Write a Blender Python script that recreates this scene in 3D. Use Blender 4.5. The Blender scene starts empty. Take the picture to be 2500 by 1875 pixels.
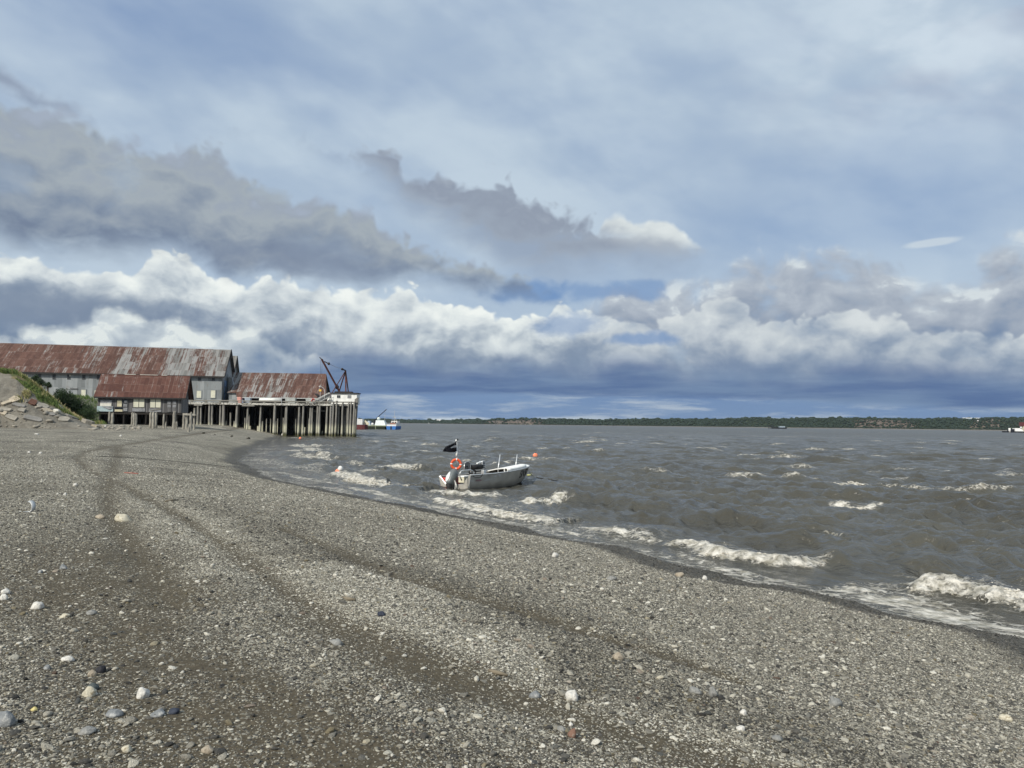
import bpy, math, random
import numpy as np
from mathutils import Vector, Matrix
S = bpy.context.scene
COL = S.collection
R = math.radians
random.seed(7)

# ------------------------------------------------------------------ camera
EYE = 3.2                                   # metres above the water
F = 1877.0                                  # focal length for a 2500 px wide frame
PITCH, ROLL = R(2.94), R(0.67)
cam_d = bpy.data.cameras.new('camera')
cam_d.sensor_width = 36.0
cam_d.lens = 36.0 * F / 2500.0
cam_d.clip_start, cam_d.clip_end = 0.1, 30000
cam = bpy.data.objects.new('camera', cam_d)
COL.objects.link(cam)
_f = Vector((0, math.cos(PITCH), math.sin(PITCH)))
_u0 = Vector((0, -math.sin(PITCH), math.cos(PITCH)))
_r = Vector((1, 0, 0)) * math.cos(ROLL) + _u0 * math.sin(ROLL)
_u = Vector((-1, 0, 0)) * math.sin(ROLL) + _u0 * math.cos(ROLL)
M = Matrix((_r, _u, -_f)).transposed().to_4x4()
M.translation = Vector((0, 0, EYE))
cam.matrix_world = M
S.camera = cam

def ray(px, py):
    return _f + _r * ((px - 1250) / F) + _u * ((937.5 - py) / F)
def at(px, py, D):
    """the place in the world seen at that spot of the photograph, D metres ahead"""
    d = ray(px, py)
    return Vector((0, 0, EYE)) + d * (D / d.y)
def on_z(px, py, z=0.0):
    d = ray(px, py)
    return Vector((0, 0, EYE)) + d * ((z - EYE) / d.z)

# ------------------------------------------------------------------ sun and sky
SUN_EL, SUN_AZ = R(40), R(216)              # azimuth clockwise from +Y: behind the camera, to the left
to_sun = Vector((math.sin(SUN_AZ) * math.cos(SUN_EL), math.cos(SUN_AZ) * math.cos(SUN_EL), math.sin(SUN_EL)))
sl = bpy.data.lights.new('sun', 'SUN')
sl.energy, sl.angle, sl.color = 4.4, R(0.5), (1.0, 0.94, 0.84)
sun = bpy.data.objects.new('sun', sl)
sun.rotation_euler = to_sun.to_track_quat('Z', 'Y').to_euler()
COL.objects.link(sun)
S.view_settings.view_transform = 'Standard'
S.view_settings.look = 'None'
S.view_settings.exposure = 0.0
S.view_settings.gamma = 1.0
S.view_settings.use_curve_mapping = False
S.cycles.max_bounces = 6
S.cycles.diffuse_bounces = 3
S.cycles.glossy_bounces = 3
S.cycles.transparent_max_bounces = 8
S.cycles.caustics_reflective = False
S.cycles.caustics_refractive = False

def lin(r, g, b):
    return tuple(((c / 255) / 12.92 if c / 255 <= .04045 else ((c / 255 + .055) / 1.055) ** 2.4) for c in (r, g, b))

class G:
    """small helper for writing node trees as expressions"""
    def __init__(s, nt):
        s.nt = nt
    def n(s, t, **kw):
        nd = s.nt.nodes.new(t)
        for k, v in kw.items():
            setattr(nd, k, v)
        return nd
    def put(s, sock, v):
        if v is None:
            return
        if isinstance(v, bpy.types.NodeSocket):
            s.nt.links.new(v, sock)
        elif isinstance(v, (tuple, list)) and len(v) == 3 and sock.type == 'RGBA':
            sock.default_value = (*v, 1)
        else:
            sock.default_value = v
    def m(s, op, a, b=None, c=None, clamp=False):
        nd = s.n('ShaderNodeMath', operation=op, use_clamp=clamp)
        for i, v in enumerate((a, b, c)):
            s.put(nd.inputs[i], v) if v is not None else None
        return nd.outputs[0]
    def add(s, a, b): return s.m('ADD', a, b)
    def sub(s, a, b): return s.m('SUBTRACT', a, b)
    def mul(s, a, b): return s.m('MULTIPLY', a, b)
    def mad(s, a, b, c): return s.m('MULTIPLY_ADD', a, b, c)
    def clamp(s, a): return s.m('ADD', a, 0.0, clamp=True)
    def mx(s, a, b): return s.m('MAXIMUM', a, b)
    def mn(s, a, b): return s.m('MINIMUM', a, b)
    def sm(s, v, a, b, o0=0.0, o1=1.0, smooth=True):
        nd = s.n('ShaderNodeMapRange', interpolation_type='SMOOTHSTEP' if smooth else 'LINEAR', clamp=True)
        for i, q in enumerate((v, a, b, o0, o1)):
            s.put(nd.inputs[i], q)
        return nd.outputs[0]
    def xyz(s, x, y, z=0.0):
        nd = s.n('ShaderNodeCombineXYZ')
        for i, q in enumerate((x, y, z)):
            s.put(nd.inputs[i], q)
        return nd.outputs[0]
    def sep(s, v):
        nd = s.n('ShaderNodeSeparateXYZ')
        s.put(nd.inputs[0], v)
        return nd.outputs
    def vm(s, op, a, b=None):
        nd = s.n('ShaderNodeVectorMath', operation=op)
        s.put(nd.inputs[0], a)
        if b is not None:
            s.put(nd.inputs[1] if op != 'SCALE' else nd.inputs[3], b)
        return nd.outputs[0]
    def noise(s, v, scale=5, detail=4, rough=.5, lac=2.0, dist=0.0, dim='3D', w=None, col=False):
        nd = s.n('ShaderNodeTexNoise', noise_dimensions=dim)
        s.put(nd.inputs['Vector'], v)
        for k, q in (('Scale', scale), ('Detail', detail), ('Roughness', rough), ('Lacunarity', lac), ('Distortion', dist)):
            s.put(nd.inputs[k], q)
        if w is not None:
            s.put(nd.inputs['W'], w)
        return nd.outputs['Color' if col else 'Fac']
    def voro(s, v, scale=5, feature='F1', out='Distance', rand=1.0, detail=0.0, dim='3D', smooth=None, rough=.5):
        nd = s.n('ShaderNodeTexVoronoi', feature=feature, voronoi_dimensions=dim)
        s.put(nd.inputs['Vector'], v)
        s.put(nd.inputs['Scale'], scale)
        s.put(nd.inputs['Randomness'], rand)
        if detail and 'Detail' in nd.inputs:
            s.put(nd.inputs['Detail'], detail)
            s.put(nd.inputs['Roughness'], rough)
        if smooth is not None and 'Smoothness' in nd.inputs:
            s.put(nd.inputs['Smoothness'], smooth)
        return nd.outputs[out]
    def mix(s, f, a, b, mode='MIX'):
        nd = s.n('ShaderNodeMix', data_type='RGBA', blend_type=mode)
        s.put(nd.inputs[0], f)
        s.put(nd.inputs[6], a)
        s.put(nd.inputs[7], b)
        return nd.outputs[2]
    def ramp(s, f, stops, interp='LINEAR'):
        nd = s.n('ShaderNodeValToRGB')
        cr = nd.color_ramp
        cr.interpolation = interp
        while len(cr.elements) < len(stops):
            cr.elements.new(0.5)
        for e, (p, c) in zip(cr.elements, stops):
            e.position = p
            e.color = (*c, 1) if len(c) == 3 else c
        s.put(nd.inputs[0], f)
        return nd.outputs[0]
    def curve(s, x, pts):
        """piecewise linear function through pts (x, y in 0..1)"""
        nd = s.n('ShaderNodeFloatCurve')
        c = nd.mapping.curves[0]
        pts = sorted(pts)
        while len(c.points) < len(pts):
            c.points.new(0.5, 0.5)
        for p, (a, b) in zip(c.points, pts):
            p.location = (a, b)
            p.handle_type = 'AUTO'
        nd.mapping.use_clip = False
        nd.mapping.update()
        s.put(nd.inputs[1], x)
        return nd.outputs[0]

def build_world():
    w = bpy.data.worlds.new('World')
    S.world = w
    w.cycles.sampling_method = 'MANUAL'
    w.cycles.sample_map_resolution = 512
    w.use_nodes = True
    nt = w.node_tree
    nt.nodes.clear()
    g = G(nt)
    out = g.n('ShaderNodeOutputWorld')
    bg = g.n('ShaderNodeBackground')
    K = 0.1                                     # sky strength; cloud colours are given for strength 1
    bg.inputs[1].default_value = K
    nt.links.new(bg.outputs[0], out.inputs[0])
    sky = g.n('ShaderNodeTexSky', sky_type='NISHITA', sun_disc=False)
    sky.sun_elevation, sky.sun_rotation = SUN_EL, SUN_AZ
    sky.air_density, sky.dust_density, sky.ozone_density = 1.0, 0.6, 2.0
    tc = g.n('ShaderNodeTexCoord')
    X, Y, Z = g.sep(tc.outputs['Generated'])
    az = g.m('ARCTAN2', X, Y)
    el = g.m('ARCSINE', Z)
    ELS = 0.60
    def px2ae(px, py):
        d = ray(px, py).normalized()
        return math.atan2(d.x, d.y), math.asin(d.z)
    u01 = g.mad(az, 1 / 1.6, 0.5)
    def edge(pts):
        q = []
        for p in pts:
            a, e = px2ae(*p)
            q.append((a / 1.6 + .5, e / ELS))
        q.sort()
        q = [(0.0, q[0][1])] + q + [(1.0, q[-1][1])]
        return g.mul(g.curve(u01, q), ELS)
    V = g.xyz(az, el, 0.0)
    def c(r, gg, b):
        return tuple(x / K for x in lin(r, gg, b))
    # shared noise fields (domain in radians; a cloud puff is about 0.05)
    warp = g.noise(V, 9, 3, .55, col=True)
    VW = g.vm('ADD', V, g.vm('SCALE', g.vm('SUBTRACT', warp, (.5, .5, .5)), .05))
    fb = g.noise(g.vm('MULTIPLY', VW, (1, 1.5, 1)), 13, 6, .52)            # 0.2 .. 0.8
    fbL = g.noise(g.vm('ADD', g.vm('MULTIPLY', VW, (1, 1.5, 1)), (-.008, .022, 0)), 13, 6, .52)
    lo = g.noise(g.vm('MULTIPLY', V, (1, 2.2, 1)), 5, 4, .5)
    lo2 = g.noise(g.vm('MULTIPLY', g.vm('ADD', V, (3.3, 1.7, 0)), (1, 2.0, 1)), 7, 5, .55)
    diag = g.noise(g.vm('MULTIPLY', g.xyz(g.add(g.mul(az, .92), g.mul(el, -.38)), g.add(g.mul(el, .92), g.mul(az, .38)), 2.0), (.7, 1.5, 1)), 6, 4, .5, dist=.15)
    vor = g.voro(g.vm('ADD', VW, g.vm('SCALE', g.vm('SUBTRACT', g.noise(V, 30, 2, .6, col=True), (.5, .5, .5)), .025)), 22, 'SMOOTH_F1', detail=2, smooth=.4, rough=.6)
    relief = g.sub(fb, fbL)                                                    # lit side positive
    fbc = g.sub(fb, .5)
    bil = g.sub(.58, vor)                                                      # puffs
    # ---- clear air, and a thin high veil over most of it
    blue = g.mix(g.sm(el, -.02, .45), c(104, 146, 205), c(98, 136, 200))
    blue = g.mix(.25, blue, sky.outputs[0])
    veil = g.clamp(g.add(g.mul(g.sub(lo, .5), .9), g.mad(g.sub(diag, .5), .55, .93)))
    # the veil thins out to the upper left, and in the middle right
    a0, e0 = px2ae(330, 40)
    hole = g.m('POWER', g.mad(g.m('POWER', g.mul(g.sub(az, a0), 3.2), 2.0), 1.0, g.m('POWER', g.mul(g.sub(el, e0), 9.0), 2.0)), .5)
    veil = g.sub(veil, g.mul(g.sm(hole, 1.0, 0.0), .42))
    a0, e0 = px2ae(2150, 520)
    hole = g.m('POWER', g.mad(g.m('POWER', g.mul(g.sub(az, a0), 2.2), 2.0), 1.0, g.m('POWER', g.mul(g.sub(el, e0), 8.0), 2.0)), .5)
    veil = g.sub(veil, g.mul(g.sm(hole, 1.0, 0.0), .40))
    veil = g.clamp(veil)
    vc = g.mix(g.sm(g.add(diag, g.mul(g.sub(lo2, .5), .5)), .33, .68), c(176, 194, 219), c(196, 211, 230))
    col = g.mix(g.mul(veil, .92), blue, vc)
    # upper right: soft grey-lilac cloud
    a0, e0 = px2ae(2380, 60)
    d = g.m('POWER', g.mad(g.m('POWER', g.mul(g.sub(az, a0), 3.0), 2.0), 1.0, g.m('POWER', g.mul(g.sub(el, e0), 6.5), 2.0)), .5)
    k = g.mul(g.sm(d, 1.0, .0), g.sm(g.add(lo2, g.mul(fbc, .6)), .38, .62))
    col = g.mix(g.mul(k, .8), col, g.mix(g.sm(diag, .4, .62), c(168, 178, 204), c(208, 220, 238)))
    # pale strip just above the main bank
    # ---- a cloud bank between two edges
    def bank(col, top, bot, stops, soft=(.002, .012), botsoft=.03, puff=.02, wisp=.03, cover=1.0, gaps=None, relk=3.0, lok=.25, alphak=1.0):
        T = edge(top)
        B = edge(bot)
        rough = g.add(g.mul(bil, puff), g.mul(fbc, wisp))
        dt = g.sub(g.add(T, rough), el)
        mt = g.sm(dt, soft[0] * -1, soft[1])
        db = g.sub(el, g.add(B, g.mul(fbc, wisp * 1.6)))
        mb = g.sm(db, -botsoft, botsoft) if botsoft else 1.0
        a = g.mul(mt, mb)
        if gaps is not None:
            a = g.mul(a, g.sm(g.add(lo2, g.mul(fbc, .9)), gaps[0], gaps[1]))
        a = g.mul(a, alphak)
        t = g.m('DIVIDE', g.sub(el, B), g.mx(g.sub(T, B), .01))                # 0 at the base, 1 at the top
        t = g.add(t, g.add(g.mul(relief, relk), g.mul(g.sub(lo2, .5), lok)))
        cc = g.ramp(t, stops)
        return g.mix(a, col, cc), a, t
    # high grey wisp at the left edge
    col, _, _ = bank(col, [(-200, 30), (0, 128), (60, 178), (130, 218), (220, 255), (260, 320)], [(-200, 150), (0, 212), (60, 240), (130, 272), (220, 300), (260, 325)],
                     [(0, c(140, 154, 182)), (1, c(156, 169, 195))], soft=(.004, .014), botsoft=.010, puff=.016, wisp=.035, relk=2, alphak=.95)
    # right-hand middle clouds: broken, lilac grey with white knots
    col, _, _ = bank(col, [(1290, 760), (1420, 690), (1560, 640), (1700, 640), (1850, 585), (1960, 575), (2090, 560), (2180, 600), (2260, 640), (2380, 600), (2440, 540), (2560, 520)],
                     [(1290, 1010), (2560, 1010)],
                     [(0, c(118, 140, 176)), (.3, c(138, 154, 183)), (.5, c(156, 167, 189)), (.7, c(170, 179, 198)), (.88, c(184, 192, 208)), (1, c(212, 219, 229))],
                     soft=(.004, .035), botsoft=0, puff=.04, wisp=.05, gaps=(.16, .42), relk=1.9, lok=.6)
    # second diagonal bank, with a white cap at its right end
    col, _, _ = bank(col, [(730, 322), (800, 330), (870, 352), (930, 345), (1000, 385), (1080, 398), (1160, 402), (1240, 410), (1310, 462), (1400, 505), (1480, 512), (1540, 520), (1600, 535), (1680, 575), (1760, 620)],
                     [(730, 330), (800, 355), (870, 400), (930, 440), (1000, 500), (1080, 545), (1160, 590), (1240, 640), (1310, 655), (1400, 650), (1540, 640), (1680, 630), (1760, 620)],
                     [(0, c(150, 166, 194)), (.35, c(152, 163, 185)), (.7, c(144, 154, 177)), (1, c(160, 170, 190))], soft=(.002, .014), botsoft=.028, puff=.034, wisp=.040, relk=2.0, lok=.6, alphak=.97)
    col, _, _ = bank(col, [(1440, 560), (1480, 520), (1510, 510), (1560, 530), (1600, 522), (1640, 535), (1690, 575), (1740, 605)],
                     [(1440, 565), (1510, 585), (1600, 605), (1690, 612), (1740, 606)],
                     [(0, c(176, 184, 200)), (.45, c(208, 214, 222)), (1, c(232, 236, 240))], soft=(.001, .008), botsoft=.018, puff=.012, wisp=.012, relk=2.0)
    # main white bank across the left and middle
    mainT = [(-200, 590), (0, 575), (70, 572), (150, 612), (250, 640), (335, 640), (370, 605), (430, 598), (480, 622), (530, 660), (600, 682), (650, 655), (730, 655), (800, 672), (880, 692), (940, 690),
             (985, 672), (1040, 695), (1100, 712), (1160, 728), (1240, 748), (1330, 745), (1390, 705), (1450, 728), (1540, 760), (1620, 765), (1700, 720), (1780, 700), (1840, 740), (1950, 760), (2050, 730), (2130, 735), (2250, 770), (2600, 790)]
    mainB = [(-200, 800), (0, 800), (200, 800), (400, 830), (700, 905), (1000, 940), (1300, 955), (1700, 965), (2600, 965)]
    col, mA, mt = bank(col, mainT, mainB,
                     [(0, c(116, 136, 168)), (.20, c(132, 149, 177)), (.38, c(158, 171, 192)), (.54, c(190, 199, 212)), (.70, c(214, 220, 228)), (.88, c(232, 236, 239)), (1, c(242, 244, 245))],
                     soft=(.0005, .007), botsoft=0, puff=.026, wisp=.014, relk=1.7, lok=.42,
                     gaps=None, alphak=g.sm(az, px2ae(1300, 800)[0], px2ae(1600, 800)[0], 1.0, .50))
    # flat dark base on the far left
    a0, e0 = px2ae(90, 745)
    d = g.m('POWER', g.mad(g.m('POWER', g.mul(g.sub(az, a0), 4.6), 2.0), 1.0, g.m('POWER', g.mul(g.sub(el, e0), 34), 2.0)), .5)
    col = g.mix(g.mul(g.sm(g.add(d, g.mul(fbc, 1.6)), 1.1, .2), .85), col, c(124, 140, 168))
    # blue gaps below the bank's right shoulder
    for (gx, gy, sx, sy, am) in ((1290, 712, 24, 75, .75), (1480, 712, 16, 95, .55), (1400, 795, 22, 75, .55), (1560, 828, 24, 130, .7)):
        a0, e0 = px2ae(gx, gy)
        d = g.m('POWER', g.mad(g.m('POWER', g.mul(g.sub(az, a0), sx), 2.0), 1.0, g.m('POWER', g.mul(g.sub(el, e0), sy), 2.0)), .5)
        k = g.sm(g.add(d, g.add(g.mul(fbc, 3.2), g.mul(bil, .6))), 1.25, .25)
        col = g.mix(g.mul(k, am), col, c(100, 142, 200))
    # brighter bank low on the left, under the first one's base
    col, _, _ = bank(col, [(-200, 790), (0, 792), (90, 785), (190, 762), (240, 738), (300, 722), (360, 745), (440, 757), (560, 775), (640, 800), (760, 850), (900, 905)],
                     [(-200, 1010), (300, 1000), (640, 960), (900, 930)],
                     [(0, c(120, 142, 176)), (.3, c(150, 165, 188)), (.6, c(178, 189, 205)), (.9, c(204, 212, 222)), (1, c(224, 229, 233))], soft=(.002, .014), botsoft=.02, puff=.022, wisp=.04, relk=2.6, lok=.7)
    # dark foot of the bank and the streaks along the horizon
    VS = g.vm('ADD', V, g.vm('SCALE', g.vm('SUBTRACT', warp, (.5, .5, .5)), .008))
    St = g.vm('MULTIPLY', VS, (1.0, 10.0, 1))
    st = g.noise(St, 5, 6, .55)
    st2 = g.noise(g.vm('ADD', g.vm('MULTIPLY', VS, (1.0, 8.0, 1)), (5.1, 2.2, 0)), 9, 6, .6)
    footT = edge([(400, 930), (600, 895), (800, 880), (1000, 885), (1200, 885), (1500, 890), (1800, 905), (2100, 900), (2500, 895)])
    rightness = g.sm(az, px2ae(480, 900)[0], px2ae(760, 900)[0])
    k = g.mul(g.mul(g.sm(g.sub(g.add(footT, g.mul(fbc, .07)), el), -.022, .030), rightness), .92)
    dark = g.mix(g.sm(st, .35, .65), c(78, 108, 160), c(110, 137, 178))
    col = g.mix(k, col, dark)
    stripeT = edge([(400, 975), (800, 958), (1200, 958), (1500, 962), (1800, 968), (2100, 985), (2500, 996)])
    k = g.mul(g.sm(g.sub(g.add(stripeT, g.mul(g.sub(st, .5), .012)), el), -.003, .006), rightness)
    stripe = g.mix(g.sm(st2, .46, .68), c(112, 143, 190), c(174, 188, 210))
    stripe = g.mix(g.mul(g.sm(st, .46, .66), .6), stripe, c(118, 148, 192))
    col = g.mix(g.mul(k, .95), col, stripe)
    # bright line right above the far shore
    k = g.mul(g.sm(el, .010, .0045), g.sm(st2, .42, .56))
    col = g.mix(g.mul(k, .8), col, c(206, 216, 230))
    # long grey diagonal bank in front of it all
    frontT = [(-200, 190), (0, 214), (60, 222), (110, 244), (190, 244), (230, 270), (290, 312), (345, 322), (400, 345), (470, 335), (530, 338), (590, 388), (650, 415), (740, 445), (830, 470), (900, 492), (940, 535), (1010, 575), (1080, 598), (1180, 608), (1240, 640), (1400, 705)]
    frontB = [(-200, 520), (0, 566), (80, 590), (160, 604), (250, 610), (330, 604), (430, 600), (500, 622), (550, 672), (600, 684), (650, 660), (740, 658), (800, 652), (880, 680), (960, 680), (1080, 682), (1180, 700), (1240, 708), (1400, 715)]
    col, _, _ = bank(col, frontT, frontB,
                     [(0, c(114, 129, 158)), (.16, c(130, 144, 169)), (.38, c(147, 158, 177)), (.6, c(163, 172, 185)), (.8, c(156, 166, 185)), (1, c(162, 173, 196))],
                     soft=(.002, .014), botsoft=.020, puff=.030, wisp=.032, relk=1.7, lok=.65, alphak=g.sm(g.add(lo2, g.mul(fbc, .8)), .22, .44, .68, .98))
    a0, e0 = px2ae(720, 640)
    d = g.m('POWER', g.mad(g.m('POWER', g.mul(g.sub(az, a0), 6.5), 2.0), 1.0, g.m('POWER', g.mul(g.sub(el, e0), 34), 2.0)), .5)
    col = g.mix(g.mul(g.sm(g.add(d, g.mul(fbc, 2.2)), 1.1, .1), .7), col, c(126, 140, 168))
    # little lens cloud on the right
    a0, e0 = px2ae(2275, 592)
    d = g.m('POWER', g.mad(g.m('POWER', g.mul(g.sub(az, a0), 27), 2.0), 1.0, g.m('POWER', g.mul(g.sub(g.sub(el, e0), g.mul(g.sub(az, a0), .06)), 190), 2.0)), .5)
    col = g.mix(g.mul(g.sm(g.add(d, g.mul(fbc, 1.2)), 1.05, .5), .7), col, c(206, 216, 230))
    # below the horizon: ground haze colour, never seen
    col = g.mix(g.sm(el, -.01, -.05), col, c(110, 118, 125))
    lum = g.n('ShaderNodeRGBToBW')
    g.put(lum.inputs[0], col)
    col = g.mix(.14, col, lum.outputs[0])
    col = g.mix(1.0, col, (.985, 1.015, .975), 'MULTIPLY')
    nt.links.new(col, bg.inputs[0])
build_world()

# ------------------------------------------------------------------ helpers: noise, meshes, objects
def vnoise(x, y, seed=0):
    """smooth value noise in 0..1 on arrays"""
    xi, yi = np.floor(x).astype(np.int64), np.floor(y).astype(np.int64)
    fx, fy = x - xi, y - yi
    fx = fx * fx * fx * (fx * (fx * 6 - 15) + 10)
    fy = fy * fy * fy * (fy * (fy * 6 - 15) + 10)
    def h(a, b):
        n = (a * 374761393 + b * 668265263 + seed * 974634777) & 0xFFFFFFFF
        n = ((n ^ (n >> 13)) * 1274126177) & 0xFFFFFFFF
        n = ((n ^ (n >> 16)) * 2246822519) & 0xFFFFFFFF
        return ((n ^ (n >> 15)) & 0xFFFFFF) / float(0xFFFFFF)
    a, b, c, d = h(xi, yi), h(xi + 1, yi), h(xi, yi + 1), h(xi + 1, yi + 1)
    return (a + (b - a) * fx) * (1 - fy) + (c + (d - c) * fx) * fy
def fbm(x, y, oct=4, seed=0, gain=.5):
    s, amp, t = 0, 1.0, 0
    for i in range(oct):
        s = s + amp * vnoise(x * 2 ** i + 17.3 * i, y * 2 ** i + 5.1 * i, seed + i)
        t += amp
        amp *= gain
    return s / t
def sstep(a, b, x):
    t = np.clip((x - a) / (b - a), 0, 1)
    return t * t * (3 - 2 * t)

def tag(o, label=None, cat=None, group=None, kind=None):
    if cat and not kind:
        kind = 'thing'
    for k, v in (('label', label), ('category', cat), ('group', group), ('kind', kind)):
        if v:
            o[k] = v
    return o
def link(name, data, mat=None, parent=None, smooth=False):
    o = bpy.data.objects.new(name, data)
    COL.objects.link(o)
    if mat is not None:
        data.materials.append(mat)
    if parent is not None:
        o.parent = parent
    if smooth and len(data.polygons):
        data.polygons.foreach_set('use_smooth', np.ones(len(data.polygons), bool))
    return o
def np_mesh(name, v, f, attrs=None):
    me = bpy.data.meshes.new(name)
    v = np.asarray(v, np.float32)
    f = np.asarray(f, np.int32)
    me.vertices.add(len(v))
    me.vertices.foreach_set('co', v.ravel())
    k = f.shape[1]
    me.loops.add(f.size)
    me.loops.foreach_set('vertex_index', f.ravel())
    me.polygons.add(len(f))
    me.polygons.foreach_set('loop_start', np.arange(0, f.size, k, dtype=np.int32))
    me.polygons.foreach_set('loop_total', np.full(len(f), k, np.int32))
    me.update(calc_edges=True)
    for an, av in (attrs or {}).items():
        a = me.attributes.new(an, 'FLOAT', 'POINT')
        a.data.foreach_set('value', np.asarray(av, np.float32))
    return me
def empty(name, loc, rz=0.0, label=None, cat=None, group=None):
    o = bpy.data.objects.new(name, None)
    COL.objects.link(o)
    o.empty_display_size = .3
    o.location = loc
    o.rotation_euler = (0, 0, rz)
    return tag(o, label, cat, group)

class MB:
    """collects shapes into one mesh"""
    def __init__(s):
        s.v, s.f = [], []
    def quad(s, *p):
        b = len(s.v)
        s.v += [tuple(q) for q in p]
        s.f.append(tuple(range(b, b + len(p))))
        return s
    def box(s, c, size, rz=0.0, mat=None, taper=1.0):
        hx, hy, hz = (q / 2 for q in size)
        m = mat or Matrix.Rotation(rz, 3, 'Z')
        b = len(s.v)
        for z in (-1, 1):
            k = taper if z > 0 else 1.0
            for x, y in ((-1, -1), (1, -1), (1, 1), (-1, 1)):
                s.v.append(tuple(Vector(c) + m @ Vector((x * hx * k, y * hy * k, z * hz))))
        s.f += [tuple(b + i for i in q) for q in ((3, 2, 1, 0), (4, 5, 6, 7), (0, 1, 5, 4), (1, 2, 6, 5), (2, 3, 7, 6), (3, 0, 4, 7))]
        return s
    def span(s, x0, x1, y0, y1, z0, z1):
        return s.box(((x0 + x1) / 2, (y0 + y1) / 2, (z0 + z1) / 2), (abs(x1 - x0), abs(y1 - y0), abs(z1 - z0)))
    def bar(s, p, q, w, h=None, up=(0, 0, 1)):
        p, q = Vector(p), Vector(q)
        d = q - p
        L = d.length
        z = d.normalized()
        u = Vector(up)
        if abs(z.dot(u)) > .98:
            u = Vector((0, 1, 0))
        x = u.cross(z).normalized()
        y = z.cross(x)
        return s.box((p + q) / 2, (w, h or w, L), mat=Matrix((x, y, z)).transposed())
    def ring(s, c, ax, r, n, ph=0.0, jit=0.0):
        z = Vector(ax).normalized()
        u = Vector((0, 0, 1)) if abs(z.z) < .9 else Vector((1, 0, 0))
        x = u.cross(z).normalized()
        y = z.cross(x)
        b = len(s.v)
        for i in range(n):
            a = ph + 2 * math.pi * i / n
            k = r * (1 + random.uniform(-jit, jit))
            s.v.append(tuple(Vector(c) + x * (math.cos(a) * k) + y * (math.sin(a) * k)))
        return b
    def tube(s, pts, rad, n=8, caps=True, jit=0.0):
        pts = [Vector(p) for p in pts]
        rr = rad if isinstance(rad, (list, tuple)) else [rad] * len(pts)
        bs = []
        for i, p in enumerate(pts):
            d = (pts[min(i + 1, len(pts) - 1)] - pts[max(i - 1, 0)])
            bs.append(s.ring(p, d, max(rr[i], 1e-4), n, 0.0, jit))
        for a, b in zip(bs, bs[1:]):
            for i in range(n):
                j = (i + 1) % n
                s.f.append((a + i, a + j, b + j, b + i))
        if caps:
            s.f.append(tuple(bs[0] + i for i in reversed(range(n))))
            s.f.append(tuple(bs[-1] + i for i in range(n)))
        return s
    def loft(s, rows, closed=False, caps=False):
        b0 = len(s.v)
        n = len(rows[0])
        for r in rows:
            s.v += [tuple(p) for p in r]
        for k in range(len(rows) - 1):
            for i in range(n if closed else n - 1):
                j = (i + 1) % n
                a, b = b0 + k * n, b0 + (k + 1) * n
                s.f.append((a + i, a + j, b + j, b + i))
        if caps:
            s.f.append(tuple(b0 + i for i in reversed(range(n))))
            s.f.append(tuple(b0 + (len(rows) - 1) * n + i for i in range(n)))
        return s
    def blob(s, c, r, n=7, m=5, jit=.15, sq=(1, 1, 1), rot=None):
        rows = []
        for k in range(m + 1):
            th = math.pi * k / m
            row = []
            for i in range(n):
                a = 2 * math.pi * i / n
                q = r * (1 + random.uniform(-jit, jit)) if 0 < k < m else r
                p = Vector((math.sin(th) * math.cos(a) * q * sq[0], math.sin(th) * math.sin(a) * q * sq[1], math.cos(th) * q * sq[2]))
                if rot:
                    p = rot @ p
                row.append(Vector(c) + p)
            rows.append(row)
        return s.loft(rows, closed=True)
    def torus(s, c, ax, R_, r, n=28, m=10, a0=0.0, a1=2 * math.pi):
        z = Vector(ax).normalized()
        u = Vector((0, 0, 1)) if abs(z.z) < .9 else Vector((1, 0, 0))
        x = u.cross(z).normalized()
        y = z.cross(x)
        full = abs(a1 - a0) > 6.28
        rows = []
        for k in range(n + (0 if full else 1)):
            a = a0 + (a1 - a0) * k / n
            d = x * math.cos(a) + y * math.sin(a)
            rows.append([Vector(c) + d * (R_ + r * math.cos(2 * math.pi * i / m)) + z * (r * math.sin(2 * math.pi * i / m)) for i in range(m)])
        if full:
            rows.append(rows[0])
        return s.loft(rows, closed=True, caps=not full)
    def build(s, name, mat, parent=None, smooth=False, bevel=0.0):
        me = bpy.data.meshes.new(name)
        me.from_pydata(s.v, [], s.f)
        me.update()
        o = link(name, me, mat, parent, smooth)
        if bevel:
            b = o.modifiers.new('bevel', 'BEVEL')
            b.width, b.segments, b.limit_method = bevel, 2, 'ANGLE'
        return o

# ------------------------------------------------------------------ materials
MATS = {}
def mat(name, fn):
    m = bpy.data.materials.new(name)
    m.use_nodes = True
    nt = m.node_tree
    nt.nodes.clear()
    g = G(nt)
    out = g.n('ShaderNodeOutputMaterial')
    p = g.n('ShaderNodeBsdfPrincipled')
    nt.links.new(p.outputs[0], out.inputs[0])
    g.p = p
    g.out = out
    p.inputs['Roughness'].default_value = .8
    p.inputs['Specular IOR Level'].default_value = .3
    fn(g, p)
    MATS[name] = m
    return m
def objv(g):
    return g.n('ShaderNodeTexCoord').outputs['Object']
def bump(g, h, dist, strength=1.0):
    b = g.n('ShaderNodeBump')
    b.inputs['Strength'].default_value = strength
    g.put(b.inputs['Distance'], dist)
    g.nt.links.new(h, b.inputs['Height'])
    g.nt.links.new(b.outputs[0], g.p.inputs['Normal'])
def attr(g, n, t='GEOMETRY'):
    a = g.n('ShaderNodeAttribute', attribute_type=t)
    a.attribute_name = n
    return a.outputs['Fac']
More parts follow.
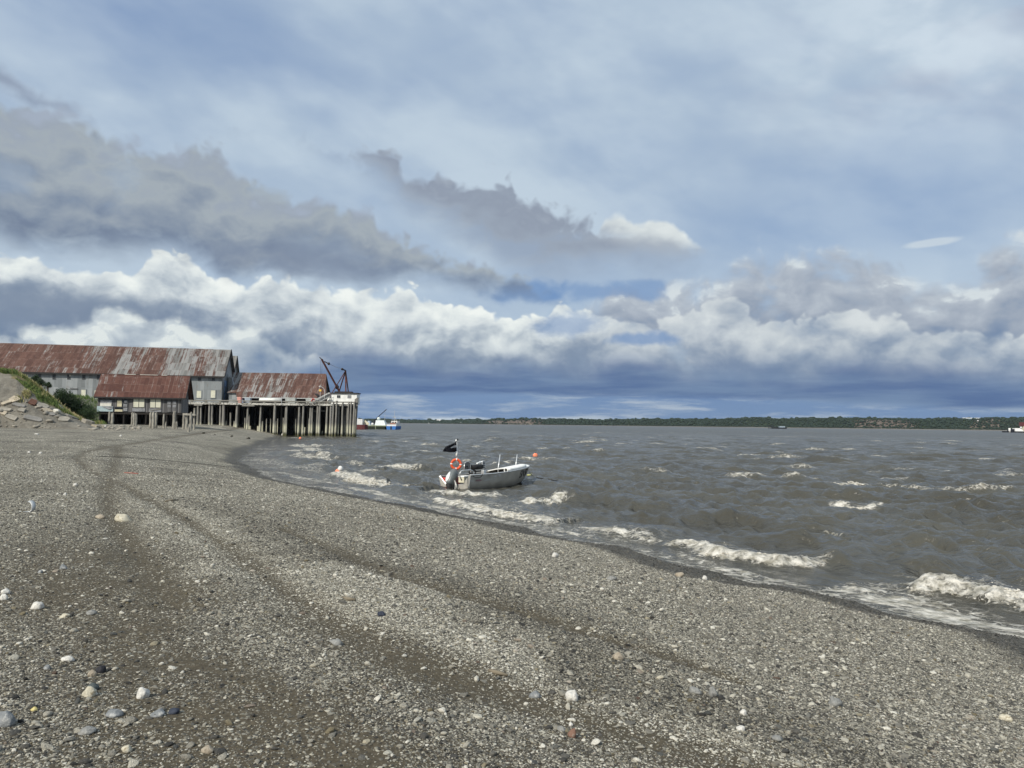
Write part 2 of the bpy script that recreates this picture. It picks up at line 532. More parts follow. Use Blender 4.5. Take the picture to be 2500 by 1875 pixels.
def plain(name, rgb, rough=.6, metal=0.0, var=.12, scale=3.0, spec=.3, coat=0):
    """a paint or plastic with slight blotches and wear"""
    def fn(g, p):
        v = objv(g)
        n = g.noise(v, scale, 5, .6)
        f = g.sm(n, .3, .7)
        dk = tuple(c * (1 - var * 1.5) for c in rgb)
        lt = tuple(min(1, c * (1 + var)) for c in rgb)
        g.put(p.inputs['Base Color'], g.mix(f, dk, lt))
        g.put(p.inputs['Roughness'], g.sm(g.noise(v, scale * 4, 3, .5), .3, .7, max(.05, rough - .12), min(1, rough + .12)))
        p.inputs['Metallic'].default_value = metal
        p.inputs['Specular IOR Level'].default_value = spec
        p.inputs['Coat Weight'].default_value = coat
    return mat(name, fn)

# ------------------------------------------------------------------ the shore
SHORE = [(16, -40), (11.2, -12), (9.6, -2), (8.75, 4), (8.2, 8.5)]
for q in ((2500, 1562), (2404, 1542), (2269, 1515), (2178, 1497), (2088, 1470), (1997, 1452), (1893, 1438), (1816, 1425), (1726, 1397), (1613, 1366), (1500, 1338), (1403, 1322), (1358, 1311), (1290, 1295), (1200, 1274), (1100, 1256), (1007, 1239), (922, 1223), (854, 1209), (809, 1198), (741, 1186), (673, 1173), (645, 1163), (622, 1146), (583, 1127), (598, 1112), (614, 1095), (650, 1081), (687, 1067)):
    w_ = on_z(*q)
    SHORE.append((w_.x, w_.y))
x_, y_ = SHORE[-1]
SHORE += [(x_ - 7, y_ + 30), (x_ - 30, y_ + 120), (x_ - 120, y_ + 500), (x_ - 400, y_ + 1500)]
SHORE = np.array(SHORE)
def shore_d(x, y):
    """signed distance to the waterline, positive on land"""
    best = np.full(x.shape, 1e9)
    sg = np.ones(x.shape)
    for (ax, ay), (bx, by) in zip(SHORE[:-1], SHORE[1:]):
        dx, dy = bx - ax, by - ay
        L2 = dx * dx + dy * dy
        t = np.clip(((x - ax) * dx + (y - ay) * dy) / L2, 0, 1)
        d = (x - ax - t * dx) ** 2 + (y - ay - t * dy) ** 2
        cr = dx * (y - ay) - dy * (x - ax)
        m = d < best
        best = np.where(m, d, best)
        sg = np.where(m, np.where(cr >= 0, 1.0, -1.0), sg)
    return np.sqrt(best) * sg
HD = np.array([-60, -25, -8, 0, 1.5, 4, 7, 9.3, 13, 20, 40, 70, 150, 600])
HZ = np.array([-4, -2.6, -1.0, 0, .24, .78, 1.25, 1.52, 1.66, 1.72, 1.86, 1.98, 2.3, 3.0])
def ground_z(x, y, d=None):
    d = shore_d(x, y) if d is None else d
    z = np.interp(d, HD, HZ)
    land = sstep(.5, 6, d)
    z = z + land * (.10 * (fbm(x * .16, y * .16, 3, 5) - .5) + .035 * (fbm(x * .9, y * .9, 3, 9) - .5))
    z = z + .15 * (fbm(x * .42, y * .42, 3, 21) - .5) * sstep(-3, -.5, d) * sstep(5, 1.5, d)
    z = z - .04 * wrack(x, y) * sstep(1, 4, d)
    # bank that carries the buildings, behind the old shed
    z = z + .55 * sstep(-53, -62, x) * sstep(100, 119, y) * (y < 220)
    k = sstep(-73, -86, x + .17 * (y - 150)) * sstep(136, 156, y - .05 * x)
    return z + k * 5.0 + 0.02 * np.clip(y - 320, 0, 1e5) * (d > 30)
def gz(x, y):
    return float(ground_z(np.array([x], float), np.array([y], float))[0])

# where the ground is gravel, where it is bare sand (as it lies on this beach)
WRACK = None
def wrack(x, y):
    """0..1 on the bare dark sand tracks that curve along the beach"""
    global WRACK
    if WRACK is None:
        lines = (([(600, 1056), (430, 1072), (300, 1085), (210, 1100), (186, 1118), (215, 1142), (260, 1165), (320, 1190), (370, 1220), (450, 1262), (560, 1335), (690, 1430), (830, 1520), (980, 1600), (1180, 1672), (1420, 1750), (1700, 1840), (1900, 1900)], .13, .22),
                 ([(290, 1085), (262, 1190), (270, 1240), (300, 1300), (360, 1380), (440, 1470)], .25, .10),
                 ([(690, 1290), (820, 1340), (960, 1400), (1120, 1450), (1300, 1500), (1520, 1570), (1800, 1660)], .16, .0))
        WRACK = []
        for pts, w0, w1 in lines:
            P = []
            for px, py in pts:
                dr = ray(px, py)
                zz = 1.7
                for _ in range(4):
                    q = on_z(px, py, zz)
                    zz = float(np.interp(shore_d(np.array([q.x]), np.array([q.y]))[0], HD, HZ))
                P.append((q.x, q.y))
            WRACK.append((P, w0, w1))
    out = np.zeros(x.shape)
    for P, w0, w1 in WRACK:
        best = np.full(x.shape, 1e9)
        for (ax, ay), (bx, by) in zip(P[:-1], P[1:]):
            dx, dy = bx - ax, by - ay
            t = np.clip(((x - ax) * dx + (y - ay) * dy) / (dx * dx + dy * dy), 0, 1)
            best = np.minimum(best, (x - ax - t * dx) ** 2 + (y - ay - t * dy) ** 2)
        r = np.hypot(x, y)
        w = (w0 + .006 * r + w1 * sstep(12, 5, r)) * (.4 + 1.2 * fbm(x * .9, y * .9, 3, 131))
        out = np.maximum(out, np.exp(-best / (w * w)))
    return out
def cover(x, y, d):
    n1 = fbm(x * .35, y * .35, 3, 31) - .5
    n2 = fbm(x * 1.7, y * 1.7, 3, 37) - .5
    c = .8 * x + .6 * y + n1 * 2.2 + n2 * .7
    near = np.interp(c, [-3, -.6, .2, 1.0, 1.7, 2.1, 2.45, 2.75, 3.05, 3.5, 3.9, 4.3, 4.8, 6, 30],
                        [.85, .70, .42, .13, .12, .36, .46, .40, .60, .92, .75, .55, .85, .95, .95])
    far = np.interp(d, [-5, 0, 12, 18, 30, 60, 100], [.9, .9, .88, .62, .50, .36, .2]) + n1 * .7
    k = sstep(9, 16, np.hypot(x, y))
    return np.clip((near * (1 - k) + far * k + n2 * .4) * (1 - .88 * wrack(x, y)), .03, 1)
def tone(x, y, d):
    """how much of the pale fine gravel lies here against the dark one"""
    n1 = fbm(x * .35, y * .35, 3, 31) - .5
    n2 = fbm(x * 1.7, y * 1.7, 3, 41) - .5
    c = .8 * x + .6 * y + n1 * 2.0 + n2 * .8
    near = np.interp(c, [-3, 0, 2, 2.9, 3.3, 3.8, 4.15, 4.5, 5.2, 30], [.55, .5, .4, .6, 1, .8, .12, .25, .55, .55])
    k = sstep(12, 22, np.hypot(x, y))
    return np.clip(near * (1 - k) + (.55 + n1 * .9) * k, 0, 1)

def polar(r0, r1, q, a0, a1, da):
    rs = np.exp(np.arange(math.log(r0), math.log(r1) + q, q))
    an = np.radians(np.arange(a0, a1 + da * .5, da))
    rr, aa = np.meshgrid(rs, an, indexing='ij')
    x, y = rr * np.sin(aa), rr * np.cos(aa)
    nr, na = rr.shape
    idx = np.arange(nr * na).reshape(nr, na)
    f = np.stack([idx[:-1, :-1], idx[1:, :-1], idx[1:, 1:], idx[:-1, 1:]], -1).reshape(-1, 4)[:, ::-1]
    return x.ravel(), y.ravel(), rr.ravel(), f
def prune(v, f, keep, attrs):
    """keep the faces all of whose corners are kept"""
    f = f[keep[f].all(1)]
    used = np.zeros(len(v), bool)
    used[f.ravel()] = True
    new = np.cumsum(used) - 1
    return v[used], new[f], {k: a[used] for k, a in attrs.items()}

SAND = (.080, .067, .045)
def m_ground(g, p):
    v = objv(g)
    cov, wet, tn, geo = attr(g, 'gravel'), attr(g, 'wet'), attr(g, 'tone'), attr(g, 'near')
    # pebbles lying in the surface, at two sizes
    def peb(scale, seed):
        vv = g.vm('ADD', v, (seed, seed * .7, 0))
        nd = g.n('ShaderNodeTexVoronoi', feature='F1', voronoi_dimensions='2D')
        g.put(nd.inputs['Vector'], g.vm('MULTIPLY', vv, (1.0, .8, 1)))
        nd.inputs['Scale'].default_value = scale
        cr, cg, cb = g.sep(nd.outputs['Color'])
        return nd.outputs['Distance'], cr, cg, cb
    d1, r1, g1, b1 = peb(42, 0)
    d2, r2, g2, b2 = peb(15, 3.1)
    d3, r3, g3, b3 = peb(110, 5.7)
    stops = [(0, (.048, .045, .039)), (.25, (.115, .108, .090)), (.5, (.21, .196, .158)), (.75, (.325, .302, .238)), (.92, (.47, .44, .352)), (1, (.63, .595, .49))]
    sandn = g.noise(v, 30, 6, .65)
    grain = g.noise(v, 260, 3, .6)
    sand = g.mix(g.sm(sandn, .3, .7), tuple(c * .75 for c in SAND), tuple(c * 1.35 for c in SAND))
    sand = g.mix(g.mul(g.sm(grain, .52, .75), .55), sand, (.15, .135, .11))
    # far off the sand is paler and greyer, where it has dried
    dry = attr(g, 'dry')
    sand = g.mix(g.mul(dry, .8), sand, g.mix(g.sm(g.noise(v, .5, 5, .6), .35, .65), (.135, .125, .105), (.185, .172, .145)))
    bias = g.mad(tn, .34, -.17)
    c1 = g.ramp(g.clamp(g.add(r1, bias)), stops)
    c2 = g.ramp(g.clamp(g.add(r2, bias)), stops)
    c3 = g.ramp(g.clamp(g.add(r3, bias)), stops)
    k3 = g.mul(g.sm(g.sub(g.mul(cov, 1.25), g3), -.12, .05), g.sm(d3, .62, .45))
    k1 = g.mul(g.sm(g.sub(g.mul(cov, 1.05), g1), -.10, .04), g.sm(d1, .56, .42))
    k2 = g.mul(g.mul(g.sm(g.sub(g.mul(cov, .55), g2), -.08, .02), g.sm(d2, .46, .36)), g.sub(1.0, geo))
    # shade in the gaps between stones, put into the colour
    gap_shade = g.mix(.5, sand, (.022, .020, .017))
    col = g.mix(g.mul(cov, .7), sand, gap_shade)
    col = g.mix(k3, col, c3)
    col = g.mix(k1, col, c1)
    col = g.mix(k2, col, c2)
    # coarser specks and drifts that still read from far off
    fs = g.noise(v, 7, 5, .75)
    col = g.mix(g.mul(dry, g.sm(fs, .56, .72, 0, .7)), col, (.33, .31, .265))
    col = g.mix(g.mul(dry, g.sm(fs, .45, .33, 0, .75)), col, (.055, .050, .042))
    ls = g.noise(g.vm('MULTIPLY', v, (.5, .22, 1)), .8, 5, .65)
    col = g.mix(g.mul(dry, g.sm(ls, .48, .36, 0, .55)), col, (.060, .056, .050))
    wn = g.noise(v, 2.2, 4, .6)
    wk = g.clamp(g.add(wet, g.mul(g.sub(wn, .5), g.mul(wet, 1.2))))
    col = g.mix(g.mul(wk, .90), col, g.mix(.5, (.016, .016, .016), g.mix(.5, (0, 0, 0), col)))
    g.put(p.inputs['Base Color'], col)
    g.put(p.inputs['Roughness'], g.sm(wk, 0.0, 1.0, .9, .62))
    g.put(p.inputs['Specular IOR Level'], g.sm(wk, 0.0, 1.0, .15, .22))
    h = g.add(g.mul(k1, g.mul(g.sub(.6, d1), .012)), g.mul(k2, g.mul(g.sub(.5, d2), .045)))
    h = g.add(h, g.add(g.mul(k3, g.mul(g.sub(.6, d3), .005)), g.mul(sandn, .012)))
    h = g.add(h, g.mul(g.noise(v, 5, 3, .5), .03))
    bump(g, h, 1.0)
mat('gravel', m_ground)

def build_beach():
    parts = []
    x, y, r, f = polar(1.2, 900, .0085, -60, 62, .17)
    d = shore_d(x, y)
    z = ground_z(x, y, d)
    wetd = d + (fbm(x * .45, y * .45, 4, 51) - .5) * 1.5
    at_ = {'gravel': cover(x, y, d), 'tone': tone(x, y, d), 'wet': sstep(1.75, .95, wetd),
           'near': sstep(17, 12, r), 'dry': sstep(16, 40, r) * sstep(1.5, 6, d) * (1 - .85 * wrack(x, y))}
    keep = d > -14
    v, f, at_ = prune(np.stack([x, y, z], 1), f, keep, at_)
    o = link('beach', np_mesh('beach', v, f, at_), MATS['gravel'], smooth=True)
    tag(o, kind='structure')
build_beach()

# ------------------------------------------------------------------ loose pebbles (nobody could count them)
def m_pebble(g, p):
    oi = g.n('ShaderNodeObjectInfo')
    rnd = oi.outputs['Random']
    tn, wet = attr(g, 'tone', 'INSTANCER'), attr(g, 'wet', 'INSTANCER')
    v = objv(g)
    f = g.clamp(g.add(g.mad(g.sub(rnd, .5), 1.08, .5), g.mad(tn, .38, -.16)))
    col = g.ramp(f, [(0, (.042, .041, .038)), (.18, (.100, .096, .085)), (.40, (.205, .195, .165)), (.62, (.34, .320, .265)), (.80, (.49, .46, .378)), (.93, (.64, .605, .50)), (1, (.82, .785, .68))])
    hue = g.m('FRACT', g.mul(rnd, 57.31))
    col = g.mix(g.mul(g.sm(hue, .97, .98), .35), col, (.24, .135, .085))
    col = g.mix(g.mul(g.mul(g.sm(hue, .80, .82), g.sm(hue, .95, .93)), .3), col, (.14, .155, .15))
    col = g.mix(g.mul(g.sm(hue, .06, .05), .45), col, (.36, .29, .15))
    n = g.noise(g.vm('ADD', v, g.vm('SCALE', (1.0, 1.0, 1.0), g.mul(rnd, 90.0))), 2.2, 5, .65)
    col = g.mix(g.sm(n, .35, .7, 0, .4), col, g.mix(.5, col, (.05, .047, .04)))
    col = g.mix(g.mul(wet, .90), col, g.mix(.80, col, (.006, .006, .007)))
    g.put(p.inputs['Base Color'], col)
    g.put(p.inputs['Roughness'], g.sm(wet, 0.0, 1.0, .85, .6))
    bump(g, n, .12, .6)
mat('pebble', m_pebble)

def pebble_tree(seed):
    ng = bpy.data.node_groups.new('pebble scatter', 'GeometryNodeTree')
    ng.interface.new_socket('Geometry', in_out='INPUT', socket_type='NodeSocketGeometry')
    ng.interface.new_socket('Geometry', in_out='OUTPUT', socket_type='NodeSocketGeometry')
    N, L = ng.nodes, ng.links
    gi, go = N.new('NodeGroupInput'), N.new('NodeGroupOutput')
    join = N.new('GeometryNodeJoinGeometry')
    for k in range(5):
        ico = N.new('GeometryNodeMeshIcoSphere')
        ico.inputs['Radius'].default_value = 1.0
        ico.inputs['Subdivisions'].default_value = 2 if k < 4 else 2
        sp = N.new('GeometryNodeSetPosition')
        pos = N.new('GeometryNodeInputPosition')
        nz = N.new('ShaderNodeTexNoise')
        nz.noise_dimensions = '4D'
        nz.inputs['W'].default_value = 3.7 * k + seed
        nz.inputs['Scale'].default_value = .75
        nz.inputs['Detail'].default_value = 2.0
        L.new(pos.outputs[0], nz.inputs['Vector'])
        sub = N.new('ShaderNodeVectorMath'); sub.operation = 'SUBTRACT'; sub.inputs[1].default_value = (.5, .5, .5)
        L.new(nz.outputs['Color'], sub.inputs[0])
        sc = N.new('ShaderNodeVectorMath'); sc.operation = 'SCALE'; sc.inputs[3].default_value = 1.7
        L.new(sub.outputs[0], sc.inputs[0])
        L.new(ico.outputs['Mesh'], sp.inputs['Geometry'])
        L.new(sc.outputs[0], sp.inputs['Offset'])
        sh = N.new('GeometryNodeSetShadeSmooth')
        L.new(sp.outputs[0], sh.inputs['Geometry'])
        sm = N.new('GeometryNodeSetMaterial')
        sm.inputs['Material'].default_value = MATS['pebble']
        L.new(sh.outputs[0], sm.inputs['Geometry'])
        g2 = N.new('GeometryNodeGeometryToInstance')
        L.new(sm.outputs[0], g2.inputs[0])
        L.new(g2.outputs[0], join.inputs[0])
    iop = N.new('GeometryNodeInstanceOnPoints')
    L.new(gi.outputs[0], iop.inputs['Points'])
    L.new(join.outputs[0], iop.inputs['Instance'])
    iop.inputs['Pick Instance'].default_value = True
    def named(nm, ty):
        a = N.new('GeometryNodeInputNamedAttribute')
        a.data_type = ty
        a.inputs['Name'].default_value = nm
        return a.outputs[0]
    L.new(named('rot', 'FLOAT_VECTOR'), iop.inputs['Rotation'])
    L.new(named('scl', 'FLOAT_VECTOR'), iop.inputs['Scale'])
    L.new(named('pick', 'INT'), iop.inputs['Instance Index'])
    L.new(iop.outputs[0], go.inputs[0])
    return ng

def build_pebbles():
    rng = np.random.default_rng(11)
    # candidates spread evenly over the picture's ground: density falls with distance
    N = 1000000
    u = rng.random(N)
    r = 2.9 * (85 / 2.9) ** (u ** .86)
    a = np.radians(rng.uniform(-44, 50, N))
    x, y = r * np.sin(a), r * np.cos(a)
    d = shore_d(x, y)
    cv = cover(x, y, d)
    # size: many small, few large; smallest kept grows with distance
    s = .0042 * (1 - rng.random(N)) ** (-1 / 2.75)
    smin = .0034 + .00024 * r
    s = s * smin / .0042
    s = np.where(s > .034, .034 * rng.uniform(.4, 1, N), s)
    big = s > .014
    keep = (rng.random(N) < np.where(big, .09 + .34 * cv, cv * 1.25)) & (d > -.25) & (rng.random(N) < np.interp(r, [0, 24, 85], [1, 1, .10]))
    # coarser at the left of the beach
    x, y, d, s, cv = x[keep], y[keep], d[keep], s[keep], cv[keep]
    n = len(x)
    z = ground_z(x, y, d)
    asp = rng.uniform(.55, 1.0, n)
    flat = rng.uniform(.28, .62, n)
    sc = np.stack([s, s * asp, s * flat], 1)
    rot = np.stack([rng.normal(0, .28, n), rng.normal(0, .28, n), rng.uniform(0, 6.283, n)], 1)
    z = z + s * flat * rng.uniform(.05, .55, n)
    me = bpy.data.meshes.new('gravel')
    me.vertices.add(n)
    me.vertices.foreach_set('co', np.stack([x, y, z], 1).astype(np.float32).ravel())
    for nm, ar in (('rot', rot), ('scl', sc)):
        q = me.attributes.new(nm, 'FLOAT_VECTOR', 'POINT')
        q.data.foreach_set('vector', ar.astype(np.float32).ravel())
    q = me.attributes.new('pick', 'INT', 'POINT')
    q.data.foreach_set('value', rng.integers(0, 5, n).astype(np.int32))
    wetd = d + (fbm(x * .45, y * .45, 4, 51) - .5) * 1.5
    for nm, ar in (('tone', tone(x, y, d)), ('wet', sstep(1.75, .95, wetd))):
        q = me.attributes.new(nm, 'FLOAT', 'POINT')
        q.data.foreach_set('value', ar.astype(np.float32))
    o = link('gravel', me, MATS['pebble'])
    md = o.modifiers.new('scatter', 'NODES')
    md.node_group = pebble_tree(1)
    tag(o, 'loose grey and buff pebbles strewn over the beach', 'gravel', kind='stuff')
    print('PEBBLES', n)
build_pebbles()

# ------------------------------------------------------------------ water
def seg_st(x, y, pts):
    """distance to a polyline (positive on its shoreward / camera side) and place along it 0..1"""
    pts = np.array(pts)
    L = np.hypot(*(pts[1:] - pts[:-1]).T)
    tot = L.sum()
    best = np.full(x.shape, 1e9)
    sg = np.ones(x.shape)
    tt = np.zeros(x.shape)
    acc = 0
    for i in range(len(L)):
        (ax, ay), (bx, by) = pts[i], pts[i + 1]
        dx, dy = bx - ax, by - ay
        t0 = ((x - ax) * dx + (y - ay) * dy) / (L[i] ** 2)
        t = np.clip(t0, 0, 1)
        ds = (x - ax - t * dx) ** 2 + (y - ay - t * dy) ** 2
        m = ds < best
        best = np.where(m, ds, best)
        sg = np.where(m, np.where(dx * (y - ay) - dy * (x - ax) > 0, -1.0, 1.0), sg)
        lo = -1.0 if i == 0 else 0.0
        hi = 2.0 if i == len(L) - 1 else 1.0
        tt = np.where(m, (acc + np.clip(t0, lo, hi) * L[i]) / tot, tt)
        acc += L[i]
    return np.sqrt(best) * sg, tt, tot

# breakers: (points along the toe of the foam, left to right in the photograph; height; depth of foam; strength; lumpiness)
BREAK = [
    ([(2222, 1430), (2262, 1447), (2359, 1457), (2449, 1479), (2560, 1496)], .38, .75, 1.0, 1.0),
    ([(1608, 1334), (1680, 1342), (1720, 1360), (1800, 1374), (1907, 1388), (1970, 1388), (2040, 1381)], .32, .52, 1.0, .8),
    ([(1030, 1222), (1090, 1236), (1200, 1258), (1297, 1274), (1340, 1284), (1400, 1284)], .26, .75, .95, .5),
    ([(1030, 1206), (1100, 1212), (1180, 1217), (1250, 1213)], .22, .7, .9, .6),
    ([(1254, 1230), (1290, 1233), (1330, 1231), (1385, 1222)], .24, .7, 1.0, .35),
    ([(800, 1158), (850, 1172), (905, 1186), (960, 1190), (990, 1184)], .30, 1.2, .95, .5),
    ([(915, 1140), (950, 1147), (985, 1148), (1010, 1140)], .34, 1.4, .95, .4),
    ([(865, 1150), (905, 1158), (950, 1155)], .25, 1.3, .85, .4),
    ([(690, 1100), (730, 1104), (770, 1103), (800, 1096)], .28, 1.8, .8, .3),
    ([(700, 1112), (740, 1118), (790, 1120), (815, 1115)], .28, 1.6, .8, .3),
    ([(690, 1088), (740, 1093), (790, 1094), (805, 1088)], .25, 2.0, .8, .3),
    ([(745, 1075), (770, 1078), (790, 1076)], .25, 2.0, .8, .3),
    ([(700, 1069), (720, 1070), (735, 1069)], .22, 2.0, .7, .3),
    ([(860, 1114), (885, 1117), (920, 1113)], .25, 1.4, .75, .3),
    ([(840, 1130), (870, 1136), (900, 1135)], .22, 1.3, .7, .3),
    ([(740, 1135), (790, 1141), (830, 1140)], .20, 1.4, .6, .3),
    ([(640, 1125), (700, 1138), (760, 1150), (800, 1160)], .12, 1.3, .45, .3),
    ([(2006, 1186), (2040, 1188), (2080, 1186), (2120, 1184)], .28, .9, .95, .6),
    ([(1810, 1164), (1850, 1166), (1880, 1165)], .28, .9, .75, .4),
    ([(1895, 1167), (1950, 1170), (2000, 1173)], .32, .55, .6, .4),
    ([(2130, 1184), (2200, 1192), (2280, 1198), (2380, 1202), (2520, 1204)], .36, .45, .52, .4),
    ([(2024, 1236), (2070, 1244), (2120, 1247), (2180, 1240)], .12, .45, 1.0, .7),
    ([(2005, 1308), (2030, 1310), (2060, 1316)], .24, .2, .6, .3),
]
# plain swells near the shore that carry no foam: (points, height, width)
BREAK += [
    ([(1400, 1292), (1480, 1306), (1560, 1320), (1612, 1333)], .07, .4, .8, .2),
    ([(1640, 1352), (1750, 1387), (1850, 1412), (1990, 1436)], .04, .32, .75, .1),
    ([(1100, 1247), (1250, 1277), (1400, 1307), (1480, 1325)], .03, .34, .72, .1),
    ([(830, 1188), (930, 1212), (1030, 1234), (1120, 1252)], .04, .42, .75, .1),
    ([(660, 1150), (740, 1168), (830, 1186)], .04, .6, .7, .1),
]
SWELL = [
    ([(1960, 1375), (2080, 1372), (2200, 1385), (2300, 1410)], .22, 1.0),
    ([(2050, 1330), (2200, 1352), (2350, 1372), (2480, 1400)], .30, 1.3),
    ([(1900, 1332), (1990, 1326), (2060, 1322)], .26, .9),
    ([(1470, 1300), (1550, 1303), (1640, 1318)], .20, 1.0),
    ([(1450, 1228), (1600, 1238), (1740, 1242)], .15, 1.5),
    ([(1800, 1288), (1920, 1296), (2060, 1296)], .14, 1.2),
    ([(2200, 1240), (2300, 1256), (2420, 1264)], .22, 1.2),
    ([(1600, 1262), (1720, 1272), (1850, 1276)], .12, 1.5),
    ([(1330, 1216), (1420, 1222), (1520, 1222)], .26, 1.3),
    ([(1000, 1135), (1060, 1142), (1120, 1145)], .25, 2.2),
    ([(960, 1196), (1010, 1205), (1040, 1205)], .24, 1.5),
]
def build_water():
    x, y, r, f = polar(6.5, 9000, .0047, -44, 50, .115)
    d = shore_d(x, y)
    keep = (d < 1.2) & ((r > 9) | (d < 1.2))
    v = np.stack([x, y], 1)
    v, f, at_ = prune(v, f, keep, {'r': r, 'd': d})
    x, y, r, d = v[:, 0].copy(), v[:, 1].copy(), at_['r'], at_['d']
    rng = np.random.default_rng(5)
    z = np.zeros(len(x))
    slope = np.zeros(len(x))
    base = math.radians(231)                      # waves run towards the beach, down to the left
    gx = fbm(x * .045, y * .045, 3, 77)
    grid = np.maximum(.0047 * r, .002 * r)
    for i in range(46):
        lam = .55 * (26 / .55) ** ((i + rng.random()) / 46)
        k = 2 * math.pi / lam
        spread = .55 if lam < 2 else .20
        th = base + rng.normal(0, spread)
        if lam < 3 and rng.random() < .45:
            th = math.radians(190) + rng.normal(0, .5)     # chop with the wind, from the right
        A = .0142 * lam ** .72 if lam < 4.5 else .0142 * 4.5 ** .72 * (4.5 / lam) ** .8
        A *= (2.2 / lam) ** .28 if lam < 2.2 else 1.0
        ph = rng.random() * 6.283 + (fbm(x * .5 / lam, y * .5 / lam, 2, 100 + i) - .5) * 2.6
        q = k * (x * math.cos(th) + y * math.sin(th)) + ph
        keepw = sstep(2.0, 4.0, lam / grid)
        am = A * (.25 + 1.5 * vnoise((x * .777 - y * .629) / (lam * 4.5), (x * .629 + y * .777) / (lam * 2.2), 300 + i)) * keepw
        s_ = np.sin(q)
        # peaked crests, flat troughs
        z += am * 2.4 * (np.exp(1.6 * (s_ - 1)) - .353)
    shallow = sstep(.2, -7, d) * .85 + .15 * sstep(1.0, -1.5, d)
    amp = (.75 + .5 * gx)
    z *= shallow * amp / (1 + (r / 420) ** 1.5)
    # the skiff breaks the chop round itself
    bx_, by_ = on_z(1190, 1190, 0).xy
    z *= 1 - .72 * np.exp(-(((x - bx_) / 3.6) ** 2 + ((y - by_ - .6) / 4.2) ** 2) ** 2)
    foam = np.zeros(len(x))
    lump = np.zeros(len(x))
    for pts, H, W in SWELL:
        p = [tuple(on_z(*q).xy) for q in pts]
        c = np.array(p)
        m = np.where((x > c[:, 0].min() - 6) & (x < c[:, 0].max() + 6) & (y > c[:, 1].min() - 6) & (y < c[:, 1].max() + 6))[0]
        s_, t, L = seg_st(x[m], y[m], p)
        s_ = s_ + (fbm(x[m] * .7, y[m] * .7, 2, 61) - .5) * .5
        e = np.exp(-(np.maximum(np.abs(t - .5) - .28, 0) / .16) ** 2)
        z[m] += H * e * np.where(s_ < 0, np.exp(-(s_ / (1.5 * W)) ** 2), np.exp(-(s_ / (.8 * W)) ** 2))
    BR = []
    for pts, H, W, st, lp in BREAK:
        p = [tuple(on_z(*q).xy) for q in pts]
        c = np.array(p)
        pad = 5 + 3 * W
        m = np.where((x > c[:, 0].min() - pad) & (x < c[:, 0].max() + pad) & (y > c[:, 1].min() - pad) & (y < c[:, 1].max() + pad))[0]
        s_, t, L = seg_st(x[m], y[m], p)
        wob = (fbm(x[m] * 1.1, y[m] * 1.1, 3, 63) - .5)
        s_ = s_ + wob * W * .7 + W * .55
        e = np.exp(-(np.maximum(np.abs(t - .5) - .36, 0) / .11) ** 2)
        prof = np.where(s_ < 0, np.exp(-(s_ / (1.9 * W + .4)) ** 2), np.exp(-(s_ / (.62 * W)) ** 2))
        hvar = .65 + .7 * vnoise(x[m] * 1.3, y[m] * 1.3, 71)
        z[m] += .62 * H * e * prof * hvar
        fm = e * st * np.where(s_ < 0, np.exp(-(s_ / (.26 * W)) ** 2), np.exp(-(np.maximum(s_ - .55 * W, 0) / (.28 * W)) ** 2))
        # torn, streaky foam left behind
        trail = e * st * .30 * np.where(s_ < 0, np.exp(-(s_ / (2.2 * W + .6)) ** 2), np.exp(-(s_ / (2.0 * W)) ** 2))
        foam[m] = np.maximum(foam[m], np.maximum(fm, trail))
        lump[m] = np.maximum(lump[m], fm * lp * H)
        BR.append((p, H, W, st, lp))
    # wash running up the beach at the right, and thin foam along the waterline
    wash = [tuple(on_z(*q).xy) for q in ((1990, 1425), (2150, 1468), (2300, 1512), (2520, 1580))]
    s_, t, L = seg_st(x, y, wash)
    e = sstep(-.02, .12, t)
    foam = np.maximum(foam, e * np.exp(-((s_ + .35) / .80) ** 2) * (.88 + .7 * (fbm(x * 1.3, y * 1.3, 3, 81) - .4)))
    edge_ = np.exp(-((d + .25 + (fbm(x * .6, y * .6, 3, 83) - .5) * .9) / .45) ** 2)
    foam = np.maximum(foam, edge_ * sstep(90, 40, r) * (.38 + .8 * (fbm(x * .25, y * .25, 3, 85) - .35)))
    band = sstep(-5.5, -1.5, d) * sstep(.3, -.4, d)
    foam = np.maximum(foam, band * (.27 + .9 * (fbm(x * .3, y * .3, 3, 87) - .42)) * sstep(170, 60, r))
    # open-water white horses
    for i in range(330):
        D = 45 * (900 / 45) ** rng.random()
        px = rng.uniform(-.40, .72)
        cx, cy = px * D, D
        if shore_d(np.array([cx]), np.array([cy]))[0] > -12:
            continue
        a = math.radians(-42) + rng.normal(0, .35)
        Lh = rng.uniform(.5, 1.9) * (1 + D / 260)
        Wd = rng.uniform(.16, .42) * (1 + D / 120)
        m = np.where((np.abs(x - cx) < Lh + 3) & (np.abs(y - cy) < Lh + 3 + 3 * Wd))[0]
        if not len(m):
            continue
        ux, uy = math.cos(a), math.sin(a)
        al = (x[m] - cx) * ux + (y[m] - cy) * uy
        ac = -(x[m] - cx) * uy + (y[m] - cy) * ux
        ac = ac + (vnoise(x[m] * .8, y[m] * .8, 91) - .5) * Wd
        e = np.exp(-(al / Lh) ** 2)
        foam[m] = np.maximum(foam[m], rng.uniform(.62, 1.0) * e * np.exp(-(ac / Wd) ** 2))
        z[m] += .22 * e * np.exp(-(ac / (2.5 * Wd + .5)) ** 2)
    # boiling surface of the foam
    n1 = fbm(x * 3.2, y * 3.2, 4, 95) - .35
    n2 = fbm(x * 9, y * 9, 2, 97) - .5
    fineness = sstep(70, 25, r)
    z += lump * fineness * (.50 * np.abs(n1) + .26 * n2)
    # thin sheet at the edge follows the stones
    gzv = ground_z(x, y, d)
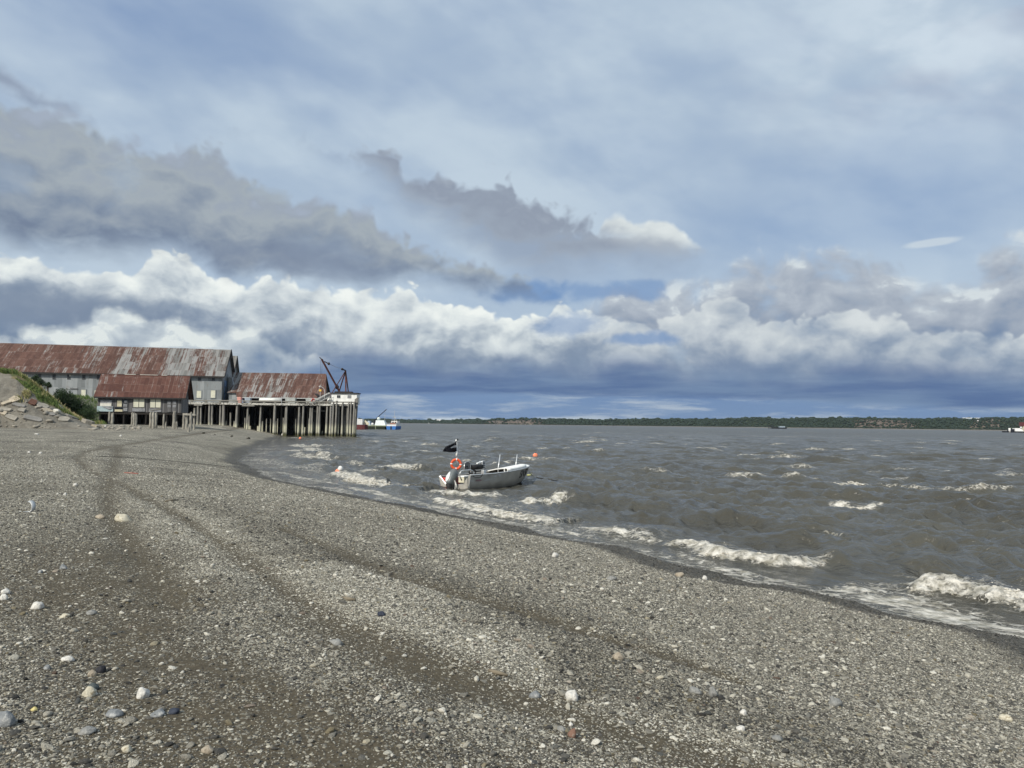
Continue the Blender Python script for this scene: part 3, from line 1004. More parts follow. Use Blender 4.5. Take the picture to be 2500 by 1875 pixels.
    z = np.where(d > -.9, np.maximum(np.minimum(z, .10), -.02) * sstep(1.2, -.9, d) + .012, z)
    o = link('water', np_mesh('water', np.stack([x, y, z], 1), f, {'foam': foam, 'far': sstep(25, 400, r)}), MATS['water'], smooth=True)
    tag(o, kind='structure')
    return BR

def m_water(g, p):
    v = objv(g)
    fo, far = attr(g, 'foam'), attr(g, 'far')
    x, y, z = g.sep(v)
    # ripples, drawn out along the crests
    ca, sa = math.cos(R(-38)), math.sin(R(-38))
    ru = g.add(g.mul(x, ca), g.mul(y, sa))
    rv = g.sub(g.mul(y, ca), g.mul(x, sa))
    rip = g.noise(g.xyz(g.mul(ru, .55), rv, 0.0), 3.2, 5, .62, dist=.35)
    rip2 = g.noise(g.xyz(g.mul(ru, .6), g.mul(rv, 1.1), 4.0), .75, 4, .6, dist=.3)
    fine = g.noise(g.xyz(g.mul(ru, .8), rv, 9.0), 11, 3, .6)
    # silt
    col = g.mix(g.sm(g.noise(v, .12, 4, .6), .3, .7), (.054, .051, .040), (.076, .073, .058))
    # foam with holes and streaks
    fw = g.vm('ADD', g.xyz(g.mul(ru, .7), rv, 0.0), g.vm('SCALE', g.vm('SUBTRACT', g.noise(v, 1.6, 3, .6, col=True), (.5, .5, .5)), .9))
    lace = g.voro(fw, 2.6, 'DISTANCE_TO_EDGE', dim='2D')
    lace2 = g.voro(fw, 6.5, 'DISTANCE_TO_EDGE', dim='2D')
    fn = g.noise(g.xyz(g.mul(ru, .7), rv, 2.0), 3.4, 6, .68)
    thin = g.mul(g.add(g.sm(lace, .13, .02), g.mul(g.sm(lace2, .12, .02), .7)), g.sm(fo, .10, .45))
    solid = g.sm(g.add(fo, g.mul(g.sub(fn, .5), 2.4)), .56, .95)
    thinm = g.mul(g.mul(thin, g.sm(g.add(fn, g.mul(fo, .6)), .52, .80)), .75)
    k = g.clamp(g.mx(solid, thinm))
    fcol = g.mix(g.sm(g.noise(v, 4.5, 5, .65), .32, .68), (.27, .255, .205), (.77, .74, .665))
    col = g.mix(k, col, fcol)
    g.put(p.inputs['Base Color'], col)
    g.put(p.inputs['Roughness'], g.mx(g.mul(k, .75), g.mad(far, .22, .13)))
    p.inputs['IOR'].default_value = 1.33
    g.put(p.inputs['Specular IOR Level'], g.sm(k, 0, 1, .5, .1))
    h = g.add(g.mul(rip, .15), g.mul(fine, .022))
    h = g.add(h, g.mul(rip2, .42))
    h = g.add(h, g.mul(k, g.mul(g.noise(v, 9, 5, .7), .10)))
    bump(g, h, 1.0, .9)
mat('water', m_water)
BREAKERS = build_water()

# ------------------------------------------------------------------ tumbling froth on the breakers
def m_foam(g, p):
    v = objv(g)
    g.put(p.inputs['Base Color'], g.mix(g.sm(g.noise(v, 6, 5, .65), .32, .66), (.34, .315, .255), (.76, .73, .66)))
    p.inputs['Roughness'].default_value = .9
    p.inputs['Subsurface Weight'].default_value = .25
    p.inputs['Subsurface Radius'].default_value = (.05, .05, .04)
    bump(g, g.noise(v, 24, 4, .7), .05, .8)
mat('foam', m_foam)

def ico_np():
    t = (1 + 5 ** .5) / 2
    v = np.array([(-1, t, 0), (1, t, 0), (-1, -t, 0), (1, -t, 0), (0, -1, t), (0, 1, t), (0, -1, -t), (0, 1, -t), (t, 0, -1), (t, 0, 1), (-t, 0, -1), (-t, 0, 1)], float)
    v /= np.linalg.norm(v[0])
    f = np.array([(0, 11, 5), (0, 5, 1), (0, 1, 7), (0, 7, 10), (0, 10, 11), (1, 5, 9), (5, 11, 4), (11, 10, 2), (10, 7, 6), (7, 1, 8), (3, 9, 4), (3, 4, 2), (3, 2, 6), (3, 6, 8), (3, 8, 9), (4, 9, 5), (2, 4, 11), (6, 2, 10), (8, 6, 7), (9, 8, 1)])
    return v, f
IV, IF = ico_np()
def scatter_blobs(c, s, jit, rng, sq=None):
    """many small lumps as one mesh: centres (n,3), radii (n,)"""
    n = len(c)
    vv = IV[None] * (1 + rng.uniform(-jit, jit, (n, 12, 1)))
    vv = vv * s[:, None, None]
    if sq is not None:
        vv = vv * sq[:, None, :]
    vv = vv + c[:, None, :]
    ff = IF[None] + (np.arange(n) * 12)[:, None, None]
    return vv.reshape(-1, 3), ff.reshape(-1, 3)

def build_froth():
    rng = np.random.default_rng(9)
    C, Sz = [], []
    for p, H, W, st, lp in BREAKERS[:8] + BREAKERS[17:18] + BREAKERS[21:22]:
        p = np.array(p)
        L = np.hypot(*(p[1:] - p[:-1]).T)
        cum = np.concatenate([[0], np.cumsum(L)])
        D = np.hypot(*p.mean(0))
        n = int(L.sum() * 420 * lp / (1 + D / 45))
        t = rng.random(n)
        q = t * cum[-1]
        i = np.clip(np.searchsorted(cum, q) - 1, 0, len(L) - 1)
        fr = (q - cum[i]) / L[i]
        pos = p[i] + (p[i + 1] - p[i]) * fr[:, None]
        dr = (p[i + 1] - p[i]) / L[i][:, None]
        nr = np.stack([dr[:, 1], -dr[:, 0]], 1)
        wob = fbm(pos[:, 0] * 1.1, pos[:, 1] * 1.1, 3, 63) - .5
        e = np.exp(-(np.maximum(np.abs(t - .5) - .34, 0) / .10) ** 2)
        hv = .55 + .9 * vnoise(pos[:, 0] * 1.6, pos[:, 1] * 1.6, 171)
        u = rng.random(n)                                  # 0 toe, 1 crest
        off = -W * (.55 + wob * .7) + W * (.75 * (1 - u)) * rng.uniform(.5, 1.1, n)
        pos = pos + nr * off[:, None]
        top = .62 * H * e * hv * (.15 + .95 * u ** .8)
        zz = top * rng.uniform(.5, 1.08, n) - .02
        sz = rng.uniform(.007, .03, n) * rng.uniform(.6, 1.2, n) * (1 + D / 60) * (.6 + .6 * e)
        fly = rng.random(n) < .06
        zz = np.where(fly, top * rng.uniform(1.0, 1.35, n), zz)
        sz = np.where(fly, sz * .35, sz)
        ok = (rng.random(n) < e) & (vnoise(pos[:, 0] * 2.2, pos[:, 1] * 2.2, 173) > .22)
        C.append(np.stack([pos[:, 0], pos[:, 1], zz], 1)[ok])
        Sz.append(sz[ok])
    c, s = np.concatenate(C), np.concatenate(Sz)
    sq = np.stack([rng.uniform(.8, 1.7, len(c)), rng.uniform(.8, 1.5, len(c)), rng.uniform(.5, .9, len(c))], 1)
    v, f = scatter_blobs(c, s, .25, rng, sq)
    o = link('foam', np_mesh('foam', v, f), MATS['foam'], smooth=True)
    tag(o, 'white froth tumbling down the breaking waves along the beach', 'foam', kind='stuff')
    print('FROTH', len(c))
build_froth()

# ------------------------------------------------------------------ building materials
def m_roof(seed, rust_lo, rust_hi, grey_map, sheet=.66, course=1.55):
    """rusting corrugated sheets; grey_map: [(local x, how grey 0..1)]"""
    def fn(g, p):
        x, y, z = g.sep(objv(g))
        u = g.m('DIVIDE', x, sheet)
        iu = g.m('FLOOR', u)
        w = g.m('DIVIDE', g.add(z, g.mul(g.m('FRACT', g.mul(iu, .381)), .12)), course)
        iw = g.m('FLOOR', w)
        wn = g.n('ShaderNodeTexWhiteNoise', noise_dimensions='3D')
        g.put(wn.inputs['Vector'], g.xyz(g.add(iu, seed), iw, 3.0))
        cell = wn.outputs['Value']
        wn2 = g.n('ShaderNodeTexWhiteNoise', noise_dimensions='3D')
        g.put(wn2.inputs['Vector'], g.xyz(g.m('FLOOR', g.mul(g.add(iu, seed), .5)), g.m('FLOOR', g.mul(iw, .5)), 8.0))
        blk = wn2.outputs['Value']
        big = g.noise(g.xyz(g.add(x, seed * 7.0), g.mul(z, .7), 0.0), .16, 4, .6)
        streak = g.noise(g.xyz(g.mul(x, 3.0), g.mul(z, .26), seed), 1.0, 5, .65)
        spots = g.noise(g.xyz(x, g.mul(z, .8), seed + 4.0), 2.2, 5, .65)
        xs = [q[0] for q in grey_map]
        x0, x1 = min(xs), max(xs)
        gm = g.curve(g.clamp(g.m('DIVIDE', g.sub(x, x0), x1 - x0)), [((a - x0) / (x1 - x0), b) for a, b in grey_map])
        e = g.add(g.mul(g.sub(cell, .5), .16), g.mul(g.sub(blk, .5), .22))
        e = g.add(e, g.add(g.mul(g.sub(big, .5), 1.1), g.add(g.mul(g.sub(streak, .5), 1.7), g.mul(g.sub(spots, .5), .8))))
        grey = g.sm(g.add(e, g.sub(gm, .62)), -.16, .20)
        rust = g.mix(g.sm(g.add(g.mul(spots, .72), g.mul(cell, .28)), .3, .7), rust_lo, rust_hi)
        gcol = g.mix(g.sm(g.add(g.mul(cell, .5), g.mul(streak, .5)), .3, .7), (.140, .140, .130), (.245, .245, .235))
        gcol = g.mix(g.sm(spots, .5, .75, 0, .5), gcol, (.20, .15, .125))
        col = g.mix(grey, rust, gcol)
        # laps between the courses and sheet edges
        fw = g.m('FRACT', w)
        lap = g.mx(g.sm(fw, .06, .0), g.mul(g.sm(fw, .93, 1.0), .6))
        col = g.mix(g.mul(lap, g.sm(cell, .35, .7, .1, .55)), col, g.mix(.5, (.30, .25, .21), col))
        fu = g.m('FRACT', u)
        seam = g.mul(g.sm(g.m('ABSOLUTE', g.sub(fu, .5)), .42, .5), g.sm(blk, .3, .8))
        col = g.mix(g.mul(seam, .35), col, (.30, .245, .20))
        g.put(p.inputs['Base Color'], col)
        g.put(p.inputs['Roughness'], g.sm(grey, 0, 1, .9, .6))
        cor = g.m('SINE', g.mul(x, 2 * math.pi / .076))
        bump(g, g.add(g.mul(cor, .006), g.mul(spots, .01)), 1.0, .6)
    return fn
RUST_LO, RUST_HI = (.070, .035, .027), (.125, .066, .050)
mat('warehouse_roof', m_roof(3, RUST_LO, RUST_HI, [(-75, .22), (-52, .30), (-46, .38), (-38, .30), (-31, .40), (-27, .62), (-24.5, .40), (-21, .68), (-18, .62), (-15, .42), (-11, .80), (-7, .72), (-5, .60), (-2, .86), (3, .8)], course=1.75))
mat('shed_roof', m_roof(11, (.072, .032, .025), (.118, .055, .042), [(-2, .24), (3, .30), (7, .20), (11, .26), (14, .40), (17, .42)], course=1.3))
mat('dock_shed_roof', m_roof(29, RUST_LO, (.130, .070, .054), [(-3, .70), (3, .60), (6, .66), (9, .54), (12, .48), (15, .38), (18, .30), (20, .42), (23, .6)], course=1.6))
mat('grey_roof', m_roof(41, RUST_LO, RUST_HI, [(-20, .8), (5, .85)]))

def m_sheetwall(g, p):
    x, y, z = g.sep(objv(g))
    s = g.add(x, y)
    u = g.m('DIVIDE', s, .74)
    iu = g.m('FLOOR', u)
    w = g.m('DIVIDE', z, 1.95)
    iw = g.m('FLOOR', w)
    wn = g.n('ShaderNodeTexWhiteNoise', noise_dimensions='2D')
    g.put(wn.inputs['Vector'], g.xyz(iu, iw, 0.0))
    n = g.noise(g.xyz(g.mul(s, 1.5), g.mul(z, .4), 0.0), 1.2, 5, .6)
    f = g.add(g.mul(wn.outputs['Value'], .55), g.mul(n, .45))
    col = g.ramp(f, [(.15, (.17, .182, .185)), (.45, (.265, .285, .29)), (.7, (.335, .355, .36)), (.95, (.40, .42, .415))])
    rs = g.mul(g.sm(g.noise(g.xyz(g.mul(s, 2.2), g.mul(z, .5), 5.0), .9, 5, .65), .56, .72), .5)
    col = g.mix(rs, col, (.23, .185, .15))
    fw = g.m('FRACT', w)
    col = g.mix(g.mul(g.sm(fw, .05, 0), .35), col, (.17, .17, .165))
    g.put(p.inputs['Base Color'], col)
    p.inputs['Roughness'].default_value = .55
    p.inputs['Metallic'].default_value = .25
    bump(g, g.mul(g.m('SINE', g.mul(s, 2 * math.pi / .076)), .006), 1.0, .5)
mat('galvanised_wall', m_sheetwall)

def m_planks(base, width=.2, dark=.45, horizontal=False):
    def fn(g, p):
        x, y, z = g.sep(objv(g))
        s, t = (z, g.add(x, y)) if horizontal else (g.add(x, g.mul(y, .97)), z)
        u = g.m('DIVIDE', s, width)
        iu = g.m('FLOOR', u)
        wn = g.n('ShaderNodeTexWhiteNoise', noise_dimensions='1D')
        g.put(wn.inputs['W'], iu)
        gr = g.noise(g.xyz(g.mul(s, 14), g.mul(t, .8), wn.outputs['Value']), 1.0, 6, .65)
        st = g.noise(g.xyz(g.mul(s, 1.2), g.mul(t, .35), 3.0), 1.2, 4, .6)
        f = g.add(g.mul(wn.outputs['Value'], .4), g.add(g.mul(gr, .35), g.mul(st, .25)))
        col = g.ramp(f, [(.2, tuple(c * dark for c in base)), (.5, base), (.8, tuple(min(1, c * 1.6) for c in base))])
        fu = g.m('FRACT', u)
        gap = g.sm(g.m('ABSOLUTE', g.sub(fu, .5)), .44, .49)
        col = g.mix(g.mul(gap, .7), col, tuple(c * .25 for c in base))
        g.put(p.inputs['Base Color'], col)
        p.inputs['Roughness'].default_value = .85
        bump(g, g.add(g.mul(gr, .012), g.mul(gap, -.012)), 1.0, .8)
    return fn
mat('weathered_boards', m_planks((.135, .132, .132)))
mat('deck_timber', m_planks((.26, .25, .22), .3, .5, True))
def m_pile(g, p):
    """weathered driftwood-grey pile; the tide line leaves it pale, then yellow-green, then dark"""
    v = objv(g)
    geo = g.n('ShaderNodeNewGeometry')
    wx, wy, wz = g.sep(geo.outputs['Position'])
    x, y, z = g.sep(v)
    gr = g.noise(g.xyz(g.mul(wx, 13), g.mul(wy, 13), g.mul(wz, .7)), 1.0, 6, .66)
    bl = g.noise(g.xyz(wx, wy, g.mul(wz, .45)), 1.7, 4, .6)
    f = g.add(g.mul(gr, .6), g.mul(bl, .4))
    col = g.ramp(f, [(.28, (.085, .080, .072)), (.45, (.185, .178, .16)), (.62, (.285, .275, .245)), (.8, (.40, .385, .34))])
    low = g.ramp(f, [(.28, (.17, .16, .11)), (.48, (.44, .43, .33)), (.7, (.60, .58, .46))])
    hz = g.add(wz, g.mul(g.sub(bl, .5), 1.2))
    col = g.mix(g.mul(g.sm(hz, 3.0, 1.9), g.sm(hz, .5, 1.1)), col, low)
    weed = g.ramp(f, [(.3, (.035, .036, .018)), (.7, (.15, .15, .075))])
    col = g.mix(g.sm(hz, .95, .35), col, weed)
    g.put(p.inputs['Base Color'], col)
    p.inputs['Roughness'].default_value = .85
    bump(g, gr, .03, .9)
mat('pile_wood', m_pile)
def m_stump(g, p):
    geo = g.n('ShaderNodeNewGeometry')
    wx, wy, wz = g.sep(geo.outputs['Position'])
    gr = g.noise(g.xyz(g.mul(wx, 11), g.mul(wy, 11), g.mul(wz, .8)), 1.0, 6, .68)
    bl = g.noise(geo.outputs['Position'], 1.3, 4, .6)
    f = g.add(g.mul(gr, .65), g.mul(bl, .35))
    col = g.ramp(f, [(.3, (.075, .068, .055)), (.46, (.25, .235, .20)), (.62, (.42, .40, .345)), (.8, (.54, .52, .46))])
    g.put(p.inputs['Base Color'], col)
    p.inputs['Roughness'].default_value = .9
    bump(g, gr, .04, 1.0)
mat('stump_wood', m_stump)
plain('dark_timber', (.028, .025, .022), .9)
plain('trim_dark', (.035, .033, .032), .85)
plain('white_paint', (.82, .82, .78), .55, var=.10, scale=1.2)
plain('plywood', (.62, .57, .40), .8, var=.10, scale=1.5)
plain('plywood_pale', (.66, .65, .52), .8, var=.08, scale=1.2)
plain('pale_blue_sheet', (.40, .50, .52), .6, var=.10)
plain('grey_board', (.27, .275, .285), .85, var=.2)
plain('white_board', (.72, .70, .62), .8, var=.08)
plain('dark_glass', (.020, .024, .028), .15, var=.3, spec=.6)
plain('mullion', (.13, .135, .135), .7)
plain('crane_red', (.125, .050, .042), .75, var=.3, scale=2)
plain('crane_dark', (.04, .032, .03), .7)
plain('blue_trim', (.16, .25, .40), .6, var=.2)
plain('pale_metal', (.55, .56, .55), .45, metal=.4)
plain('steel_grey', (.30, .31, .31), .5, metal=.5)
plain('tote_pink', (.72, .36, .30), .6)
plain('tote_blue', (.36, .42, .48), .6)
plain('tote_grey', (.42, .44, .42), .6)
plain('red_paint', (.50, .055, .045), .55)
plain('lamp_yellow', (.85, .55, .10), .5)
plain('black_rubber', (.018, .018, .019), .7)

class Frame:
    """a building's own axes: origin at its front corner, x along the front, y into it"""
    def __init__(s, O, phi):
        s.O, s.phi = Vector(O), phi
        s.x = Vector((math.cos(phi), math.sin(phi), 0))
        s.y = Vector((-math.sin(phi), math.cos(phi), 0))
    def hit(s, px, py, y=0.0):
        d = ray(px, py)
        c = Vector((0, 0, EYE))
        t = (s.O + s.y * y - c).dot(s.y) / d.dot(s.y)
        q = c + d * t - s.O
        return q.dot(s.x), q.z
    def rect(s, x0, y0, x1, y1, y=0.0):
        a, b = s.hit(x0, y1, y), s.hit(x1, y0, y)
        return a[0], b[0], a[1], b[1]
    def empty(s, name, label, cat, group=None):
        return empty(name, s.O, s.phi, label, cat, group)

def gable_roof(xa, xb, ye0, zr_e0, yr, zr, ye1, zr_e1, th=.12):
    """two roof slabs from front eave over the ridge to the back eave"""
    m = MB()
    for (y0, z0, y1, z1) in ((ye0, zr_e0, yr, zr), (yr, zr, ye1, zr_e1)):
        a, b, c, d = (xa, y0, z0), (xb, y0, z0), (xb, y1, z1), (xa, y1, z1)
        dn = lambda q: (q[0], q[1], q[2] - th)
        m.quad(a, b, c, d)
        m.quad(dn(d), dn(c), dn(b), dn(a))
        m.quad(dn(b), dn(c), c, b)
        m.quad(dn(d), dn(a), a, d)
        if (y0, z0) == (ye0, zr_e0):
            m.quad(dn(a), dn(b), b, a)
        else:
            m.quad(dn(c), dn(d), d, c)
    return m
def gable_wall(x, y0, y1, z0, ze, yr, zr, th=.15):
    m = MB()
    for xx in (x, x - th):
        p = [(xx, y0, z0), (xx, y1, z0), (xx, y1, ze), (xx, yr, zr), (xx, y0, ze)]
        m.quad(*(p if xx == x else p[::-1]))
    a = [(x, y0, z0), (x, y0, ze), (x, yr, zr), (x, y1, ze), (x, y1, z0)]
    for q, r_ in zip(a, a[1:]):
        m.quad((q[0] - th, q[1], q[2]), q, r_, (r_[0] - th, r_[1], r_[2]))
    return m
def window(F, root, r, name='window', panes=(3, 4), y=-.03, frame_mat='mullion', glass='dark_glass', fw=.07):
    x0, x1, z0, z1 = r
    m = MB()
    m.span(x0, x1, y - .05, y + .02, z1 - fw, z1).span(x0, x1, y - .05, y + .02, z0, z0 + fw)
    m.span(x0, x0 + fw, y - .05, y + .02, z0 + fw, z1 - fw).span(x1 - fw, x1, y - .05, y + .02, z0 + fw, z1 - fw)
    for i in range(1, panes[0]):
        xx = x0 + (x1 - x0) * i / panes[0]
        m.span(xx - .02, xx + .02, y - .03, y + .01, z0 + fw, z1 - fw)
    for i in range(1, panes[1]):
        zz = z0 + (z1 - z0) * i / panes[1]
        m.span(x0 + fw, x1 - fw, y - .028, y + .012, zz - .02, zz + .02)
    o = m.build(name, MATS[frame_mat], root)
    MB().span(x0 + fw, x1 - fw, y, y + .03, z0 + fw, z1 - fw).build('pane', MATS[glass], o)
    return o

# ------------------------------------------------------------------ warehouse
DOCK_Z = at(640, 983.5, 160).z
def build_warehouse():
    O = at(540.5, 978, 168)
    O.z = 0
    F = Frame(O, R(12))
    root = F.empty('warehouse', 'long two-storey grey sheet-metal warehouse under a rusty roof behind the wooden shed', 'warehouse')
    L, Wd = 74, 16.5
    z0 = DOCK_Z - .3
    ze = F.hit(541, 915.5)[1]
    zr = F.hit(553, 853.5, Wd / 2)[1]
    f = MB()
    f.quad((-L, 0, z0), (0, 0, z0), (0, 0, ze), (-L, 0, ze))
    f.quad((0, 0, z0), (0, Wd, z0), (0, Wd, ze), (0, Wd / 2, zr - .25), (0, 0, ze))
    f.quad((0, Wd, z0), (-L, Wd, z0), (-L, Wd, ze), (0, Wd, ze))
    f.quad((-L, Wd, z0), (-L, 0, z0), (-L, 0, ze), (-L, Wd / 2, zr - .25), (-L, Wd, ze))
    f.build('wall', MATS['galvanised_wall'], root)
    s = (zr - ze) / (Wd / 2)
    oh = .55
    gable_roof(-L - .4, .55, -oh, ze - oh * s + .12, Wd / 2, zr, Wd + oh, ze - oh * s + .12, .16).build('roof', MATS['warehouse_roof'], root)
    MB().span(-L - .4, .56, -oh - .05, -oh, ze - oh * s - .24, ze - oh * s + .09).build('fascia', MATS['trim_dark'], root)
    m = MB()
    for y0, y1 in ((-oh, Wd / 2), (Wd / 2, Wd + oh)):
        a = (.60, y0, (ze - oh * s + .06) if y0 < 0 else zr - .06)
        b = (.60, y1, zr - .06 if y0 < 0 else ze - oh * s + .06)
        m.bar(a, b, .08, .42)
    m.build('barge_board', MATS['trim_dark'], root)
    for c in (96.5, 132, 168, 204.5, 240):
        window(F, root, F.rect(c - 4.3, 911.8, c + 4.3, 926, -.05), panes=(3, 4))
    for c in (487.2, 521):
        window(F, root, F.rect(c - 4.4, 916.5, c + 4.4, 930, -.05), panes=(3, 4))
    x0, x1, za, zb = F.rect(169.5, 913.5, 173, 919, -.1)
    MB().span(x0, x1, -.16, -.1, za, zb).build('board_patch', MATS['white_board'], root)
    for c, t, b, mt in ((203.5, 951.5, 969, 'plywood_pale'), (485.5, 954, 971, 'plywood_pale'), (520, 953, 971, 'plywood_pale'), (236, 953, 968, 'plywood_pale')):
        x0, x1, za, zb = F.rect(c - 5.8, t, c + 5.8, b, -.05)
        o = MB().span(x0, x1, -.09, -.03, za, zb).build('boarded_window', MATS[mt], root)
        MB().span(x0 - .12, x1 + .12, -.12, -.02, zb, zb + .12).span(x0 - .12, x1 + .12, -.12, -.02, za - .12, za).span(x0 - .12, x0, -.118, -.022, za, zb).span(x1, x1 + .12, -.118, -.022, za, zb).build('frame', MATS['galvanised_wall'], o)
    x0, x1, za, zb = F.rect(171, 948, 190, 951, -.05)
    MB().span(x0, x1, -.10, -.02, zb - .25, zb).build('door_rail', MATS['mullion'], root)
    # gable end: pale blue door track and dark panels standing for unlit openings
    d = MB()
    d.span(.02, .10, 3.2, 6.6, DOCK_Z + .3, DOCK_Z + 5.2)
    dr = d.build('door', MATS['blue_trim'], root)
    MB().span(.10, .13, 4.0, 5.2, DOCK_Z + .35, DOCK_Z + 2.0).span(.10, .13, 4.0, 5.2, DOCK_Z + 2.4, DOCK_Z + 3.9).build('opening_shade', MATS['dark_glass'], dr)
    MB().span(.1, .9, 8.5, 10.2, DOCK_Z + .2, DOCK_Z + 6.2).build('chute', MATS['pale_metal'], root)
build_warehouse()

def build_back_warehouse():
    O = at(565, 905, 190)
    O.z = 0
    F = Frame(O, R(10))
    root = F.empty('warehouse', 'second grey-roofed warehouse whose gable end peeks out behind the long one', 'warehouse')
    Wd = 9.0
    z0 = DOCK_Z - .3
    zr = F.hit(563.5, 868.5, Wd / 2)[1]
    ze = zr - 5.4
    f = MB()
    f.quad((-30, 0, z0), (0, 0, z0), (0, 0, ze), (-30, 0, ze))
    f.quad((0, 0, z0), (0, Wd, z0), (0, Wd, ze), (0, Wd / 2, zr - .2), (0, 0, ze))
    f.quad((0, Wd, z0), (-30, Wd, z0), (-30, Wd, ze), (0, Wd, ze))
    f.build('wall', MATS['galvanised_wall'], root)
    s = (zr - ze) / (Wd / 2)
    gable_roof(-30, .5, -.5, ze - .5 * s, Wd / 2, zr, Wd + .5, ze - .5 * s, .16).build('roof', MATS['grey_roof'], root)
    m = MB()
    m.bar((.55, -.5, ze - .5 * s - .1), (.55, Wd / 2, zr - .1), .08, .4)
    m.bar((.55, Wd / 2, zr - .1), (.55, Wd + .5, ze - .5 * s - .1), .08, .4)
    m.build('barge_board', MATS['trim_dark'], root)
build_back_warehouse()

# ------------------------------------------------------------------ old wooden shed on stilts
def build_shed():
    O = at(237.5, 1005, 127)
    zf = O.z
    O.z = 0
    F = Frame(O, R(13))
    root = F.empty('wooden_shed', 'old grey board shed on stilts with a red rusty roof and boarded windows', 'shed')
    Lx = F.hit(442, 1007)[0]
    ze = F.hit(340, 963.5)[1]
    Wd = 6.4
    zr = F.hit(355, 915.6, Wd / 2)[1]
    f = MB()
    f.quad((0, 0, zf), (Lx, 0, zf), (Lx, 0, ze), (0, 0, ze))
    f.quad((Lx, 0, zf), (Lx, Wd, zf), (Lx, Wd, ze), (Lx, Wd / 2, zr - .2), (Lx, 0, ze))
    f.quad((Lx, Wd, zf), (0, Wd, zf), (0, Wd, ze), (Lx, Wd, ze))
    f.quad((0, Wd, zf), (0, 0, zf), (0, 0, ze), (0, Wd / 2, zr - .2), (0, Wd, ze))
    f.quad((0, 0, zf), (0, Wd, zf), (Lx, Wd, zf), (Lx, 0, zf))
    f.build('wall', MATS['weathered_boards'], root)
    s = (zr - ze) / (Wd / 2)
    oh = .5
    gable_roof(-.5, Lx + .75, -oh, ze - oh * s + .1, Wd / 2, zr, Wd + oh, ze - oh * s + .1, .12).build('roof', MATS['shed_roof'], root)
    MB().span(-.5, Lx + .76, -oh - .04, -oh, ze - oh * s - .16, ze - oh * s + .08).build('fascia', MATS['trim_dark'], root)
    m = MB()
    m.bar((Lx + .79, -oh, ze - oh * s), (Lx + .79, Wd / 2, zr - .08), .06, .3)
    m.bar((Lx + .79, Wd / 2, zr - .08), (Lx + .79, Wd + oh, ze - oh * s), .06, .3)
    m.build('barge_board', MATS['trim_dark'], root)
    m = MB()
    for k, (a, b) in enumerate(((3.2, 4.9), (5.6, 8.4), (9.0, 9.9))):
        m.span(a, b, Wd / 2 - .12, Wd / 2 + .12, zr + .0, zr + .07)
    m.build('ridge_cap', MATS['white_board'], root)
    def zp(x0, y0, x1, y1, y=-.04):
        q = lambda a, b: (220 + a / 8.508, 890 + b / 8.508)
        a, b = q(x0, y0), q(x1, y1)
        return F.rect(a[0], a[1], b[0], b[1], y)
    def board(name, r, m_, y=-.04, th=.05, parent=None):
        x0, x1, za, zb = r
        return MB().span(x0, x1, y - th, y + .02, za, zb).build(name, MATS[m_], parent or root)
    # first window: grey sheet above, white board, pale blue tin skirt
    w = board('boarded_window', zp(210, 725, 452, 868), 'grey_board')
    board('board', zp(208, 806, 445, 862), 'white_board', -.11, .03, w)
    MB().span(*zp(214, 716, 452, 728)[:2], -.12, -.02, *zp(214, 716, 452, 728)[2:]).build('head', MATS['trim_dark'], w)
    board('tin_skirt', zp(142, 868, 480, 972), 'pale_blue_sheet', -.08)
    x0, x1, za, zb = zp(240, 872, 472, 930)
    MB().quad((x0, -.20, zb), (x0 + 1.2, -.26, za), (x1, -.16, za + .12), (x1, -.19, zb)).quad((x0, -.19, zb), (x1, -.18, zb), (x1, -.15, za + .12), (x0 + 1.2, -.25, za)).build('loose_sheet', MATS['grey_board'], root)
    # second window: six lights, some boarded, one broken
    r_ = zp(553, 722, 786, 884)
    w = window(F, root, r_, panes=(2, 2), y=-.05, frame_mat='weathered_boards')
    board('board', zp(566, 738, 660, 790), 'plywood', -.11, .03, w)
    board('board', zp(564, 804, 661, 872), 'plywood', -.11, .03, w)
    board('board', zp(690, 818, 774, 878), 'grey_board', -.11, .03, w)
    board('board', zp(712, 742, 774, 786), 'grey_board', -.11, .03, w)
    board('opening_shade', zp(513, 884, 674, 932), 'dark_glass')  # dark panel stands in for the shade inside the hole
    board('board', zp(513, 934, 674, 976), 'plywood', -.06)
    board('loose_board', zp(690, 896, 775, 966), 'grey_board', -.06)
    # two windows closed with pairs of plywood sheets
    for (a, b, c) in ((900, 1015, 1130), (1250, 1360, 1470)):
        t = 712 if a < 1000 else 720
        x0, x1, za, zb = zp(a - 22, t - 14, c + 22, t + 190)
        fr = MB().span(x0, x1, -.09, -.02, za, zb).build('boarded_window', MATS['weathered_boards'], root)
        board('board', zp(a, t, b - 4, t + 172), 'plywood_pale', -.10, .04, fr)
        board('board', zp(b + 4, t, c, t + 172), 'plywood_pale', -.10, .04, fr)
        board('panel', zp(a - 28, t + 196, c + 12, t + 262), 'grey_board', -.05)
    a_, b_ = zp(1260, 940, 1470, 950), zp(1260, 905, 1470, 915)
    MB().bar((a_[0], -.16, a_[2]), (a_[1], -.16, b_[2]), .12, .04, up=(0, 1, 0)).build('batten', MATS['stump_wood'], root)
    # double door
    for k, (a, b) in enumerate(((1592, 1698), (1702, 1808))):
        d = board('door', zp(a, 742, b, 985), 'weathered_boards', -.05)
        board('pane', zp(a + 14, 766, b - 22, 818), 'grey_board', -.12, .02, d)
        board('pane', zp(a + 14, 838, b - 22, 890), 'grey_board', -.12, .02, d)
    # sill beam and stilts
    MB().span(0, Lx, Wd + .02, Wd + .1, 1.2, zf - .02).build('back_shade_board', MATS['dark_timber'], root)  # dark board added behind the stilts to hide the sunlit bank
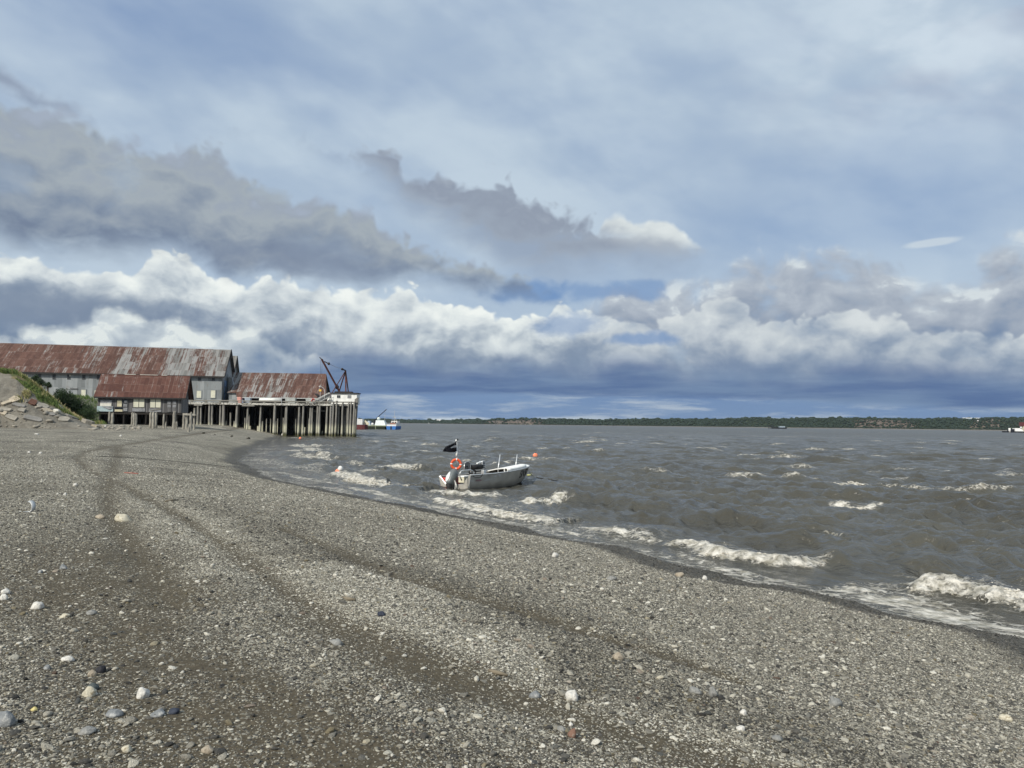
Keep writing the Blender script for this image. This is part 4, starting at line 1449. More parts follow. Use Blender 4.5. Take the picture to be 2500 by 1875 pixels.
    MB().span(-.1, -.02, 1.5, Wd, 1.5, zf - .02).build('side_shade_board', MATS['dark_timber'], root)  # the same dark board added at the left end
    MB().span(-.1, Lx + .1, .05, .35, zf - .38, zf - .02).span(-.1, Lx + .1, Wd - .4, Wd - .1, zf - .38, zf - .02).build('sill_beam', MATS['dark_timber'], root)
    for j, yy in enumerate((.25, Wd * .5, Wd - .3)):
        for i in range(8):
            xx = .5 + (Lx - 1) * i / 7 + random.uniform(-.3, .3)
            wp = F.O + F.x * xx + F.y * yy
            g_ = gz(wp.x, wp.y)
            MB().tube([(xx, yy, min(g_, zf - 1) - .3), (xx + random.uniform(-.08, .08), yy, zf - .36)], .14, 8).build('stilt', MATS['dark_timber'], root)
build_shed()

# ------------------------------------------------------------------ dock
def pile(name, base, top, r, parent=None, mt='pile_wood', n=10, lean=0.0):
    b, t = Vector(base), Vector(top)
    pts = [b.lerp(t, k / 4) + Vector((random.uniform(-.02, .02), random.uniform(-.02, .02), 0)) for k in range(5)]
    r *= .74
    return MB().tube(pts, [r * (1.12 - .22 * k / 4) for k in range(5)], n, True, .05).build(name, MATS[mt], parent, smooth=False)

DF = 160.0
def build_dock():
    fl, fr = at(464, 985, DF), at(872, 985, DF)
    z1 = DOCK_Z
    root = empty('dock', (fl.x, DF, 0), 0, 'high timber dock on rows of tall weathered piles at the water', 'dock')
    ox = fl.x
    W = fr.x - fl.x
    sk = -.22                                      # the dock runs back and to the left
    # deck
    B = 62
    m = MB()
    a, b, c, d = (-1.2, 0), (W, 0), (W + sk * B, B), (sk * B - 34, B)  # back left corner stretched out to shade the bank behind the piles
    zt, zb = z1 - .02, z1 - .42
    P = lambda q, z: (q[0], q[1], z)
    m.quad(P(a, zt), P(b, zt), P(c, zt), P(d, zt)).quad(P(d, zb), P(c, zb), P(b, zb), P(a, zb))
    for q, r_ in ((a, b), (b, c), (c, d), (d, a)):
        m.quad(P(q, zb), P(r_, zb), P(r_, zt), P(q, zt))
    m.build('deck', MATS['deck_timber'], root)
    # bull rail on blocks, and the edge beam with flaking whitewash
    MB().span(-.1, W + .1, -.16, .12, z1 + .22, z1 + .46).build('bull_rail', MATS['deck_timber'], root)
    for px in (468, 503, 537, 578, 612, 645, 672, 700, 726, 752, 779, 800):
        xx = at(px, 985, DF).x - ox
        MB().span(xx - .22, xx + .22, -.12, .1, z1 - .02, z1 + .22).build('rail_block', MATS['deck_timber'], root)
    def m_edge(g, p):
        x, y, z = g.sep(objv(g))
        n = g.noise(g.xyz(g.mul(x, 1.0), 0.0, g.mul(z, 2.5)), 2.6, 5, .7)
        b_ = g.noise(g.xyz(x, 0.0, 4.0), .22, 3, .5)
        f = g.sm(g.add(n, g.mul(g.sub(b_, .5), .6)), .42, .56)
        g.put(p.inputs['Base Color'], g.mix(f, (.075, .07, .06), (.55, .54, .49)))
        bump(g, n, .03)
    mat('flaking_edge', m_edge)
    MB().span(-.1, W + .1, -.22, 0, z1 - .46, z1 - .04).build('edge_beam', MATS['flaking_edge'], root)
    for px, w_ in ((485, 1.7), (607, 2.6)):
        xx = at(px, 985, DF).x - ox
        MB().span(xx - w_ / 2, xx + w_ / 2, -.30, -.22, z1 - .75, z1 - .40).build('brace_board', MATS['pile_wood'], root)
    # cross caps under the deck
    for k in range(7):
        yy = .8 + k * 9
        MB().span(sk * yy - .5 - k * .8, W + sk * yy, yy, yy + .35, z1 - .82, z1 - .42).build('cap_beam', MATS['dark_timber'], root)
    # dark wall added behind the piles to shut out daylight under the deck
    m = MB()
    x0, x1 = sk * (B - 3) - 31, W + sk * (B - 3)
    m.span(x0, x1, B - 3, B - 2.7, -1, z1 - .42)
    m.build('shade_wall', MATS['dark_timber'], root)
    # front row
    rows = [(483.5, .30), (489.5, .26), (511, .30), (517.5, .26), (537.5, .27), (545.5, .40), (579, .33), (604.5, .28), (635.5, .28), (671.5, .36),
            (697.5, .28), (701, .17), (730.5, .28), (741, .30), (757.5, .30), (762, .27), (776, .28), (781, .32), (799, .30), (808, .33),
            (815.5, .27), (823, .27), (827.5, .25), (838, .27), (847, .28), (852.5, .25), (858.5, .27), (866, .30)]
    up = {799: -1, 808: -1, 815.5: 1, 823: 1, 838: 1, 852.5: 1, 858.5: 1, 866: 1}
    for px, r_ in rows:
        t = at(px, 985, DF)
        bx = at(px - (2.6 if px > 560 else .6) + random.uniform(-.5, .5), 1060, DF).x
        g_ = min(gz(bx, DF), 6)
        front = up.get(px, 0)
        yy = -.42 if front > 0 else random.uniform(.0, .5)
        zt_ = z1 + random.uniform(.35, .6) if front > 0 else z1 - .44
        pile('pile', (bx - ox, yy - .25, g_ - .6), (t.x - ox, yy, zt_), r_, root)
    # corner cluster of tall fender piles
    for px, tp, r_ in ((868.2, 974, .26), (870.8, 972, .24), (873.3, 971, .26)):
        t = at(px, tp, DF + .6)
        pile('fender_pile', (t.x - ox - .35, .2, -1.2), (t.x - ox, .5, t.z), r_, root)
    # right side, going back
    for k in range(6):
        yy = 4 + k * 5.0
        xx = W + sk * yy
        pile('pile', (xx - .3, yy, -1.5), (xx, yy, z1 - .44), .28, root)
    # broken older piles standing lower between them (picture place, width)
    stubs = [(563, 1007.5, 1045, .27), (552, 1027.5, 1044, .24), (573, 1028, 1046, .30), (598.5, 1020, 1045, .2), (608.5, 1012, 1051, .22), (611, 1040, 1051, .26), (631, 1040, 1054, .42), (641, 1028, 1054, .22), (651, 1022, 1050, .15), (661, 1022, 1050, .15),
             (673.5, 1028, 1057, .2), (678, 1022, 1052, .15), (692.5, 1020, 1058, .2), (722.5, 1022.5, 1052, .16), (732.5, 1008, 1062, .22), (733, 1044, 1062, .22), (744.5, 1043, 1064, .2), (755, 1022, 1060, .2), (765, 1030, 1064, .2), (781, 1024, 1065, .2), (787, 1052, 1065, .2)]
    for px, py, pb, r_ in stubs:
        yy = 2.2 if pb < 1055 and px > 590 else random.uniform(.3, 1.2)
        t, b_ = at(px, py, DF + yy), at(px - .8, pb, DF + yy)
        g_ = min(gz(b_.x, DF + yy), t.z - .5)
        pile('broken_pile', (b_.x - ox, yy, g_ - .6), (t.x - ox, yy, t.z), r_, root)
    # inner rows, in shade
    for k in range(1, 4):
        yy = k * 9.0
        for i in range(9):
            xx = sk * yy + (W + 0) * (i + .5) / 9 + random.uniform(-1, 1)
            g_ = gz(xx + ox, DF + yy)
            if g_ < z1 - 1.5:
                pile('inner_pile', (xx - .1, yy, g_ - .5), (xx, yy, z1 - .42), .25, root, n=8)
    a_, b_ = at(764, 1003.5, DF + 1.6), at(795, 1003.5, DF + 1.6)
    MB().bar((a_.x - ox, 1.4, a_.z), (b_.x - ox, 1.4, b_.z), .28, .25).build('cross_brace', MATS['pile_wood'], root)
    a_ = at(676, 978, DF)
    xx = at(688.5, 985, DF).x - ox
    MB().tube([(xx, -.3, z1 - .4), (xx, -.3, at(688.5, 967.5, DF).z)], .06, 6).build('pale_post', MATS['pale_metal'], root)  # bare pale post, carries no lamp
    # ladder on the face
    x0, x1 = at(809.5, 985, DF).x - ox, at(814, 985, DF).x - ox
    m = MB()
    for xx in (x0, x1):
        m.bar((xx, -.55, 1.2), (xx, -.55, z1 + .2), .07)
    for k in range(16):
        zz = 1.5 + k * .33
        m.bar((x0, -.55, zz), (x1, -.55, zz), .05)
    m.build('ladder', MATS['steel_grey'], root)
build_dock()

# ------------------------------------------------------------------ shed on the dock
def build_dock_shed():
    O = at(579, 975, 168)
    O.z = 0
    F = Frame(O, R(3))
    root = F.empty('dock_shed', 'low open-fronted dock shed with a big streaky rust and grey metal roof', 'shed')
    Lx = F.hit(797, 972)[0]
    ze = F.hit(690, 970.5)[1]
    Wd = 16.0
    zr = F.hit(690, 910.8, Wd / 2)[1]
    s = (zr - ze) / (Wd / 2)
    xl = F.hit(567.5, 908, Wd / 2)[0]
    xr = F.hit(796.5, 912, Wd / 2)[0]
    th = .18
    m = MB()
    # main roof; the left end slopes forward a little like the real one
    a, b, c, d = (0, -.3, ze), (Lx, -.3, ze), (xr, Wd / 2, zr), (xl, Wd / 2, zr)
    e, f_ = (xr, Wd + .3, ze), (xl, Wd + .3, ze)
    for q in ((a, b, c, d), (d, c, e, f_)):
        m.quad(*q)
        m.quad(*[(v[0], v[1], v[2] - th) for v in q[::-1]])
    for q, r_ in ((a, b), (b, c), (c, e), (e, f_), (f_, d), (d, a)):
        m.quad((q[0], q[1], q[2] - th), (r_[0], r_[1], r_[2] - th), r_, q)
    m.build('roof', MATS['dock_shed_roof'], root)
    MB().span(0, Lx, -.42, -.3, ze - .22, ze - .04).build('gutter', MATS['pale_metal'], root)
    # lean-to at the left
    x0, zz0 = F.hit(556, 958, 1.5)
    sl_ = (zr - zz0) / (Wd / 2 - 1.2)
    yy = 5.6
    k = MB()
    zt = zz0 + (yy - 1.2) * sl_
    k.quad((x0, 1.2, zz0), (.05, 1.2, zz0), (.4, yy, zt), (x0 + .9, yy, zt))
    k.quad((x0 + .9, yy, zt - .12), (.4, yy, zt - .12), (.05, 1.2, zz0 - .12), (x0, 1.2, zz0 - .12))
    k.quad((x0, 1.2, zz0 - .12), (.05, 1.2, zz0 - .12), (.05, 1.2, zz0), (x0, 1.2, zz0))
    k.build('lean_to_roof', MATS['dock_shed_roof'], root)
    MB().span(x0 + .25, .02, 1.6, 1.75, DOCK_Z - .1, zz0 - .1).build('lean_to_wall', MATS['galvanised_wall'], root)
    # end wall and back wall
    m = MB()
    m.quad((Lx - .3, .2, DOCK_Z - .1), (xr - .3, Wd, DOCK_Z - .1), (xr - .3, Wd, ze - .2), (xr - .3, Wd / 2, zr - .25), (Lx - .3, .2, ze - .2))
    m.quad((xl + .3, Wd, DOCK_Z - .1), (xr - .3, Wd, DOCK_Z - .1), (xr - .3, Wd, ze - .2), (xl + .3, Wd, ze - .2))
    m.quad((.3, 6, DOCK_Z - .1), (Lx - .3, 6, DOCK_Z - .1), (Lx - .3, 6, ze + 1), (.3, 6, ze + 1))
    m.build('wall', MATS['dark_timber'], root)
    for i in range(6):
        xx = .6 + (Lx - 1.4) * i / 5
        MB().span(xx - .1, xx + .1, .1, .3, DOCK_Z - .05, ze - .2).build('post', MATS['trim_dark'], root)
build_dock_shed()

# ------------------------------------------------------------------ things standing on the dock
def tote(px0, px1, py, D, mt, label, w=1.2, h=None, lid=None):
    a, b = at(px0, py, D), at(px1, py, D)
    L = b.x - a.x
    h = h or 1.15
    root = empty('fish_tote', ((a.x + b.x) / 2, D, DOCK_Z), R(3), label, 'fish tote', 'fish totes on the dock')
    m = MB()
    rows = []
    for k, (z, s_) in enumerate(((.12, .93), (.2, .95), (h * .8, 1.0), (h * .82, 1.05), (h, 1.05))):
        q = s_ / 2
        rows.append([(-L * q, -w * q, z), (L * q, -w * q, z), (L * q, w * q, z), (-L * q, w * q, z)])
    m.loft(rows, True, True)
    m.build('bin', MATS[mt], root)
    f = MB()
    for s_ in (-1, 0, 1):
        f.span(s_ * L * .36 - .08, s_ * L * .36 + .08, -w * .45, w * .45, 0, .12)
    f.build('skid', MATS[mt], root)
tote(581, 589.5, 975, 163.5, 'tote_pink', 'pale red fish tote at the left end of the open dock shed', h=1.25)
tote(599.5, 612, 975, 165, 'tote_blue', 'pale blue-grey fish tote under the dock shed eave', h=1.15)
tote(698, 722, 975, 163.5, 'tote_grey', 'wide pale grey fish tote near the middle of the dock', h=1.25)
tote(748, 779, 975, 163.5, 'tote_grey', 'widest grey fish tote with a red ring beside the gangway', h=1.2)
def build_dock_bits():
    a, b = at(633, 974, 166), at(687, 974, 166)
    root = empty('pipe_stack', ((a.x + b.x) / 2, 166, DOCK_Z), 0, 'long white pipes stacked under the dock shed eave', 'pipes')
    L = b.x - a.x
    for k, (yy, zz) in enumerate(((0, .75), (.32, .75), (.16, 1.02))):
        MB().tube([(-L / 2, yy, zz), (L / 2, yy, zz)], .15, 10).build('pipe', MATS['white_paint'], root, True)
    for s_ in (-.35, 0, .35):
        MB().span(L * s_ - .12, L * s_ + .12, -.3, .6, 0, .6).build('trestle', MATS['trim_dark'], root)
    q = at(763.5, 977, 162.6)
    root = empty('life_ring', (q.x, 162.75, q.z), 0, 'small red life ring hung on the widest grey fish tote', 'life ring')
    MB().torus((0, 0, 0), (0, 1, 0), .30, .09).build('ring', MATS['red_paint'], root, True)
    MB().torus((0, 0, 0), (0, 1, 0), .30, .10, 8, 10, .2, .6).torus((0, 0, 0), (0, 1, 0), .30, .10, 8, 10, 3.3, 3.8).build('band', MATS['white_paint'], root, True)
    # lamp post with two heads
    p = at(791, 982, 162)
    root = empty('street_lamp', (p.x, 162, DOCK_Z), 0, 'thin dock lamp post with a curved arm and yellow box', 'lamp')
    t1, t2 = at(783, 943.5, 162), at(782, 953.3, 162)
    tz = at(787, 947, 162).z - DOCK_Z
    MB().tube([(.1, 0, 0), (.1, 0, tz - .9), (-.05, 0, tz - .2), (-.35, 0, tz + .1), (t1.x - p.x, 0, t1.z - DOCK_Z + .02)], [.09, .08, .07, .06, .05], 8).build('post', MATS['pale_metal'], root, True)
    MB().blob((t1.x - p.x - .1, 0, t1.z - DOCK_Z), .28, 8, 5, 0, (1.2, .6, .5)).build('lamp_head', MATS['pale_metal'], root, True)
    MB().box((t2.x - p.x, 0, t2.z - DOCK_Z), (.5, .25, .42)).build('sign_box', MATS['lamp_yellow'], root, bevel=.03)
    MB().tube([(t2.x - p.x, 0, 0), (t2.x - p.x, 0, t2.z - DOCK_Z - .2)], .06, 8).build('sign_post', MATS['pale_metal'], root)
    # dark curved loader arm
    pts = [at(*q, 163.5) for q in ((768.5, 961.8), (773, 963), (777, 966.5), (780, 971), (781.5, 977))]
    o = pts[-1].copy()
    o.z = DOCK_Z
    root = empty('loader', o, 0, 'dark machine with a raised curved arm beside the dock lamp', 'loader')
    MB().tube([q - o for q in pts], [.08, .22, .30, .32, .3], 8).build('arm', MATS['black_rubber'], root, True)
    MB().span(-.7, 1.5, -.5, .7, .45, 1.35).span(.3, 1.4, -.4, .6, 1.35, 2.0).build('body', MATS['black_rubber'], root, bevel=.08)
    for sx in (-.4, 1.1):
        for sy in (-.6, .8):
            MB().tube([(sx, sy - .12, .4), (sx, sy + .12, .4)], .4, 14).build('wheel', MATS['black_rubber'], root, True)
    # gangway leaning up to the cabin
    a, b = at(777.5, 983, 160.8), at(805.5, 969, 160.8)
    o = Vector((a.x, 160.8, DOCK_Z + .1))
    a, b = a - o, b - o
    a.z = max(a.z, .05)
    root = empty('gangway', o, 0, 'light metal gangway with handrails sloping up beside the white cabin', 'gangway')
    MB().bar(a, b, 1.0, .12).build('ramp', MATS['pale_metal'], root)
    for yy in (-.5, .5):
        m = MB()
        m.tube([a + Vector((0, yy, .9)), b + Vector((0, yy, .9))], .04, 6)
        for k in range(6):
            q = a.lerp(b, k / 5) + Vector((0, yy, 0))
            m.tube([q, q + Vector((0, 0, .9))], .03, 6)
        m.build('handrail', MATS['pale_metal'], root)
    q = at(804, 969.5, 162)
    root = empty('drum', (q.x, 162, DOCK_Z), 0, 'white plastic drum beside the white cabin wall', 'drum')
    MB().tube([(0, 0, 0), (0, 0, .1), (0, 0, 1.2), (0, 0, 1.25)], [.38, .42, .42, .36], 14).build('barrel', MATS['white_paint'], root, True)
    MB().tube([(.12, .1, 1.25), (.12, .1, 1.32)], .06, 8).build('cap', MATS['black_rubber'], root)
build_dock_bits()

def build_cabin():
    D = 161.2
    O = at(808.8, 982, D)
    O.z = 0
    F = Frame(O, R(0))
    root = F.empty('dock_cabin', 'small flat-roofed white cabin with two windows on the dock corner', 'cabin')
    Lx = F.hit(871, 975)[0]
    zt = F.hit(840, 960.5)[1]
    zb = DOCK_Z - .02
    MB().span(0, Lx, 0, 3.2, zb, zt).build('wall', MATS['white_paint'], root)
    MB().span(-.25, Lx + .2, -.3, 3.4, zt, zt + .16).build('roof', MATS['trim_dark'], root)
    for a, b, c, d, gl in ((822.5, 964.7, 831, 971.6, 'dark_glass'), (848.4, 965, 857.5, 971.8, 'grey_board')):
        window(F, root, F.rect(a, b, c, d, -.02), panes=(2, 1) if gl == 'dark_glass' else (1, 1), y=-.02, frame_mat='grey_board', glass=gl)
    MB().span(.3, 1.3, 3.2, 3.26, zb, zb + 1.9).build('door', MATS['grey_board'], root)
build_cabin()

def build_crane():
    D = 165.5
    P = lambda px, py, dy=0: at(px, py, D + dy)
    foot = P(828.5, 957)
    base = Vector((P(832, 957).x, D, DOCK_Z))
    root = empty('derrick_crane', base, 0, 'rust-red stiff-leg derrick crane rising behind the white dock cabin', 'crane')
    q = lambda v: v - base
    tip, apex = P(785.4, 877, -4), P(843.8, 905)
    MB().bar(q(P(829, 956.5, -.8)), q(tip), .30, .30).build('boom', MATS['crane_red'], root)
    MB().bar(q(tip), q(P(780.3, 872.5, -4)), .18).build('boom_tip', MATS['crane_dark'], root)
    MB().blob(q(P(822.6, 945, -1)), .45, 8, 6, 0).build('boom_clamp', MATS['crane_dark'], root)
    MB().bar(q(P(844.3, 962)), q(apex), .26).build('mast', MATS['crane_red'], root)
    for (px, dy, w) in ((812, -2, .15), (827.5, 3, .20), (850.5, 2, .20)):
        e = P(px, 957, dy)
        d = (e - apex)
        e2 = apex + d * ((DOCK_Z - apex.z) / d.z)
        MB().bar(q(e2), q(apex), w).build('leg', MATS['crane_red'], root)
    MB().span(q(foot).x - .8, q(foot).x + 2.8, -1, 1, 0, q(foot).z + .1).build('base', MATS['crane_dark'], root)
    MB().bar(q(P(842, 912)), q(P(842.5, 916)), .5).bar(q(apex), q(P(836, 901.2, -1)), .22).build('mast_head', MATS['crane_dark'], root)
    MB().tube([q(P(792, 882.5, -3.6)), q(P(802.5, 888, -3))], .11, 6).blob(q(P(802.7, 888, -3)), .3, 8, 6, 0).build('topping_tackle', MATS['crane_dark'], root)
    MB().blob(q(P(835.5, 901.2, -1)), .28, 8, 6, 0).build('block', MATS['crane_dark'], root)
    MB().tube([q(P(802.7, 888, -3)), q(P(818, 894, -2)) - Vector((0, 0, .1)), q(P(835.5, 901.2, -1))], .035, 5).build('cable', MATS['steel_grey'], root)
    for px in (783, 786.5):
        t = P(px, 879, -4)
        MB().tube([q(t), q(Vector((t.x, t.y, DOCK_Z + 2.2)))], .022, 5).build('hoist_line', MATS['crane_dark'], root)
build_crane()

# ------------------------------------------------------------------ old pile stumps standing on the beach in front of the shed
def on_ground(px, py):
    d = ray(px, py)
    ts = np.exp(np.linspace(math.log(2.5), math.log(400), 1500))
    X, Y, Z = d.x * ts, d.y * ts, EYE + d.z * ts
    g_ = ground_z(X, Y)
    i = np.argmax(Z < g_)
    return Vector((X[i], Y[i], g_[i])) if i else at(px, py, 110)
def stump(px, py, pb, wpx, label, group='old pile stumps before the shed', knob=False):
    b = on_ground(px, pb)
    if b.y > 123:
        b = at(px, pb, 122.5)
        b.z = gz(b.x, b.y)
    D = b.y
    t = at(px, py, D)
    r_ = wpx / 8.508 / F * D / 2
    root = empty('pile_stump', b, 0, label, 'pile stump', group)
    h = t.z - b.z
    m = MB()
    k = 6
    pts = [(random.uniform(-.03, .03), random.uniform(-.03, .03), -.4 + (h + .4) * i / k) for i in range(k + 1)]
    rr = [r_ * f_ for f_ in (1.05, 1.12, 1.05, 1.0, .98, .95, .80)]
    m.tube(pts, rr, 9, True, .10)
    m.build('post', MATS['stump_wood'], root)
    # splintered top
    s = MB()
    for i in range(5):
        a = 6.283 * i / 5
        s.tube([(math.cos(a) * r_ * .45, math.sin(a) * r_ * .45, h - .05), (math.cos(a) * r_ * .5, math.sin(a) * r_ * .5, h + random.uniform(.04, .22))], [r_ * .33, r_ * .08], 5)
    s.build('splintered_top', MATS['stump_wood'], root)
    return root
Z2 = lambda x, y: (220 + x / 8.508, 890 + y / 8.508)
for x, t, b, w, lab in (
        (395, 990, 1195, 46, 'slim grey pile stump under the shed left of centre, taller of a pair'),
        (462, 1020, 1190, 58, 'short thick pile stump beside a taller one among rubble'),
        (868, 1005, 1262, 44, 'left post of the three-stump clump under the first plywood window'),
        (908, 1012, 1275, 44, 'middle post of the three-stump clump under the first plywood window'),
        (948, 1030, 1268, 50, 'right post of the three-stump clump under the first plywood window'),
        (1252, 1005, 1318, 54, 'left post of the widest stump clump under the second plywood window'),
        (1308, 998, 1326, 58, 'tallest middle post of the widest stump clump before the shed'),
        (1362, 1008, 1320, 54, 'right post of the widest stump clump under the second plywood window'),
        (1525, 1040, 1285, 42, 'lone thin pile stump left of the shed double door'),
        (1572, 1200, 1290, 28, 'knee-high broken stump beside a lone thin pile'),
        (1742, 985, 1330, 66, 'tall thick pile stump before the shed double door'),
        (1792, 1195, 1325, 44, 'short stump leaning against the tall thick one before the door'),
        (1938, 1035, 1345, 52, 'left post of the cross-beamed stump clump at the shed corner'),
        (2000, 1030, 1345, 60, 'middle post of the cross-beamed stump clump at the shed corner'),
        (2086, 1008, 1375, 56, 'right and nearest post of the cross-beamed clump at the shed corner'),
        (2045, 1300, 1405, 50, 'stubby weed-grown stump nearest the water by the shed corner'),
        (2158, 910, 1300, 40, 'tall slim pile standing just right of the cross-beamed clump')):
    p0, p1 = Z2(x, t), Z2(x, b)
    stump(p0[0], p0[1], p1[1], w, lab)
def build_crossbeam():
    b = on_ground(*Z2(2000, 1345))
    b.y = min(b.y, 122.5)
    a, c = at(*Z2(1930, 1030), b.y - .35), at(*Z2(2192, 1045), b.y - .35)
    o = tag(MB().bar((0, 0, 0), c - a, .34, .30).build('timber_beam', MATS['stump_wood']), 'grey timber laid across the stump clump at the shed corner', 'beam')
    o.location = a
build_crossbeam()

# ------------------------------------------------------------------ embankment at the left
MI = cam.matrix_world.inverted()
MI_np = np.array(MI)
def project(P):
    """world points (n,3) -> picture place"""
    P = np.asarray(P, float).reshape(-1, 3)
    q = P @ MI_np[:3, :3].T + MI_np[:3, 3]
    return 1250 - q[:, 0] / q[:, 2] * F, 937.5 + q[:, 1] / q[:, 2] * F

FOOT = [(-260, 1046), (-100, 1045), (0, 1044), (100, 1046), (170, 1047), (235, 1049), (266, 1050)]
CREST = [(-260, 884), (-100, 899), (0, 906), (40, 909), (62, 922), (85, 938), (110, 958), (135, 978), (155, 998), (180, 1017), (205, 1031), (235, 1043), (266, 1049)]
foot_w = [on_ground(*q) for q in FOOT]
def crest_pt(px):
    py = np.interp(px, [q[0] for q in CREST], [q[1] for q in CREST])
    D = np.interp(px, [-260, 0, 150, 266], [110, 112, 113, 108])
    return at(px, py, D)
def foot_pt(px):
    xs = [q[0] for q in FOOT]
    return Vector([np.interp(px, xs, [w[k] for w in foot_w]) for k in range(3)])
NU, NV = 220, 70
_us = np.linspace(-260, 266, NU)
_fp = np.array([foot_pt(u) for u in _us])
_cp = np.array([crest_pt(u) for u in _us])
def mound_grid():
    vs = np.linspace(-.06, 1.75, NV)
    P = np.zeros((NV, NU, 3))
    for k, v in enumerate(vs):
        if v <= 1:
            t = v
            zt = t + .10 * math.sin(math.pi * max(0, min(1, v))) if v > 0 else v * .4
            P[k, :, :2] = _fp[:, :2] + (_cp - _fp)[:, :2] * t
            P[k, :, 2] = _fp[:, 2] + (_cp - _fp)[:, 2] * zt
        else:
            w = (v - 1) / .75
            P[k, :, :2] = _cp[:, :2] + (_cp - _fp)[:, :2] * (v - 1) * 1.1
            P[k, :, 2] = _cp[:, 2] + (1.2 - _cp[:, 2]) * w ** 1.1
    k = np.sin(np.clip(vs, 0, 1) * math.pi)[:, None] * np.clip((_cp - _fp)[:, 2] / 3, 0, 1)[None]
    x, y = P[..., 0], P[..., 1]
    P[..., 2] += k * (.9 * (fbm(x * .30, y * .30, 4, 201) - .5) + .30 * (fbm(x * 1.3, y * 1.3, 3, 205) - .5))
    P[vs < 0, :, 2] -= .35
    return vs, P
MV, MP = mound_grid()
def mound_at(px, py):
    """place and normal of the embankment's front at a spot of the picture"""
    k = np.where(MV <= 1.0)[0]
    Q = MP[k]
    a, b = project(Q.reshape(-1, 3))
    i = int(np.argmin((a - px) ** 2 + (b - py) ** 2))
    r, c = divmod(i, NU)
    r, c = min(max(r, 1), len(k) - 2), min(max(c, 2), NU - 3)
    n = np.cross(Q[r, c + 2] - Q[r, c - 2], Q[r + 1, c] - Q[r - 1, c])
    n = Vector(n).normalized()
    return Vector(Q[r, c]), n if n.z > 0 else -n

def m_bank(g, p):
    v = objv(g)
    gr = attr(g, 'grassy')
    n = g.noise(v, .55, 6, .62)
    f = g.noise(v, 4.0, 5, .65)
    col = g.mix(g.sm(g.add(g.mul(n, .6), g.mul(f, .4)), .35, .65), (.135, .123, .10), (.235, .218, .18))
    col = g.mix(g.sm(g.noise(v, 1.4, 5, .7), .60, .72), col, (.29, .265, .22))
    col = g.mix(g.sm(g.add(gr, g.mul(g.sub(f, .5), .8)), .4, .7), col, g.mix(g.sm(n, .4, .6), (.07, .085, .03), (.17, .14, .075)))
    g.put(p.inputs['Base Color'], col)
    p.inputs['Roughness'].default_value = .95
    bump(g, g.add(g.mul(f, .2), g.mul(g.noise(v, 14, 4, .6), .06)), 1.0, .9)
mat('embankment', m_bank)
def build_mound():
    idx = np.arange(NV * NU).reshape(NV, NU)
    f = np.stack([idx[:-1, :-1], idx[:-1, 1:], idx[1:, 1:], idx[1:, :-1]], -1).reshape(-1, 4)
    x, y = MP[..., 0], MP[..., 1]
    vv = np.repeat(MV[:, None], NU, 1)
    edge_ = np.interp(_us, [-260, 0, 30, 60, 110, 160, 200, 266], [.97, .96, .86, .68, .62, .70, .9, .9])[None]
    gr = sstep(-.06, .10, vv - edge_ + (fbm(x * .4, y * .4, 3, 211) - .5) * .35)
    o = link('embankment', np_mesh('embankment', MP.reshape(-1, 3), f, {'grassy': gr.ravel()}), MATS['embankment'], smooth=True)
    tag(o, kind='structure')
build_mound()

def m_concrete(tint):
    def fn(g, p):
        v = objv(g)
        n = g.noise(v, 1.6, 6, .65)
        s = g.noise(v, 12, 4, .6)
        f = g.add(g.mul(n, .6), g.mul(s, .4))
        g.put(p.inputs['Base Color'], g.ramp(f, [(.3, tuple(c * .55 for c in tint)), (.5, tint), (.72, tuple(min(1, c * 1.5) for c in tint))]))
        p.inputs['Roughness'].default_value = .92
        bump(g, f, .06, .9)
    return fn
for k, c in (('concrete', (.27, .25, .21)), ('concrete_tan', (.38, .33, .25)), ('concrete_grey', (.22, .21, .19)), ('rust_slab', (.13, .065, .045)), ('white_rock', (.55, .53, .46))):
    mat(k, m_concrete(c))
def slab(zx, zy, w, h, mt, label, th=.22, spin=None, tilt=.07, grp='broken concrete slabs on the embankment'):
    px, py = zx / 8.508, 880 + zy / 8.508
    q, n = mound_at(px, py)
    D = q.y
    W = w / 8.508 / F * D
    H = h / 8.508 / F * D * 1.9
    ay = Vector((0, 0, 1)) - n * n.z
    ay = (ay.normalized() if ay.length > .05 else Vector((0, 1, 0)))
    ax = ay.cross(n)
    a = spin if spin is not None else random.uniform(-.75, -.25)
    X, Y = ax * math.cos(a) + ay * math.sin(a), ay * math.cos(a) - ax * math.sin(a)
    nn = (n + X * random.uniform(-tilt, tilt) + Y * random.uniform(-tilt, tilt)).normalized()
    Y = nn.cross(X).normalized()
    X = Y.cross(nn)
    m = MB()
    k = 8
    out = []
    for i in range(k):
        t = 6.283 * i / k + random.uniform(-.25, .25)
        c, s_ = math.cos(t), math.sin(t)
        e = 1 / max(abs(c), abs(s_)) ** .75
        out.append((c * W / 2 * e * random.uniform(.78, 1.0), s_ * H / 2 * e * random.uniform(.75, 1.0)))
    rows = [[(x * f_, y * f_, z + random.uniform(-.02, .02)) for x, y in out] for z, f_ in ((-th, .96), (th * .8, 1.0), (th, .95))]
    m.loft(rows, True, True)
    o = m.build('concrete_slab', MATS[mt])
    o.matrix_world = Matrix((X, Y, nn)).transposed().to_4x4()
    o.location = q + nn * th * .12
    return tag(o, label, 'slab', grp)
